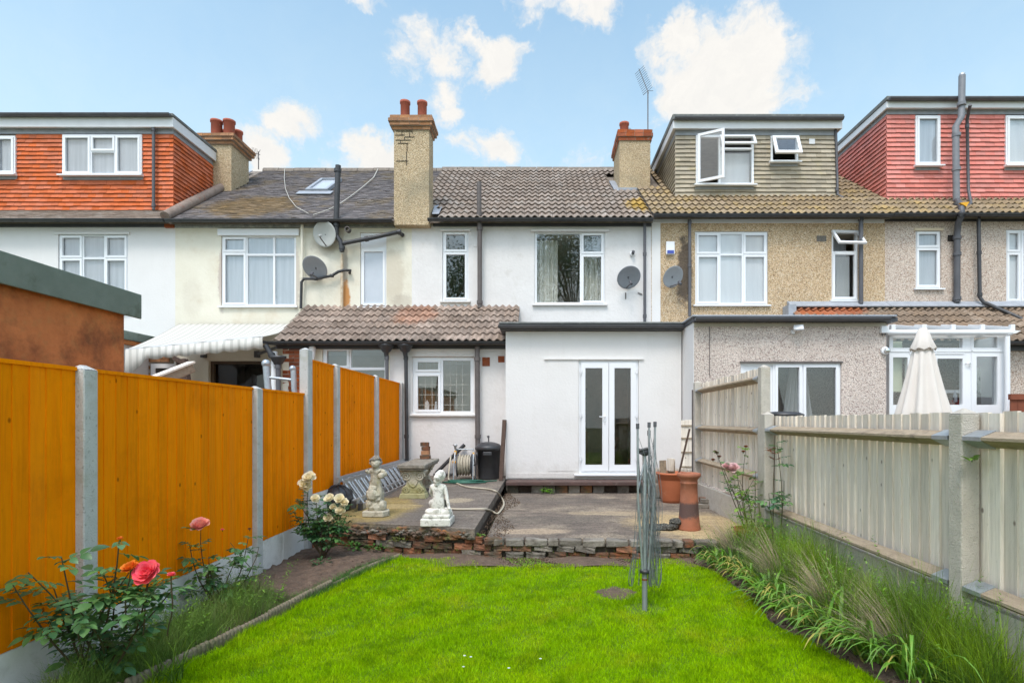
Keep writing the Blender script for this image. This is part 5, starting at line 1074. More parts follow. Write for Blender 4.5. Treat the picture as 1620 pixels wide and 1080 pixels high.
# ---------------------------------------------------------------- right fence: weathered closeboard
t = thing('closeboard_fence', (2.5,5,0), 'weathered grey close-board fence with arris rails and concrete posts at right', 'fence')
FXR = lambda y: 2.44+(y-3)*.016
def rpost(y, h, w=.105, mat=CONCRETE_OLD, label=None):
    x = FXR(y); m = MB(); z = h-.035; a,b,c,d = x-w/2-.02,x+w/2-.02,y-w/2,y+w/2
    m.box(a,b,c,d,-.05,z); m.add([(a,c,z),(b,c,z),(b,d,z),(a,d,z),((a+b)/2,(c+d)/2,z+.035)],[(0,1,4),(1,2,4),(2,3,4),(3,0,4)])
    m.build('concrete_post', mat, t, bevel=.008, seg=2, label=label)
for y, h in ((.35,1.58),(3.22,1.575),(6.12,1.60),(6.22,2.12),(9.02,2.14)): rpost(y, h)
MB().tube([(FXR(9.3)-.05,9.18,.2),(FXR(9.3)-.05,9.18,2.0)],.022,8).build('drain_pipe', BROWNP, t)
def rev_board(key, w, h, th, mat, taper):
    k = (key, round(w,3), round(h,3))
    if k not in BME:
        m = MB(); v = [(-th,0,0),(-taper,0,0),(0,w,0),(-th,w,0)]
        m.add([(a,b,0) for a,b,_ in v]+[(a,b,h) for a,b,_ in v],[(3,2,1,0),(4,5,6,7),(0,1,5,4),(1,2,6,5),(2,3,7,6),(3,0,4,7)]); BME[k] = m.mesh('board', mat)
    return BME[k]
def rboards(ya, yb, z0, z1, jz):
    n = int(round((yb-ya)/.098)); bw = (yb-ya)/n; me = rev_board('right', bw+.012, z1-z0, .022, GREYWOOD, .015)
    for k in range(n):
        y = ya+bw*(k+1)+.005; M = Matrix.Translation((FXR(y)+.03+random.uniform(-.005,.005), y, z0+random.uniform(-jz,jz))) @ Matrix.Rotation(math.pi+random.uniform(-.03,.03),4,'Z')
        inst(me, 'board', M, t)
rboards(.4, 3.22, .56, 1.545, .006); rboards(3.22, 6.12, .56, 1.545, .006); rboards(6.28, 8.97, .53, 2.10, .012)
def rail(ya, yb, z, mat=RAILWOOD):
    xa, xb = FXR(ya)-.02, FXR(yb)-.02
    m = MB(); V = []
    for x, y in ((xa,ya),((xa+xb)/2+random.uniform(-.006,.006),(ya+yb)/2),(xb,yb)): V += [(x+.03,y,z-.048),(x-.05,y,z-.008),(x-.05,y,z+.008),(x+.03,y,z+.04)]
    Fc = [(0,1,2,3),(11,10,9,8)]
    for s in (0,4): Fc += [(s+k, s+4+k, s+4+(k+1)%4, s+(k+1)%4) for k in range(4)]
    r = m.add(V, Fc).build('arris_rail', mat, t)
    for y in (ya, yb):
        s = 1 if y == ya else -1; x = FXR(y)-.02; q = MB(); yy = y+s*.13
        V = [(x+.031,y,z-.055),(x-.055,y,z-.011),(x-.055,y,z+.011),(x+.031,y,z+.047),(x+.031,yy,z-.055),(x-.055,yy,z-.011),(x-.055,yy,z+.011),(x+.031,yy,z+.047)]
        q.add(V,[(0,1,5,4),(1,2,6,5),(2,3,7,6),(4,5,6,7),(3,2,1,0)]).build('steel_bracket', GALV, r)
for z in (1.40,.56): rail(.42,3.16,z); rail(3.28,6.06,z)
for z in (1.975,1.385,.87): rail(6.28,8.96,z)
for ya,yb in ((.4,3.17),(3.27,6.07)): MB().box(FXR(ya)+.0,FXR(ya)+.06,ya,yb,-.03,.50).build('gravel_board', CONCRETE_OLD, t)
MB().box(FXR(6.3)+.0,FXR(6.3)+.05,6.28,8.97,.1,.50).build('gravel_board', CONCRETE_OLD, t)
# short fence end between the extension and the boundary, and red-brown fence beyond the porch
t = thing('fence_section', (X_(1088,9.6),9.6,0), 'short pale board panel filling the gap beside the white extension', 'fence')
g0, g1 = X_(1077,9.62)+.0, X_(1102,9.62); nb = 4
for k in range(nb):
    MB().box(g0+(g1-g0)*k/nb+.004,g0+(g1-g0)*(k+1)/nb-.002,9.60+.006*(k%2),9.62+.006*(k%2),.2,Z_(663,9.6)-random.uniform(0,.02)).build('board', GREYWOOD, t)
for z in (Z_(673,9.6),Z_(693,9.6),Z_(715,9.6),Z_(738,9.6)): MB().box(g0,g1,9.585,9.60,z-.012,z+.012).build('rail', RAILWOOD, t)
t = thing('red_brown_fence', (8.9,9.4,0), 'red-brown stained board fence beyond the porch at the right edge', 'fence')
a_ = X_(1599,9.4)
for k in range(9): MB().box(a_+k*.12,a_+k*.12+.115,9.4,9.42,.28,Z_(632,9.4)).build('board', mk('red_brown_stain',(.24,.07,.035),(.17,.05,.025),scale=4,rough=.7) if k==0 else bpy.data.materials['red_brown_stain'], t)
MB().box(a_-.02,a_+1.15,9.37,9.43,Z_(632,9.4),Z_(623,9.4)).build('cap_rail', bpy.data.materials['red_brown_stain'], t)
# ---------------------------------------------------------------- retaining wall of the patio
t = thing('retaining_wall', (0,6.2,0), 'low crumbling red brick retaining wall holding up the patio', 'wall')
def wy(x): return 6.56 if x < -2.6 else (6.56+(x+2.7)*(6.22-6.56)/(2.0) if x < -.7 else 6.20-(x+.7)*.05)
WGREY = mk('grey_weathered_block', (.26,.235,.20), (.17,.15,.125), scale=8, rough=.95, bump=1, bscale=45, rnd=.2, c3=(.10,.085,.07), t3=.55, s3=6, a3=.8)
me_cache = []
for v in range(6):
    m = MB(); bm = bmesh.new(); bmesh.ops.create_cube(bm, size=1)
    for e in bm.verts: e.co = Vector((e.co.x*.215, e.co.y*.10, e.co.z*.066))
    bmesh.ops.subdivide_edges(bm, edges=bm.edges[:], cuts=2, use_grid_fill=True)
    for e in bm.verts: e.co += Vector((random.uniform(-1,1)*.008, random.uniform(-1,1)*.009, random.uniform(-1,1)*.006)); 
    me = bpy.data.meshes.new('brick'); bm.to_mesh(me); bm.free(); me.materials.append(BRICK_OLD if v < 4 else WGREY); me_cache.append(me)
for row, (z, xa, xb, pm) in enumerate(((.03,-2.68,2.35,.0),(.105,-2.66,2.3,.05),(.180,-2.66,-.45,.10))):
    x = xa + (.11 if row % 2 else 0)
    while x < xb-.1:
        if random.random() > pm:
            y = wy(x)-.03+random.uniform(-.022,.018); gr = (row == 1 and x > -.5) and random.random() < .55
            me = random.choice(me_cache[4:] if (gr or random.random() < .15) else me_cache[:4])
            M = Matrix.Translation((x+.107,y+.05,z)) @ Euler((random.uniform(-.05,.05),random.uniform(-.04,.04),random.uniform(-.07,.07)-.1)).to_matrix().to_4x4() @ Matrix.Diagonal((random.uniform(.86,1.0),1,random.uniform(.9,1.05),1))
            inst(me, 'brick', M, t)
        x += .222+random.uniform(-.012,.02)
x = -.62     # coping blocks on edge along the lower patio
while x < 2.3:
    w = random.choice((.10,.12,.215,.25)); y = wy(x)-.02
    m = MB(); m.bbox((x+w/2,y+.04,.168),(w-.012,.13,.07),(0,random.uniform(-.03,.03),random.uniform(-.05,.05)),j=.008); m.build('coping_block', WGREY if random.random()<.72 or w>.2 else BRICK_OLD, t, bevel=.008, seg=1); x += w+.004
mb = MB(); [mb.prism([(xx, wy(xx)+.03),(xx+.25, wy(xx+.25)+.03),(xx+.25, wy(xx)+.3),(xx, wy(xx)+.3)], -.03, .15 if xx > -.75 else .19, 'z') for xx in [-2.7+.25*k for k in range(20)]]
mb.build('mortar_core', mk('dirty_mortar',(.10,.08,.06),(.05,.042,.034),scale=9,rough=1,bump=1,bscale=40,c3=(.20,.15,.1),t3=.6,s3=8,a3=.7), t)
# broken bricks and rubble wedged under the raised slab
mats_r = (BRICK_OLD, WGREY, SOIL)
for k in range(120):
    x = random.uniform(-2.66,-.72); s = random.uniform(.025,.075); yy = wy(x)-.015+random.uniform(-.03,.05)
    bm = bmesh.new(); bmesh.ops.create_icosphere(bm, subdivisions=1, radius=s*.5)
    for e in bm.verts: e.co = Vector((e.co.x*random.uniform(.8,1.9), e.co.y, e.co.z*random.uniform(.4,.8)))
    me = bpy.data.meshes.new('rubble_stone'); bm.to_mesh(me); bm.free(); me.materials.append(random.choice(mats_r))
    inst(me, 'rubble_stone', Matrix.Translation((x,yy,random.uniform(.205,.255))), t)
# lumpy broken edge below the slab
def lump(name, pts, r, mat, parent, amp, sub=2, stretch=(1,1,1), label=None):
    Vv = []; Ff = []
    for (c, rr) in zip(pts, r):
        bm = bmesh.new(); bmesh.ops.create_icosphere(bm, subdivisions=sub, radius=rr)
        for e in bm.verts: e.co = Vector((e.co.x*stretch[0], e.co.y*stretch[1], e.co.z*stretch[2]))*(1+random.uniform(-amp,amp)) + Vector(c)
        n = len(Vv); Vv += [tuple(e.co) for e in bm.verts]; Ff += [[x.index+n for x in f.verts] for f in bm.faces]; bm.free()
    m = MB(); m.add(Vv, Ff); return m.build(name, mat, parent, label=label)
pts = []; rr = []
for k in range(90):
    x = random.uniform(-2.66,-.76); pts.append((x, 6.62+(x+2.72)*(6.42-6.62)/1.12 if x < -1.6 else 6.42+(x+1.6)*(6.18-6.42)/.875, zs(6.3)-.075+random.uniform(-.045,.045))); rr.append(random.uniform(.025,.055))
SLABEDGE = mk('crumbled_slab_edge', (.11,.10,.07), (.055,.05,.04), scale=12, rough=1, bump=1, bscale=60, c3=(.32,.13,.05), t3=.56, s3=1.6, a3=.9, c4=(.16,.17,.04), t4=.62, s4=6, a4=.7)
lump('crumbled_edge', pts, rr, SLABEDGE, t, .15, 1, (1.5,.8,.6))
# step in front of the extension
t = thing('door_step', (0.9,10.1,0), 'long worn dark brown step below the white french doors', 'step')
MB().box(X_(801,10.15),X_(1075,10.15),9.98,10.39,.345,.415).build('tread', mk('worn_red_brown_tread',(.115,.065,.055),(.075,.05,.045),scale=6,rough=.75,bump=.7,bscale=30,c3=(.25,.20,.17),t3=.62,s3=5,a3=.7), t, bevel=.012)
x = X_(803,10.2)
while x < X_(1070,10.2):
    if random.random() < .72: MB().bbox((x+.1,10.15,.268),(.20,.12,.13),j=.006).build('riser_brick', SLABEDGE if random.random()<.5 else WGREY, t)
    x += .22
MB().box(X_(803,10.2),X_(1070,10.2),10.25,10.38,.19,.34).build('riser_core', SOIL, t)
# lawn edging: corrugated concrete lengths
prof_n = 0; y = 2.5; 
def lx(y): return interp(lawn_left, y)-.02
ed = thing('lawn_edging', (-2,4,0), 'scalloped concrete log edging along the left flower bed', 'edging')
m = MB()
for k in range(8): m.lathe([(.0,.0),(.022,.0),(.022,.075),(.016,.092),(0,.098)], (0,.035*k+.018,0), 8, sx=.8)
m.box(-.012,.012,0,.28,0,.07); me = m.mesh('edging_block', mk('edging_concrete',(.27,.225,.16),(.18,.15,.10),scale=9,rough=.95,bump=.8,bscale=70,c3=(.10,.12,.04),t3=.58,s3=5,a3=.7))
while y < 5.95:
    x0_, x1_ = lx(y), lx(y+.28); a = math.atan2(-(x1_-x0_), .28)
    inst(me, 'edging_block', Matrix.Translation((x0_,y,-.012+random.uniform(-.012,.008)-(.03 if y>5 else 0))) @ Matrix.Rotation(a,4,'Z'), ed); y += .284
# ---------------------------------------------------------------- things on the patio
def skin(name, joints, edges, mat, parent, origin, sub=2, root=0, rot=None, amp=0):
    me = bpy.data.meshes.new(name); me.from_pydata([j[0] for j in joints], edges, []); o = bpy.data.objects.new(name, me); COL.objects.link(o)
    s = o.modifiers.new('skin','SKIN'); s.use_smooth_shade = True
    for i, j in enumerate(joints):
        sv = me.skin_vertices[0].data[i]; r = j[1]; sv.radius = (r, r) if not isinstance(r, tuple) else r; sv.use_root = (i == root)
    o.modifiers.new('sub','SUBSURF').levels = sub; o.modifiers['sub'].render_levels = sub
    dg = bpy.context.evaluated_depsgraph_get(); m2 = bpy.data.meshes.new_from_object(o.evaluated_get(dg)); bpy.data.objects.remove(o); bpy.data.meshes.remove(me)
    m2.materials.clear(); m2.materials.append(mat); m2.name = name
    m2.polygons.foreach_set('use_smooth', [True]*len(m2.polygons))
    q = bpy.data.objects.new(name, m2); COL.objects.link(q); q.location = Vector(origin)-wloc(parent); q.parent = parent
    if rot: q.rotation_euler = rot
    return q
# cherub
c = P(595,815,6.95); c.z = zs(6.95); t = thing('cherub_statue', c, 'mossy stone cherub statue with curly hair standing on a rocky plinth', 'statue')
o = MB().prism([(-.14,-.11),(.12,-.13),(.17,-.02),(.13,.12),(-.13,.12)], 0, .07, 'z').build('plinth', STONE, t, local=True, bevel=.01)
lump('rocky_support', [(0,0,.11),(-.05,-.02,.15),(.06,.0,.13),(0,.02,.20),(-.03,-.03,.26),(.02,.03,.28),(-.05,.02,.32),(-.02,-.02,.34)], [.10,.075,.075,.095,.085,.075,.06,.055], STONE, t, .10, 2)
for o_ in [bpy.data.objects['rocky_support']]: o_.location = (0,0,0)
bpy.data.objects['rocky_support'].data.transform(Matrix.Translation(c))   # built in local numbers
J = [((-.005,0,.40),(.062,.055)),((-.01,-.01,.455),(.058,.05)),((-.005,0,.52),(.066,.052)),((0,0,.565),(.05,.042)),((.0,-.01,.592),(.03,.03)),((.0,-.02,.645),(.052,.056)),((0,-.02,.685),(.046,.05)),
     ((.035,0,.37),.048),((.05,-.02,.27),.042),((.045,0,.17),.028),((.05,-.03,.10),.022),
     ((-.04,0,.37),.048),((-.045,-.06,.30),.042),((-.04,-.01,.20),.027),((-.045,-.03,.12),.022),
     ((.065,0,.555),.030),((.095,-.01,.50),.027),((.075,-.07,.475),.022),((.05,-.09,.50),.018),
     ((-.065,0,.555),.030),((-.10,.0,.53),.025),((-.115,-.03,.565),.02)]
E = [(0,1),(1,2),(2,3),(3,4),(4,5),(5,6),(0,7),(7,8),(8,9),(9,10),(0,11),(11,12),(12,13),(13,14),(3,15),(15,16),(16,17),(17,18),(3,19),(19,20),(20,21)]
skin('body', J, E, STONE, t, c, 2)
hp = []; hr = []
for k in range(95):
    a, b = random.uniform(0,2*math.pi), random.uniform(-.5,1.5); r = .060
    v = Vector((math.cos(a)*math.cos(b)*r*1.08, math.sin(a)*math.cos(b)*r-.015, .664+math.sin(b)*r*1.05))
    if v.y < -.035 and v.z < .683: continue
    hp.append(tuple(v+c)); hr.append(random.uniform(.014,.022))
lump('curly_hair', hp, hr, STONE_TOP, t, .12, 1)
m = MB(); m.lathe([(0,-.012),(.016,-.006),(.018,.006),(.006,.012),(0,.014)], c+Vector((0,-.077,.64)), 10, M=M90); m.build('nose', STONE, t)
lump('head', [tuple(c+Vector((0,-.022,.648))), tuple(c+Vector((0,-.045,.632)))], [.060,.042], STONE, t, .01, 3)
lump('held_bowl', [tuple(c+Vector((.085,-.085,.50))), tuple(c+Vector((.12,-.06,.52))), tuple(c+Vector((.10,-.04,.545)))], [.042,.035,.03], STONE, t, .08, 2)
# seated woman
c = P(693,826,6.44); c.z = zs(6.44); t = thing('seated_figure_statue', c, 'white painted statue of a seated woman seen from behind on a square plinth', 'statue')
MB().box(-.175,.165,-.15,.17,0,.085).build('plinth', STATUEW, t, local=True, bevel=.012); MB().box(-.155,.15,-.13,.15,.087,.125).build('plinth_top', STATUEW, t, local=True, bevel=.012)
lump('rock_seat', [(0,.0,.155),(-.07,0,.15),(.08,0,.15),(0,.06,.16)], [.08,.07,.075,.07], STATUEW, t, .05, 2, (1.15,1,.62))
bpy.data.objects['rock_seat'].data.transform(Matrix.Translation(c))
J = [((0.0,-.02,.235),(.088,.075)),((0,-.01,.30),(.068,.055)),((.0,.0,.37),(.066,.048)),((0,0,.43),(.07,.045)),((.005,.0,.475),(.032,.03)),((.02,.0,.505),(.030,.032)),((.028,-.005,.545),(.044,.048)),((.03,-.005,.575),(.036,.04)),
     ((-.05,-.01,.22),.062),((-.09,.12,.24),.045),((-.07,.17,.17),.032),
     ((.05,-.01,.22),.062),((.07,.13,.23),.045),((.10,.14,.17),.03),
     ((.075,0,.43),.030),((.095,-.01,.35),.025),((.115,-.03,.27),.020),((.135,-.06,.195),.017),((.15,-.085,.185),.016),
     ((-.07,0,.43),.03),((-.09,.03,.36),.025),((-.06,.08,.30),.02)]
E = [(0,1),(1,2),(2,3),(3,4),(4,5),(5,6),(6,7),(0,8),(8,9),(9,10),(0,11),(11,12),(12,13),(3,14),(14,15),(15,16),(16,17),(17,18),(3,19),(19,20),(20,21)]
skin('body', J, E, STATUEW, t, c, 2)
lump('hair', [tuple(c+Vector(v)) for v in ((.03,.0,.575),(.015,-.025,.56),(.0,-.04,.535),(-.012,-.035,.50),(.045,0,.56),(.03,.01,.54),(-.012,-.03,.46))], [.052,.05,.044,.036,.044,.05,.026], STATUEW, t, .03, 2)
# bench
c = P(655,790,8.4); c.z = zs(8.3); t = thing('stone_bench', (c.x,8.9,c.z), 'mossy carved stone bench with scrolled pedestal legs', 'bench')
bt = c.z+.42
V = [(X_(628,8.15),8.15),(X_(672,8.15),8.15),(X_(695,9.6)+.0,9.6),(X_(657,9.6),9.6)]
m = MB(); top_ = [(x,y,bt+.075) for x,y in V]; inn = [(x,y,bt) for x,y in V]
m.prism(V, bt+.02, bt+.075, 'z'); cx_, cy_ = sum(v[0] for v in V)/4, sum(v[1] for v in V)/4
m.prism([(cx_+(x-cx_)*.90, cy_+(y-cy_)*.97) for x,y in V], bt-.01, bt+.021, 'z'); m.build('seat_slab', STONE_TOP, t, bevel=.012)
def bleg(y, xc, wtop):
    w = wtop; h = bt-.008-c.z; pr = []
    for k in range(21):
        s = k/20; z = c.z+.075+(h-.08)*s; hw = w*(.36+.12*math.cos(s*math.pi*2.0)+.07*s) ; pr.append((hw, z))
    poly = [(xc-a, z) for a, z in pr][::-1] + [(xc+a, z) for a, z in pr]
    m = MB(); m.prism(poly, y, y+.15, 'y'); l = m.build('pedestal_leg', STONE, t, bevel=.01)
    MB().prism([(xc-w*.56,c.z-.005),(xc+w*.56,c.z-.005),(xc+w*.5,c.z+.075),(xc-w*.5,c.z+.075)], y-.05, y+.20, 'y').build('foot', STONE, l, bevel=.012)
    for sx in (-1,1):
        for (zc, r0, tr) in ((c.z+h*.78,.075,2.2),(c.z+h*.30,.05,2.0)):
            pts = [(xc+sx*(w*.28+math.cos(a*sx*.999)*r0*(1-a/(tr*2*math.pi+1.2))*1.0), y-.006, zc+math.sin(a)*r0*(1-a/(tr*2*math.pi+1.2))) for a in [k*.3 for k in range(int(tr*2*math.pi/.3))]]
            MB().tube(pts, .012, 6).build('scroll', STONE, l)
    MB().tube([(xc-w*.2,y-.004,c.z+h*.62),(xc-w*.1,y-.004,c.z+h*.45),(xc,y-.004,c.z+h*.4),(xc+w*.1,y-.004,c.z+h*.45),(xc+w*.2,y-.004,c.z+h*.62)], .011, 6).build('garland', STONE, l)
bleg(8.24, (V[0][0]+V[1][0])/2+.01, .36); bleg(9.32, (V[2][0]+V[3][0])/2-.03, .34)
for k,(lab,dz,w) in enumerate((('lowest red brick of the small stack on the stone bench',0,.16),('second brick up in the small stack on the stone bench',.07,.13),('third brick up in the small stack on the stone bench',.14,.125),('topmost brick of the small stack on the stone bench',.21,.13))):
    tag(MB().bbox((X_(673.5,9.45)+random.uniform(-.008,.008),9.42,bt+.076+.034+dz),(w,.10,.066),(0,0,random.uniform(-.15,.15)),j=.004).build('brick', BRICK_OLD if k!=1 else BRICK_TAN, None, bevel=.004, seg=1), lab, 'brick', 'bricks stacked on the bench')
# ladder lying on its side against the fence
t = thing('ladder', (-2.5,9,zs(9)), 'aluminium ladder lying on its side against the orange fence', 'ladder')
def lad(y0,y1,xt,zt,xb,zb_,name):
    def pt(y,s): return Vector((xt+(xb-xt)*s, y, zt+(zb_-zt)*s+ (y-8)*.0))
    MB().beam(pt(y0,0),pt(y1,0),.025,.07).build('stile', ALU, t); MB().beam(pt(y0,1),pt(y1,1),.025,.07).build('stile', ALU, t)
    y = y0+.15
    while y < y1-.05: MB().tube([pt(y,0.02),pt(y,.98)],.017,8).build('rung', ALU, t); y += .25
lad(7.2,10.75,-2.60,.74,-2.40,.45,''); lad(7.32,10.85,-2.555,.70,-2.33,.38,'')
for y in (7.2,7.32): MB().bbox((-2.385+(y-7.2)*.4,y-.01,.43-(y-7.2)*.4),(.05,.06,.09)).build('rubber_foot', BLACKP, t)
# hose reel
c = P(735,757,10.3); c.z = zs(10.3); t = thing('hose_reel', c, 'garden hose reel on a tubular stand beside the black bin', 'hose reel')
R = .17; zc = .27
m = MB()
for s in (-.13,.13):
    m.lathe([(.0,s),(R+.04,s),(R+.04,s+.012),(0,s+.012)], (0,0,zc), 24, M=Matrix.Rotation(math.radians(90),3,'Y'))
m.lathe([(.06,-.13),(.06,.13)], (0,0,zc), 16, M=Matrix.Rotation(math.radians(90),3,'Y')); m.build('drum', GREYP, t, local=True)
for k in range(9):
    for rr_ in (R-.04,R-.01,R+.015)[:3 if k%2 else 2]:
        x = -.105+k*.026; MB().tube([(x+random.uniform(-.006,.006),math.cos(a)*rr_,zc+math.sin(a)*rr_) for a in [2*math.pi*q/20 for q in range(20)]],.0125,6,closed=True).build('hose_coil', HOSEB, t, local=True)
m = MB()
for s in (-.175,.175): m.tube([(s,-.20,.01),(s,-.17,.25),(s*.95,-.05,.5),(s*.9,.0,.56),(s*.9,.05,.5),(s,.14,.25),(s,.18,.01)],.011,8)
m.tube([(-.16,0,.56),(.16,0,.56)],.011,8); m.build('stand', GALV, t, local=True)
m = MB(); m.lathe([(.0,0),(.018,0),(.025,.05),(.04,.07),(.04,.09),(0,.09)], (-.165,-.03,.56), 12); m.build('spray_head', ALU, t, local=True)
m = MB(); m.bbox((-.165,-.03,.50),(.04,.04,.07)); m.bbox((-.16,-.1,.33),(.09,.05,.04)); m.bbox((.17,-.05,.48),(.03,.04,.05)); m.build('connector', YEL, t, local=True, bevel=.006)
m = MB(); m.tube([(.17,-.02,zc),(.23,-.04,zc+.02),(.23,-.06,zc+.17)],.013,8); m.lathe([(.022,0),(.03,.03),(.02,.08),(0,.085)], (.23,-.06,zc+.15), 10); m.build('crank_handle', BLACKP, t, local=True)
tag(MB().tube([P(690,748,10.75),P(735,703,10.82)],.035,12).build('black_pipe', BLACKP), 'black plastic pipe leaning diagonally on the white wall behind the hose reel', 'pipe')
tag(MB().box(X_(686,10.72),X_(716,10.72),10.68,10.76,zs(10.7)+.02,zs(10.7)+.07).build('black_tray', BLACKP, bevel=.01), 'low black tray on the slab behind the white statue', 'tray')
def gp_(px,py,dz=.018):   # point on the patio/slab seen at the pixel
    for it in range(2):
        z = .2+dz if it else zs(8)+dz
        D = (CH-z)/((py-CY)/F); x = X_(px,D)
        if it == 0:
            z = zs(D)+dz; D = (CH-z)/((py-CY)/F); z = zs(D)+dz; D = (CH-z)/((py-CY)/F); x = X_(px,D)
            if x < -.66: return Vector((x,D,z))
    return Vector((x,D,z))
def smooth_path(pts, n=8):
    out = []; P_ = [pts[0]]+list(pts)+[pts[-1]]
    for i in range(1,len(P_)-2):
        a,b,c_,d_ = P_[i-1],P_[i],P_[i+1],P_[i+2]
        for k in range(n):
            s = k/n; out.append(.5*((2*b)+(c_-a)*s+(2*a-5*b+4*c_-d_)*s*s+(3*b-a-3*c_+d_)*s**3))
    out.append(pts[-1]); return out
c0 = P(712,700,10.2)
pts = [Vector((c0.x+.03,10.1,.86)),Vector((c0.x+.02,9.95,.6)),Vector((c0.x+.03,9.9,zs(9.9)+.05)),gp_(722,764),gp_(740,770),gp_(770,773),gp_(785,777)]
pts += [gp_(793,786,.02),gp_(797,795,.02),gp_(795,803,.02),gp_(787,812,.02),gp_(778,808,.02),gp_(768,805,.02),gp_(745,805),gp_(722,805),gp_(712,804)]
tag(MB().tube(smooth_path(pts),.014,8).build('garden_hose', HOSEB), 'beige garden hose trailing over the slab edge to the white statue', 'hose')
pts = []
for k in range(60):
    a = k*.42; r = 1-.3*(k/60); pts.append(Vector((X_(738,10.0)+.38*r*math.cos(a)*(.8+.3*math.sin(k)), 9.85+.16*r*math.sin(a), zs(9.85)+.015+.0006*k)))
pts += [Vector((X_(770,10.1),9.95,zs(10)+.02)),Vector((X_(786,10.1),10.05,zs(10)+.02))]
tag(MB().tube(pts,.011,6).build('green_hose', HOSEG), 'dark green hose lying in loose coils in front of the hose reel', 'hose')
# bin
c = P(773,755,10.45); c.z = zs(10.4); t = thing('dustbin', c, 'round black plastic dustbin with domed lid against the white wall', 'dustbin')
m = MB(); m.lathe([(0,0),(.185,0),(.19,.02),(.225,.53),(.235,.53),(.235,.56),(.22,.56),(.215,.5)], (0,0,0), 36); m.build('body', BLACKP, t, local=True)
m = MB(); m.lathe([(.25,.545),(.255,.55),(.25,.60),(.235,.615),(.20,.645),(.12,.675),(.05,.685),(0,.687)], (0,0,0), 36); m.build('lid', BLACKP, t, local=True)
m = MB(); m.tube([(0,0,.68),(0,0,.76)],.012,8); m.tube([(0,0,.76),(-.01,0,.80)],[.02,.024],8); m.build('lid_handle', GREYP, t, local=True)
m = MB(); m.bbox((0,-.235,.48),(.16,.03,.07)); m.build('side_handle', BLACKP, t, local=True, bevel=.012)
pw = P(794,755,10.2); t_ = tag(MB().beam((X_(792.5,10.15),10.15,zs(10.15)),(X_(798,10.33),10.36,Z_(664,10.33)),.07,.045).build('old_fence_stake', DARKW), 'tall dark pointed timber stake leaning at the corner beside the black bin', 'timber stake')
# low black wire-and-fabric planter near the white rose
c = P(537,800,7.3); c.z = zs(7.2); t = thing('black_basket', c+Vector((-.03,0,0)), 'round black basket with wire cover by the fence behind the white rose', 'basket')
m = MB(); m.lathe([(0,.0),(.15,.0),(.19,.12),(.2,.2),(.19,.2),(.17,.1),(.0,.03)], (0,0,0), 24); m.build('basket', BLACKP, t, local=True)
for k in range(6):
    a = math.pi*k/6; MB().tube([(math.cos(a)*.2*math.cos(b),math.sin(a)*.2*math.cos(b),.2+.13*math.sin(b)) for b in [math.pi*q/12 for q in range(13)]],.006,5).build('wire_hoop', BLACKP, t, local=True)
MB().lathe([(.19*math.cos(b),.2+.12*math.sin(b)) for b in [math.pi/2*q/8 for q in range(9)]], (0,0,0), 24).build('cover', BLACKP, t, local=True)
# terracotta pot with sticks
c = P(1063,792,9.0); c.z = .2; t = thing('terracotta_pot', c, 'large round terracotta plastic pot holding timber offcuts', 'plant pot')
MB().lathe([(0,0),(.165,0),(.17,.05),(.175,.06),(.225,.36),(.228,.37),(.235,.37),(.235,.44),(.25,.44),(.25,.475),(.225,.475),(.215,.4),(0,.4)], (0,0,0), 40).build('pot', TERRA, t, local=True)
MB().lathe([(0,.40),(.216,.405)], (0,0,0), 24).build('soil', SOIL, t, local=True)
tag(MB().beam(c+Vector((.10,0,.40)),c+Vector((.27,-.05,1.17)),.045,.03).build('timber_stick', DARKW), 'dark weathered stick leaning out of the terracotta pot', 'stick')
for k,(dx,h,w,lab) in enumerate(((-.13,.62,.10,'short pale timber offcut standing at the left of the terracotta pot'),(.0,.60,.12,'wide pale timber offcut in the middle of the terracotta pot'))):
    tag(MB().bbox(c+Vector((dx,.06,h-.08)),(w,.04,.24),(0,random.uniform(-.05,.05),.2)).build('timber_offcut', RAILWOOD), lab, 'timber')
tag(MB().bbox(c+Vector((-.03,-.03,.60)),(.09,.09,.20),(0,.05,.4),j=.01).build('timber_block', GREYWOOD, bevel=.008), 'small grey-topped timber block standing in the terracotta pot', 'timber')
# pile of pale concrete edgings behind the pot
for k in range(3):
    m = MB(); [m.lathe([(0,0),(.03,0),(.03,.22),(.02,.25),(0,.255)], (q*.055,0,0), 10) for q in range(4)]
    o = m.build('log_edging', mk('pale_concrete_edging',(.50,.43,.36),(.40,.34,.28),scale=9,rough=.95,bump=.6,bscale=60) if k==0 else bpy.data.materials['pale_concrete_edging'], None, local=True, at=(X_(1042,9.3)+k*.21,9.45+.03*k,.45), rot=(0,.05*k,.1))
    tag(o, ('leftmost','middle','rightmost')[k]+' pale scalloped edging piece standing behind the terracotta pot', 'edging piece', 'edging pieces behind the pot')
tag(MB().box(X_(1036,9.4),X_(1076,9.4),9.4,9.7,.2,.45).build('stone_block', WGREY, bevel=.02), 'low grey block behind the terracotta pot supporting the edging pieces', 'block')
# chimney pot
c = P(1090,836,6.74); c.z = .2; t = thing('chimney_pot', c, 'tall sooty terracotta chimney pot standing on the patio', 'chimney pot')
MB().lathe([(.118,0),(.135,0),(.137,.015),(.125,.09),(.115,.20),(.102,.42),(.098,.545),(.104,.55),(.104,.562),(.099,.568),(.102,.60),(.128,.625),(.138,.64),(.137,.665),(.125,.675),(.095,.67),(.085,.55)], (0,0,0), 40).build('pot', CHIMPOT, t, local=True)
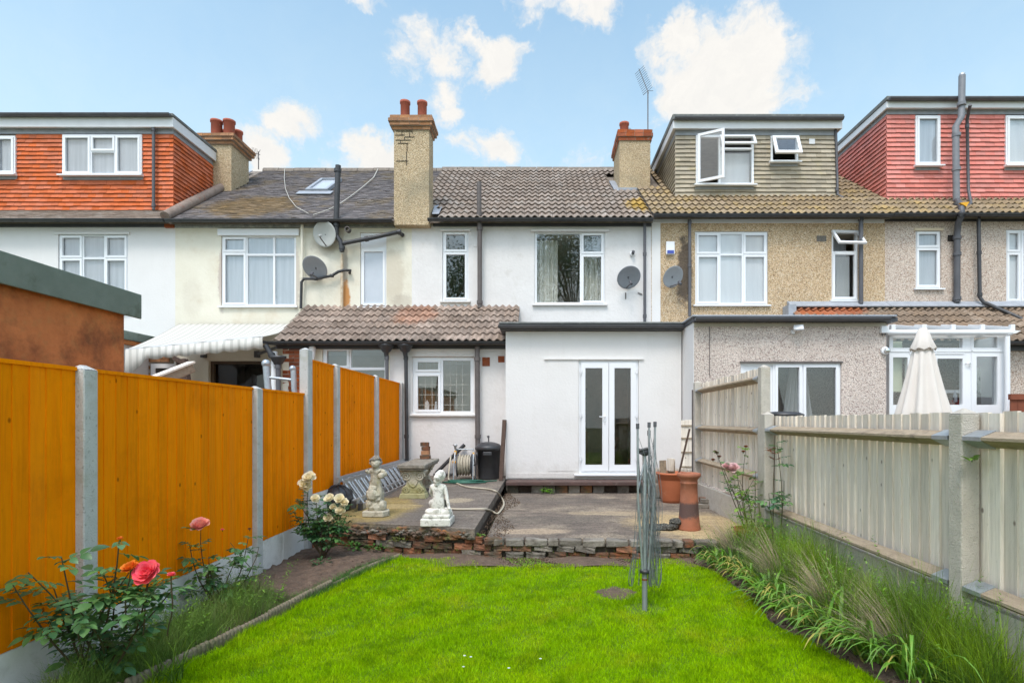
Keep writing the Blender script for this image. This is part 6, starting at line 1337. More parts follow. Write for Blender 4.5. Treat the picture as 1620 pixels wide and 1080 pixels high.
# crumpled wire netting
c = P(1056,838,6.7); c.z = .2
pts = []; rr = []
for k in range(22): pts.append((c.x+random.uniform(-.22,.10), c.y+random.uniform(-.05,.08), .2+random.uniform(.015,.05))); rr.append(random.uniform(.035,.055))
for k in range(6): pts.append((c.x+.10+random.uniform(-.03,.03), c.y+random.uniform(-.03,.03), .2+random.uniform(.05,.11))); rr.append(random.uniform(.035,.05))
NETM = mk('dark_netting', (.10,.095,.08), (.03,.03,.028), scale=60, rough=.95, bump=1, bscale=150, c3=(.25,.24,.2), t3=.58, s3=50, w3=.03)
tag(lump('crumpled_netting', pts, rr, NETM, None, .2, 2, (1.2,1,.7)), 'crumpled dark netting heap on the patio beside the chimney pot', 'netting')
# bricks at the right rear corner
for k,(dx,dy,dz) in enumerate(((0,0,0),(.23,.02,0),(.1,.03,.07),(-.02,.16,.0),(.24,.18,.0),(.12,.18,.07))):
    tag(MB().bbox((X_(1112,8.3)+dx,8.35+dy,.235+dz),(.21,.10,.065),(0,0,random.uniform(-.2,.2)),j=.005).build('brick', BRICK_OLD if k%2 else WGREY, None, bevel=.004, seg=1),
        ('front left brick lying by the grey fence behind the chimney pot','front right brick lying by the grey fence behind the chimney pot','brick on top of the front pair by the grey fence','rear left brick of the low pile by the grey fence','rear right brick of the low pile by the grey fence','brick on top of the rear pair by the grey fence')[k], 'brick', 'bricks piled by the grey fence')
c = P(1193,838,6.1); c.z = .12; t = thing('terracotta_pot', (2.25,6.15,.10), 'small orange terracotta pot half hidden behind the pale pink rose', 'plant pot')
MB().lathe([(0,0),(.09,0),(.12,.18),(.135,.18),(.135,.23),(.12,.23),(.11,.18),(0,.17)], (0,0,0), 28).build('pot', TERRA, t, local=True)
# rotary dryer
c = Vector((X_(1020,4.45),4.45,0)); t = thing('rotary_clothes_dryer', c, 'folded grey metal rotary clothes dryer standing in the lawn', 'clothes dryer')
zt = lambda py: Z_(py,4.45); xo = lambda px: X_(px,4.45)-c.x
MB().tube([(0,0,-.03),(0,0,zt(905))],.021,16).build('ground_post', GREYP if False else mk('grey_painted_steel',(.30,.32,.33),(.22,.24,.25),scale=12,rough=.5,metal=.3), t, local=True)
m = MB(); m.tube([(.0,0,.24),(.0,0,.255)],.024,14); m.build('rust_band', RUSTY, t, local=True)
MB().tube([(0,0,zt(905)),(-.002,0,zt(712))],.0165,16).build('mast', GALV, t, local=True)
m = MB(); m.lathe([(.018,-.02),(.04,-.012),(.042,.01),(.022,.02)], (0,0,zt(903)), 14); m.build('lower_hub', BLACKP, t, local=True)
m = MB(); m.lathe([(.015,-.03),(.028,-.02),(.03,.015),(.02,.03),(0,.032)], (0,0,zt(715)), 14); m.bbox((-.035,-.01,zt(714)),(.05,.03,.04),(0,.4,0)); m.tube([(-.06,-.02,zt(713)),(.02,-.02,zt(709))],.012,8); m.build('upper_hub', BLACKP, t, local=True)
arms = [(1007,672,-.05),(1028,670,.03),(1035,669,-.03),(1029,683,.06)]
tops = []
for (px_, py_, dy) in arms:
    top = Vector((xo(px_),dy,zt(py_))); bot = Vector((xo(px_)*.35,dy*.5,zt(900))); tops.append((bot,top))
    a_ = MB().tube([bot, bot*.5+top*.5+Vector((xo(px_)*.25,0,0)), top],.009,10).build('arm', GALV, t, local=True)
    m = MB(); m.tube([top-Vector((0,0,.03)), top+Vector((0,0,.012))],.0135,10); m.build('end_cap', GREYP, a_, local=True)
    MB().tube([Vector((0,0,zt(725))), bot*.45+top*.55+Vector((xo(px_)*.2,0,0))],.006,6).build('strut', GALV, t, local=True)
rl = random.Random(5)
for k in range(30):
    i = rl.randrange(4); j = rl.randrange(4); a0 = tops[i][0].lerp(tops[i][1], rl.uniform(.35,.97)); a1 = tops[j][0].lerp(tops[j][1], rl.uniform(.35,.97))
    sag = rl.uniform(.45,1.0); sd = rl.choice((-1,1,1)); bx_ = rl.uniform(.03,.13)*sd; zl_ = max(.22, min(a0.z,a1.z)-sag)
    p = [a0, Vector((a0.x*.6+bx_*.7, rl.uniform(-.1,.1), a0.z*.5+zl_*.5)), Vector((bx_, rl.uniform(-.09,.09), zl_+.05)), Vector((bx_*.75, rl.uniform(-.05,.05), zl_)), Vector((a1.x*.5+bx_*.45, rl.uniform(-.08,.08), a1.z*.5+zl_*.5)), a1]
    MB().tube(smooth_path(p,5),.0018,4,caps=False).build('line', ROPE, t, local=True)
# closed parasol
D = 7.3; c = Vector((X_(1460,D),D,.28)); t = thing('parasol', c, 'closed cream garden parasol standing behind the weathered fence', 'parasol')
zt_ = Z_(519,D)-.28; V = []; nf = 64
def ring(z, r, amp, ph=0, nfold=9, dz=0):
    out = []
    for k in range(nf):
        a = 2*math.pi*k/nf; rr_ = r*(1+amp*math.cos(nfold*a+ph+.6*math.sin(a*2))); out.append((math.cos(a)*rr_, math.sin(a)*rr_*.8, z+dz*math.cos(nfold*a+ph)))
    return out
def rings(lst): 
    V = [v for r in lst for v in r]; Fc = [(i*nf+k,i*nf+(k+1)%nf,(i+1)*nf+(k+1)%nf,(i+1)*nf+k) for i in range(len(lst)-1) for k in range(nf)]
    return MB().add(V, Fc, 0, True)
H_ = zt_
rings([ring(H_-.0,.04,0),ring(H_-.03,.065,.03),ring(H_-.15,.105,.04,0,8),ring(H_-.27,.155,.05,0,8,.012),ring(H_-.285,.150,.05,0,8,.014),ring(H_-.22,.07,0)]).build('top_vent', CREAMFAB, t, local=True)
rings([ring(H_-.20,.08,.0),ring(H_-.33,.125,.10),ring(H_-.55,.165,.15,.1),ring(H_-.8,.215,.17,.2),ring(H_-1.05,.275,.18,.25),ring(H_-1.25,.32,.16,.3,9,.01),ring(H_-1.27,.31,.16,.3,9,.01)]).build('folded_canopy', CREAMFAB, t, local=True)
MB().tube([(0,0,0),(0,0,H_+.03)],.02,12).build('pole', UPVC, t, local=True); MB().lathe([(0,0),(.25,0),(.25,.05),(.05,.09),(0,.09)],(0,0,0),24).build('base', GREYP, t, local=True)
tag(MB().lathe([(0,0),(.24,0),(.25,.02),(.18,.05),(.0,.06)], (X_(1238,6.9),6.9,Z_(658,6.9)), 24).build('barbecue_lid', BLACKP), 'round dark lid just showing over the grey fence below the neighbour door', 'lid')
# ---------------------------------------------------------------- plants
def leaf_vf(L=.06, W=.035, fold=.25, droop=.25):
    V = [(0,0,0)]; n = 4; 
    for k in range(1,n):
        s = k/n; w = W*.5*math.sin(math.pi*min(1,s*1.0))**.75*(1.15-.3*s); z = -droop*L*s*s
        V += [(s*L,-w,z+fold*w),(s*L,0,z),(s*L,w,z+fold*w)]
    V.append((L,0,-droop*L)); F_ = [(0,1,2),(0,2,3)]
    for k in range(n-2): a = 1+3*k; F_ += [(a,a+3,a+4,a+1),(a+1,a+4,a+5,a+2)]
    a = 1+3*(n-2); e = len(V)-1; F_ += [(a,e,a+1),(a+1,e,a+2)]
    return V, F_
def leaf_cluster(L, mat):
    """compound rose leaf: five leaflets on a stalk"""
    m = MB(); V, F_ = leaf_vf(L, L*.62)
    for (x, a, s) in ((L*.45,1.1,.72),(L*.45,-1.1,.72),(L*1.0,.95,.9),(L*1.0,-.95,.9),(L*1.45,0,1.1)):
        R = Matrix.Rotation(a,3,'Z'); m.add([R @ (Vector(v)*s)+Vector((x,0,-.05*x)) for v in V], F_, 0, True)
    m.tube([(0,0,0),(L*.7,0,-.02*L),(L*1.5,0,-.07*L)], .0014, 4)
    me = m.mesh('leaf', mat); return me
def flower(parent, c, R, mat, up=(0,-.5,1), name='flower', mat2=None):
    up = Vector(up).normalized(); q = up.to_track_quat('Z','Y').to_matrix()
    fl = MB().lathe([(0,-.02*R/.05),(R*.16,-.012),(R*.2,0),(0,.004)], c, 8, M=q).build(name, STEMG, parent)
    pv = []; n = 5
    V = []; 
    for i in range(n):
        for j in range(4):
            s = i/(n-1); u = (j-1.5)/1.5; w = R*.48*math.sin(math.pi*(.15+.62*s)); V.append((R*s*(1-.12*u*u), w*u, R*(.42*s*s+.10*u*u) if s < .8 else R*(.42*s*s-.10+.10*u*u)))
    Fp = [(i*4+j,(i+1)*4+j,(i+1)*4+j+1,i*4+j+1) for i in range(n-1) for j in range(3)]
    me = MB().add(V, Fp, 0, True).mesh('petal', mat); me2 = MB().add(V, Fp, 0, True).mesh('petal', mat2 or mat)
    k = 0
    for (cnt, tilt, sc) in ((6,-.1,.95),(7,.22,1.0),(7,.55,.92),(6,.85,.80),(5,1.1,.66),(4,1.3,.5),(3,1.45,.36)):
        for i in range(cnt):
            a = 2*math.pi*(i+.5*(k%2))/cnt+random.uniform(-.2,.2); M = Matrix.Translation(c) @ q.to_4x4() @ Matrix.Rotation(a,4,'Z') @ Matrix.Rotation(-(tilt+random.uniform(-.12,.12)),4,'Y') @ Matrix.Scale(sc*random.uniform(.9,1.08),4)
            inst(me if k < 5 else me2, 'petal', M, fl)
        k += 1
    return fl
def stem_path(a, b, bend=.06, n=6):
    a, b = Vector(a), Vector(b); m = Vector((random.uniform(-bend,bend),random.uniform(-bend,bend),0)); return [a.lerp(b,k/n)+m*math.sin(math.pi*k/n)+Vector((random.uniform(-1,1),random.uniform(-1,1),0))*.004 for k in range(n+1)]
def rose(name, base, label, stems, leafmats, L, nleaf, twigs=0, sr=.006, group=None, stemmat=STEM, zl=.25, group_cat='rose bush'):
    t = thing(name, base, label, group_cat, group); mes = [leaf_cluster(L*s, m) for m in leafmats for s in (.8,1.05)]
    base = Vector(base); allp = []
    for tip in stems:
        p = stem_path(base+Vector((random.uniform(-.04,.04),random.uniform(-.04,.04),0)), tip, .07); allp.append(p)
        MB().tube(p, [sr*(1.25-.8*k/(len(p)-1)) for k in range(len(p))], 6).build('stem', stemmat, t)
    for k in range(twigs):
        p = random.choice(allp); s = random.randint(1,4); a = p[s]; b = a+Vector((random.uniform(-.16,.16),random.uniform(-.12,.12),random.uniform(.06,.24)))
        q = stem_path(a,b,.02,4); MB().tube(q,[sr*.6*(1-.12*i) for i in range(5)],5).build('twig', stemmat, t); allp.append([q[0],q[0],q[1],q[2],q[3],q[4]])
    for p in allp[:len(stems)]:
        for q in range(2):
            inst(random.choice(mes), 'leaf', Matrix.Translation(p[-1-q]) @ Matrix.Rotation(random.uniform(0,2*math.pi),4,'Z') @ Matrix.Rotation(random.uniform(-.4,.2),4,'Y'), t)
    for k in range(nleaf):
        p = random.choice(allp); s = random.uniform(zl,1)*(len(p)-1); i = min(int(s),len(p)-2); q = p[i].lerp(p[i+1], s-i)
        M = Matrix.Translation(q) @ Matrix.Rotation(random.uniform(0,2*math.pi),4,'Z') @ Matrix.Rotation(random.uniform(-.5,.35),4,'Y') @ Matrix.Rotation(random.uniform(-.5,.5),4,'X') @ Matrix.Scale(random.uniform(.7,1.15),4)
        inst(random.choice(mes), 'leaf', M, t)
    return t
random.seed(21)
# front left rose with coral red flowers
D = 3.0
t = rose('rose_bush', P(150,1085,3.15), 'rose bush with coral red blooms in the front left corner', [P(190,855,2.95),P(45,905,2.9),P(95,880,2.85),P(20,925,2.75),P(270,935,2.95),P(235,915,2.9),P(330,865,3.1) if False else P(160,900,3.0),P(85,930,3.0),P(205,905,3.0),P(120,960,2.8)], [LEAFD,LEAF], .066, 200, 16, .006, zl=.42)
flower(t, P(236,908,2.9), .070, PETAL_R, (0,-.8,.7)); flower(t, P(207,899,2.88), .042, PETAL_O, (-.2,-.5,1)); flower(t, P(271,910,2.93), .022, PETAL_R, (.1,-.1,1), 'bud'); flower(t, P(190,853,2.95), .018, PETAL_O, (0,0,1), 'bud')
for q in ((236,908),(207,899),(271,910)):
    MB().tube(stem_path(P(q[0]-8,q[1]+95,3.0), P(q[0],q[1]+3,2.93),.02),[.004]*7,6).build('stem', STEM, t)
# second rose with salmon flower
b = Vector((-2.45,4.3,.02))
t = rose('rose_bush', b, 'leggy rose bush with one salmon pink bloom against the orange fence', [P(317,838,4.2),P(330,880,4.25),P(392,850,4.45),P(410,865,4.5),P(375,880,4.4),P(300,860,4.2)], [LEAFD,LEAF], .058, 95, 6, .005, zl=.45)
flower(t, P(317,833,4.18), .072, PETAL_P, (0,-.5,1)); flower(t, P(352,838,4.3), .015, PETAL_R, (0,0,1), 'bud'); flower(t, P(395,837,4.45), .016, LEAFR, (0,0,1), 'bud')
# white rose
b = Vector((-2.33,6.02,.02))
t = rose('rose_bush', b, 'white and cream flowering rose bush below the raised patio', [P(488,768,6.0),P(500,785,5.95),P(470,790,6.0),P(545,800,5.95),P(530,790,5.9),P(515,805,5.9),P(465,810,6.0),P(548,815,6.0),P(500,810,5.9)], [LEAFD,LEAF], .055, 290, 12, .007, zl=.45)
for q in ((490,757,.085),(482,766,.08),(499,778,.07) if False else (487,772,.06),(499,789,.06),(522,789,.07),(537,790,.07),(545,795,.055),(527,802,.045),(540,808,.072),(519,820,.055)):
    flower(t, P(q[0],q[1],5.86), q[2]*.88, PETAL_W, (random.uniform(-.3,.3),-.7,.8))
# right roses
b = Vector((2.3,6.1,.12))
t = rose('rose_bush', b, 'thin pale pink rose bush in front of the tall grey fence', [P(1165,745,6.1),P(1134,715,6.15),P(1140,730,6.1),P(1180,708,6.2),P(1170,760,6.1),P(1150,760,6.1),P(1195,745,6.2),P(1200,790,6.2)], [LEAF,LEAFY], .055, 84, 10, .005, zl=.4)
flower(t, P(1159,742,6.0), .075, PETAL_L, (-.3,-.5,1)); flower(t, P(1150,738,6.0), .055, PETAL_L, (-.3,-.5,1))
for q in ((1134,717),(1131,715),(1138,723),(1180,707),(1176,715),(1128,728)): flower(t, P(*q,6.1), .026, LEAFR, (0,0,1), 'bud')
b = Vector((2.33,5.55,.05))
t = rose('rose_bush', b, 'single tall rose stem with bronze young leaves beside the short concrete post', [P(1226,706,5.6),P(1229,700,5.6),P(1216,780,5.6),P(1240,760,5.6)], [LEAF,LEAF,LEAFD], .06, 46, 2, .006, zl=.3)
for q in ((1222,710),(1226,718),(1215,712),(1228,727)):
    for k in range(3): inst(leaf_cluster(.035, LEAFR), 'leaf', Matrix.Translation(P(q[0],q[1],5.55)) @ Matrix.Rotation(random.uniform(0,6.28),4,'Z') @ Matrix.Rotation(random.uniform(-.7,.2),4,'Y'), t)
# ---------------------------------------------------------------- grass-like ground cover, all real blades
def blades(name, pts, H, Wd, lean, mats, seg=3, curl=.6, seed=1, kind='stuff', label=None, cat=None, dirv=None, up=None, parent=None):
    """pts Nx3 roots; H, Wd arrays"""
    r = np.random.default_rng(seed); n = len(pts); a = r.uniform(0, 2*np.pi, n) if dirv is None else dirv
    d = np.stack([np.cos(a), np.sin(a), np.zeros(n)], 1); s = np.stack([-np.sin(a), np.cos(a), np.zeros(n)], 1)
    fa = r.uniform(0, 2*np.pi, n); s = np.stack([np.cos(fa), np.sin(fa), np.zeros(n)], 1) if up is None else s
    V = np.zeros((n, 2*seg+1, 3))
    for k in range(seg+1):
        t = k/seg; off = lean*H*(t**(1+curl)); z = H*t*np.sqrt(np.clip(1-(lean*t*.75)**2, .05, 1)) - (H*np.maximum(lean-.6,0)*t*t*.9)
        c = pts + d*off[:, None] + np.stack([np.zeros(n), np.zeros(n), z], 1); w = Wd*(1-t**1.6)*(.55+.45*min(1,t*4+.3))*.5
        if k < seg: V[:, 2*k] = c - s*w[:, None]; V[:, 2*k+1] = c + s*w[:, None]
        else: V[:, 2*k] = c
    quads = []; 
    for k in range(seg-1): quads.append([2*k, 2*k+1, 2*k+3, 2*k+2])
    tri = [2*(seg-1), 2*(seg-1)+1, 2*seg]
    off = (np.arange(n)*(2*seg+1))[:, None, None]
    T = []
    for q in quads: T += [[q[0],q[1],q[2]],[q[0],q[2],q[3]]]
    T.append(tri); T = np.array(T)[None]+off
    o = np_mesh(V.reshape(-1,3) - np.array(wloc(parent)), T.reshape(-1,3), name, mats, parent, True, kind)
    return tag(o, label, cat) if label else o
GRASS = mk('lawn_grass', (.41,.61,.016), (.27,.50,.012), scale=2.6, rough=.7, rnd=.42, c3=(.52,.50,.07), t3=.60, s3=2.2, w3=.12, a3=.55, trans=.35, spec=.08, c4=(.15,.30,.008), t4=.56, s4=5.5, w4=.08, a4=.6)
def in_lawn(x, y):
    l = np.interp(y, [q[1] for q in lawn_left], [q[0] for q in lawn_left]); ry = [q[1] for q in lawn_right][::-1]; rx = [q[0] for q in lawn_right][::-1]
    r = np.interp(y, ry, rx); return (x > l+.01+.03*np.sin(y*9)) & (x < r+.03*np.sin(y*7+1))
n = 560000; yy = 1/(rng.uniform(1/6.25, 1/2.55, n)); xx = rng.uniform(-2.5, 2.3, n); k = in_lawn(xx, yy)
topy = 6.10+.05*np.sin(xx*3+1)+.04*np.sin(xx*11) - np.where((xx > -.72) & (xx < 1.0), .33*np.clip(np.minimum((xx+.72)/.12, (1.0-xx)/.12), 0, 1)+.03*np.sin(xx*14), 0)
k &= yy < topy
patch = lambda cx, cy, rx_, ry_: ((xx-cx)/rx_)**2+((yy-cy)/ry_)**2 + .35*np.sin(xx*31)*np.sin(yy*37)
p1 = patch(.66,4.88,.17,.19); p2 = patch(.84,4.47,.17,.14); p3 = patch(-.42,4.5,.20,.06); p4 = patch(-1.55,4.0,.12,.12)
k &= ~((p1 < 1) & (rng.random(n) < .80)) & ~((p2 < 1) & (rng.random(n) < .72)) & ~((p3 < 1) & (rng.random(n) < .55)) & ~((p4<1) & (rng.random(n)<.4))
xx, yy = xx[k], yy[k]; n = len(xx); hh = rng.uniform(.014,.044,n)*(1+.3*np.sin(xx*5+yy*3)*np.sin(xx*13-yy*9)); edge = np.minimum(np.abs(xx-np.interp(yy,[q[1] for q in lawn_left],[q[0] for q in lawn_left])), 9)
hh = np.where(edge < .12, hh*1.7, hh)
blades('lawn_grass', np.stack([xx, yy, np.full(n, -.004)], 1), hh, rng.uniform(.0018,.0042,n)*(.7+yy*.16), rng.uniform(.1,.85,n), GRASS, 2, .5, 3, label='bright green mown lawn with small worn patches', cat='grass')
for nm, (cx_, cy_, rx_, ry_) in (('lawn_bare_patch',(.66,4.88,.19,.21)),):
    m = MB(); pp = [(cx_+rx_*.85*(1+.2*math.sin(a*3)+.12*math.sin(a*7+1)+.08*math.sin(a*11))*math.cos(a), cy_+ry_*.85*(1+.15*math.sin(a*4+2)+.1*math.sin(a*9))*math.sin(a)) for a in [2*math.pi*q/28 for q in range(28)]]
    m.add([(x,y,.004) for x,y in pp]+[(cx_,cy_,.016)], [(q,(q+1)%28,28) for q in range(28)]); tag(m.build(nm, SOIL), kind='structure')
# daisies
dm_ = MB()
for (px_,py_) in ((735,1045),(745,1047),(733,1063),(805,1065),(855,1050)) :
    c = P(px_,py_,1.5*F/(py_-CY)); c.z = .035
    for q in range(8):
        a = q*math.pi/4; dm_.bbox(c+Vector((math.cos(a)*.005,math.sin(a)*.005,0)),(.006,.003,.001),(0,0,a))
tag(dm_.build('daisy_flowers', UPVC), 'tiny white daisies scattered near the front of the lawn', 'flowers', kind='stuff')
# soil crumbs
STONEC = mk('soil_crumbs', (.14,.095,.065), (.06,.042,.03), scale=30, rough=1, rnd=.45, c3=(.34,.28,.2), t3=.62, s3=40, w3=.04)
ico = bmesh.new(); bmesh.ops.create_icosphere(ico, subdivisions=1, radius=1); iv = [tuple(v.co) for v in ico.verts]; fi = [[v.index for v in f.verts] for f in ico.faces]; ico.free()
def crumbs(name, n, fx, smin, smax, mat=STONEC, zf=lambda x,y: .0):
    Ms = []
    for k in range(n):
        x, y = fx(); s = random.uniform(smin,smax)**1; Ms.append(Matrix.Translation((x,y,zf(x,y)+s*.3)) @ Euler((random.random()*6,random.random()*6,0)).to_matrix().to_4x4() @ Matrix.Diagonal((s,s*random.uniform(.5,1),s*random.uniform(.4,.8),1)))
    return joined((iv,fi), Ms, name, mat, None, False)
def fl(): y = random.uniform(2.9,6.5); return random.uniform(-2.68, interp(lawn_left,min(y,6.15))-.05), y
def frr(): y = random.uniform(2.9,6.2); return random.uniform(interp(lawn_right,y)+.0, 2.4), y
tag(crumbs('soil_crumbs', 5200, fl, .004, .017, zf=lambda x,y:.012+.015*math.sin(3*y+5*x)), 'dark crumbly soil and pebbles of the left bed', 'soil')
tag(crumbs('soil_crumbs', 2600, frr, .004, .016, zf=lambda x,y:.012), 'dark crumbly soil along the right border', 'soil')
tag(crumbs('soil_crumbs', 1500, lambda: (random.uniform(-.75,1.1), random.uniform(5.7,6.15)), .003, .012, zf=lambda x,y:.004), 'bare gravelly soil at the foot of the retaining wall', 'soil')
tag(crumbs('patio_gravel', 1400, lambda: (lambda y: (random.uniform(-.70+(y-6.2)*.019,-.42+.1*math.sin(y*3)), y))(random.uniform(6.3,10.0)), .003, .011, zf=lambda x,y:.2), 'loose gravel beside the edge of the raised slab', 'gravel')
# wild fine grass masses
WG = mk('fine_green_grass', (.20,.32,.05), (.11,.20,.035), scale=3, rough=.6, rnd=.55, trans=.35, c3=(.32,.47,.05), t3=.52, s3=2.5, a3=.8)
WLEAF = mk('weed_stem_leaf', (.24,.40,.07), (.14,.27,.05), scale=4, rough=.6, rnd=.4, trans=.35)
WD = mk('dry_stalks', (.55,.43,.31), (.40,.31,.24), scale=3, rough=.8, rnd=.3, trans=.1); LAV = mk('lavender_grey_green', (.20,.25,.15), (.14,.17,.13), scale=3, rough=.8, rnd=.35, trans=.2)
WB = mk('blue_green_blades', (.10,.22,.05), (.06,.15,.04), scale=3, rough=.55, rnd=.3, trans=.3)
def scatter(n, ya, yb, xf0, xf1, pw=1.0, r=rng):
    y = r.uniform(ya, yb, n); a = np.array([xf0(v) for v in y]); b = np.array([xf1(v) for v in y]); x = a+(b-a)*r.random(n)**pw; return np.stack([x, y, np.full(n, .0)], 1)
Lr = lambda y: interp(lawn_right, y)
def clumps(pts, centers, spread): # modulate heights by clump distance
    d = np.min(np.stack([np.hypot(pts[:,0]-c[0], (pts[:,1]-c[1])) for c in centers]), 0); return np.clip(1.15-(d/spread)**1.5*.75, .25, 1.15)
rc = [(2.12,5.75),(2.2,5.2),(2.15,4.65),(2.22,4.1),(2.2,3.65),(2.25,3.25),(2.3,2.85)]
pts = scatter(14000, 2.75, 6.15, lambda y: Lr(y)+.10, lambda y: 2.43, .75); h = clumps(pts, rc, .33)
blades('wild_grass', pts, h*rng.uniform(.18,.66,len(pts)), rng.uniform(.0024,.0058,len(pts)), rng.uniform(.05,.95,len(pts)), WG, 4, .7, 5, label='tall fine wild grass filling the right border below the grey fence', cat='grass')
# leafy upright stems standing in the wild grass
sv, sf = leaf_vf(.034, .013); qv, qf = [], []
lm = []
for k in range(170):
    y = random.uniform(2.85,6.0); x = random.uniform(Lr(y)+.22, 2.42); hgt = random.uniform(.25,.68); lx_, ly_ = random.uniform(-.22,.06), random.uniform(-.12,.12)
    for q in range(int(hgt*62)):
        s_ = (q+random.random())/(hgt*62); pz = hgt*(.15+.85*s_)
        lm.append(Matrix.Translation((x+lx_*s_*s_, y+ly_*s_*s_, pz)) @ Matrix.Rotation(q*2.4+random.random(),4,'Z') @ Matrix.Rotation(random.uniform(-1.0,-.2),4,'Y') @ Matrix.Scale(random.uniform(.7,1.3)*(1.15-.5*s_),4))
for k in range(110):   # the same weeds on the left border, shorter
    y = random.uniform(2.9,4.6); x = random.uniform(-2.62, interp(lawn_left,y)-.12); hgt = random.uniform(.12,.38); lx_, ly_ = random.uniform(-.06,.12), random.uniform(-.1,.1)
    for q in range(int(hgt*70)):
        s_ = (q+random.random())/(hgt*70); pz = hgt*(.1+.9*s_)
        lm.append(Matrix.Translation((x+lx_*s_*s_, y+ly_*s_*s_, pz)) @ Matrix.Rotation(q*2.4+random.random(),4,'Z') @ Matrix.Rotation(random.uniform(-1.0,-.2),4,'Y') @ Matrix.Scale(random.uniform(.7,1.3)*(1.15-.5*s_),4))
tri = [f for f in sf if len(f) == 3]; quad = [f for f in sf if len(f) == 4]; allf = tri+[(f[0],f[1],f[2]) for f in quad]+[(f[0],f[2],f[3]) for f in quad]
tag(joined((sv, allf), lm, 'leafy_weed_stems', WLEAF, None, True), 'leafy upright weed stems standing among the grass of both borders', 'weeds')
pts = scatter(9500, 2.75, 6.15, lambda y: Lr(y)+.14, lambda y: 2.42, .9)
blades('low_green_growth', pts, rng.uniform(.10,.34,len(pts)), rng.uniform(.004,.011,len(pts)), rng.uniform(.3,1.0,len(pts)), WB, 3, .7, 6, label='low dark green growth under the wild grass at right', cat='ground cover')
pts = scatter(5200, 2.75, 6.0, lambda y: 2.20, lambda y: 2.43, 1.0)
blades('tall_fence_grass', pts, rng.uniform(.30,.72,len(pts))*(.8+.3*np.sin(pts[:,1]*4.3)), rng.uniform(.003,.006,len(pts)), rng.uniform(.1,.7,len(pts)), WG, 4, .7, 31, label='taller grass growing against the foot of the grey fence', cat='grass')
for i, (cx_, cy_, sz, lab) in enumerate(((2.02,5.72,.40,'straw-coloured lavender clump at the patio end of the right border'),(2.10,4.85,.42,'second straw-coloured lavender clump from the patio, right border'),(2.12,4.05,.40,'middle straw-coloured lavender clump leaning towards the lawn'),(2.18,3.35,.38,'nearest straw-coloured lavender clump at bottom right'))):
    t = thing('lavender_clump', (cx_,cy_,0), lab, 'lavender', 'lavender clumps in the right border'); n = 420
    a = rng.uniform(0,2*np.pi,n); rr_ = rng.uniform(0,.10,n); p = np.stack([cx_+rr_*np.cos(a), cy_+rr_*np.sin(a), np.zeros(n)],1)
    dirv = np.where(rng.random(n) < .65, rng.normal(math.pi*.85,.55,n), a)
    blades('dry_stalk', p[:260], rng.uniform(.6,1.25,260)*sz*1.45, rng.uniform(.003,.0048,260), rng.uniform(.35,.95,260), WD, 4, .45, 7+i, dirv=dirv[:260], parent=t)
    blades('grey_foliage', p, rng.uniform(.5,1.15,n)*sz, rng.uniform(.004,.008,n), rng.uniform(.3,1.0,n), LAV, 3, .5, 17+i, parent=t)
# strap-leaved clumps along the lawn's right edge
STRAP = mk('strap_leaf', (.22,.40,.07), (.13,.29,.045), scale=5, rough=.42, rnd=.3, trans=.3, c3=(.45,.40,.08), t3=.62, s3=7, a3=.8, spec=.5); STRAPY = mk('yellowing_strap_leaf', (.40,.42,.12), (.52,.40,.14), scale=5, rough=.5, rnd=.25, trans=.3)
sc_ = [(5.72,.20,'at the patio corner'),(5.42,.20,'nearest the straw-coloured lavender by the patio'),(5.05,.22,'beside the far end of the lawn curve'),(4.72,.24,'level with the rotary dryer'),(4.38,.26,'just nearer than the rotary dryer'),(4.05,.27,'in the middle of the right lawn edge'),(3.75,.29,'between the middle and the front of the right lawn edge'),(3.45,.30,'with broad arching leaves near the front'),(3.2,.30,'with one yellow leaf at the bottom edge of the picture')]
for i, (y, s, lab) in enumerate(sc_):
    x = Lr(y)+.13; t = thing('daylily_clump', (x,y,0), 'strap-leaved daylily clump '+lab, 'daylily', 'daylily clumps along the right lawn edge')
    for k in range(44):
        a = rng.uniform(0,2*np.pi); 
        if rng.random() < .45: a = rng.normal(math.pi*1.05,.6)
        L_ = s*rng.uniform(.85,1.7); w = rng.uniform(.015,.028); V = []; m_ = 7; ln = rng.uniform(.5,1.0); hh_ = rng.uniform(.35,.75)
        rx_ = x+rng.uniform(-.05,.05); ry_ = y+rng.uniform(-.08,.08)
        for q in range(m_):
            s_ = q/(m_-1); rad = L_*ln*s_; z = L_*hh_*math.sin(s_*math.pi*.78)**.9 if q else 0.; ww = w*(1-s_**2.5)*.5+.0006
            cxp, cyp = rx_+math.cos(a)*rad, ry_+math.sin(a)*rad; V += [(cxp-math.sin(a)*ww, cyp+math.cos(a)*ww, z+.003), (cxp, cyp, z-.0), (cxp+math.sin(a)*ww, cyp-math.cos(a)*ww, z+.003)]
        Fq = [(3*q,3*q+3,3*q+4,3*q+1) for q in range(m_-1)]+[(3*q+1,3*q+4,3*q+5,3*q+2) for q in range(m_-1)]
        MB().add(V, Fq, 0, True).build('leaf', STRAPY if rng.random() < (.45 if i < 3 else .12) else STRAP, t)
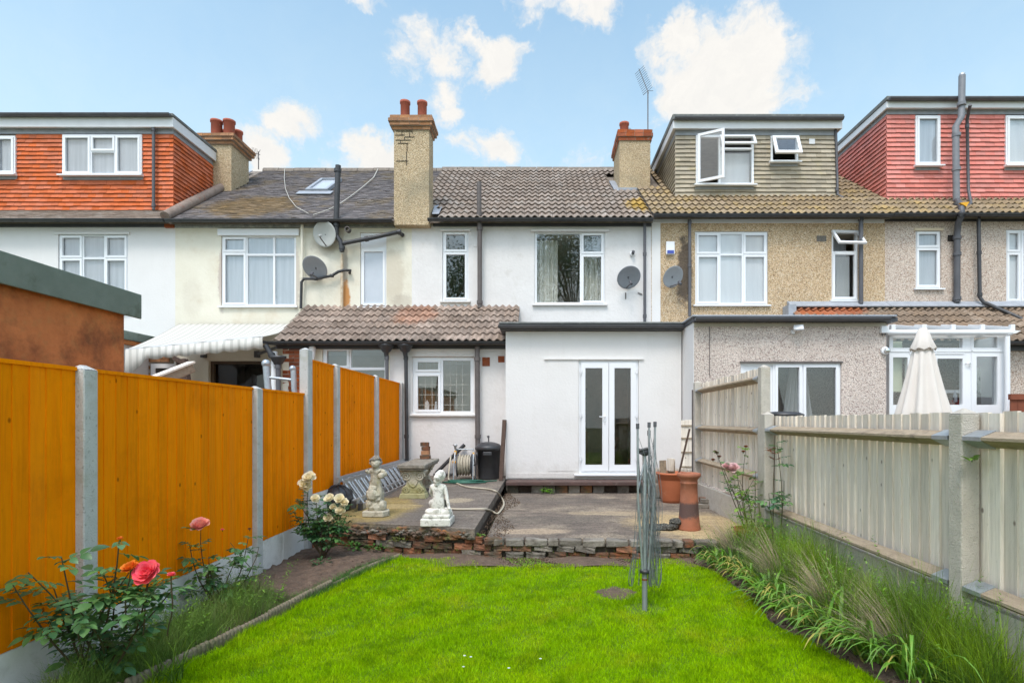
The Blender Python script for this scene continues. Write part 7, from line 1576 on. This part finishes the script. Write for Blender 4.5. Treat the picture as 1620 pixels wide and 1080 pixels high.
# left border grass
lc = [(-2.2,3.3),(-2.35,3.75),(-2.2,4.1),(-2.4,4.45),(-2.3,2.9)]
pts = scatter(11000, 2.6, 4.75, lambda y: -2.66, lambda y: interp(lawn_left,y)-.06, 1.0); h = clumps(pts, lc, .30)
blades('border_grass', pts, h*rng.uniform(.12,.40,len(pts)), rng.uniform(.0022,.004,len(pts)), rng.uniform(.15,.9,len(pts)), mk('olive_border_grass',(.20,.31,.07),(.12,.21,.05),scale=3,rough=.6,rnd=.35,trans=.3,c3=(.26,.22,.10),t3=.6,s3=4,a3=.6), 4, .7, 8, label='fine olive grass tufts filling the front of the left bed', cat='grass')
pts = scatter(500, 2.7, 3.6, lambda y: -2.35, lambda y: -2.15, 1.0)
blades('broad_blade_tuft', pts[:60]*[0,0,0]+np.array([-2.12,3.2,0])+rng.uniform(-.07,.07,(60,3))*[1,1,0], rng.uniform(.15,.30,60), rng.uniform(.006,.010,60), rng.uniform(.3,1,60), WG, 5, .7, 9, label='broad-bladed grass tuft beside the front left rose', cat='grass')
pts = scatter(2500, 4.6, 6.0, lambda y: interp(lawn_left,y)-.10, lambda y: interp(lawn_left,y)+.04, 1.0)
blades('edge_grass', pts, rng.uniform(.04,.11,len(pts)), rng.uniform(.003,.005,len(pts)), rng.uniform(.3,1,len(pts)), WB, 3, .6, 10, label='darker long grass overhanging the lawn edging at left', cat='grass')
# little weeds
def weed(c, r, n, mat, label, name='weed'):
    t = thing(name, c, label, 'weed'); V, F_ = leaf_vf(.045,.03); me = MB().add(V,F_,0,True).mesh('leaf', mat)
    for k in range(n):
        a = random.uniform(0,6.28); rr_ = r*math.sqrt(random.random()); M = Matrix.Translation(Vector(c)+Vector((math.cos(a)*rr_,math.sin(a)*rr_*.6,random.uniform(.01,.5)*r*1.3))) @ Matrix.Rotation(a,4,'Z') @ Matrix.Rotation(random.uniform(-.9,.2),4,'Y') @ Matrix.Scale(random.uniform(.6,1.2),4)
        inst(me,'leaf',M,t)
    MB().tube([Vector(c),Vector(c)+Vector((0,0,r*.8))],.003,5).build('stem', STEMG, t)
weed((X_(866,10.0),9.93,.21), .13, 55, mk('fresh_weed_leaf',(.20,.42,.03),(.12,.32,.03),scale=9,rough=.5,rnd=.25,trans=.3), 'bright green weed growing under the door step')
weed((X_(757,6.35),6.3,.2), .05, 14, LEAFY, 'tiny yellow-green weed at the corner of the raised slab')
weed((X_(627,6.2),6.33,.14), .09, 50, mk('moss_weed_leaf',(.12,.13,.03),(.07,.09,.02),scale=9,rough=.8,rnd=.3), 'mossy weed growing out of the brick wall at left of centre')
weed((X_(560,6.3),6.35,.05), .12, 60, WB, 'dark weed at the foot of the brick wall near the white rose')
weed((X_(595,6.25),6.30,.05), .10, 45, WB, 'second dark weed at the foot of the brick wall')
weed((FXR(3.22)-.05,3.12,1.27), .035, 8, LEAFY, 'small green tendril on the near concrete post of the grey fence')
weed((-2.25,5.75,.02), .10, 30, LEAFD, 'small leafy seedlings on the soil in front of the white rose')
# moss along the wall top
pts_ = np.stack([rng.uniform(-2.6,1.9,1500), np.zeros(1500), rng.uniform(.0,.12,1500)],1); pts_[:,1] = [wy(v)-.03 for v in pts_[:,0]]
blades('wall_moss', pts_[:700], rng.uniform(.01,.035,700), rng.uniform(.004,.008,700), rng.uniform(.3,1,700), mk('moss',(.13,.15,.03),(.07,.10,.02),scale=9,rough=.9,rnd=.3), 2, .5, 12, label='moss and tiny weeds on the crumbling brick wall', cat='moss')
# ---------------------------------------------------------------- trees behind the viewer, seen in the window glass
def tree(x, y, h, r, seed, label):
    rr_ = np.random.default_rng(seed); t = thing('garden_tree', (x,y,0), label, 'tree')
    m = MB(); m.tube([(0,0,0),(.1,0,h*.35),(0,.1,h*.7)],[.2,.15,.06],8)
    tips = []
    for k in range(16):
        a = rr_.uniform(0,6.28); b = rr_.uniform(.2,1.2); e = Vector((math.cos(a)*math.cos(b)*r*.75, math.sin(a)*math.cos(b)*r*.75, h*.55+math.sin(b)*h*.4)); m.tube([(0.05,0,h*rr_.uniform(.3,.6)), e*.5+Vector((0,0,h*.28)), e],[.07,.045,.015],5); tips.append(e)
    m.build('trunk', DARKW, t, local=True)
    n = 9000; tp = np.array(tips)[rr_.integers(0,16,n)]; c = tp+rr_.normal(0,r*.19,(n,3)); q = np.zeros((n,4,3)); u = rr_.normal(size=(n,3)); u /= np.linalg.norm(u,axis=1)[:,None]; v = np.cross(u, rr_.normal(size=(n,3))); v /= np.linalg.norm(v,axis=1)[:,None]
    s = rr_.uniform(.05,.11,n)[:,None]; q[:,0]=c-u*s; q[:,1]=c-v*s*.5; q[:,2]=c+u*s; q[:,3]=c+v*s*.5
    np_mesh(q.reshape(-1,3), np.arange(n*4).reshape(-1,4), 'crown', LEAFD, t, False, 'stuff')
tree(-6,-11,13,3.6,1,'large leafy garden tree reflected in the window glass'); tree(2.2,-12,14,3.6,2,'taller leafy garden tree further right reflected in the window glass')
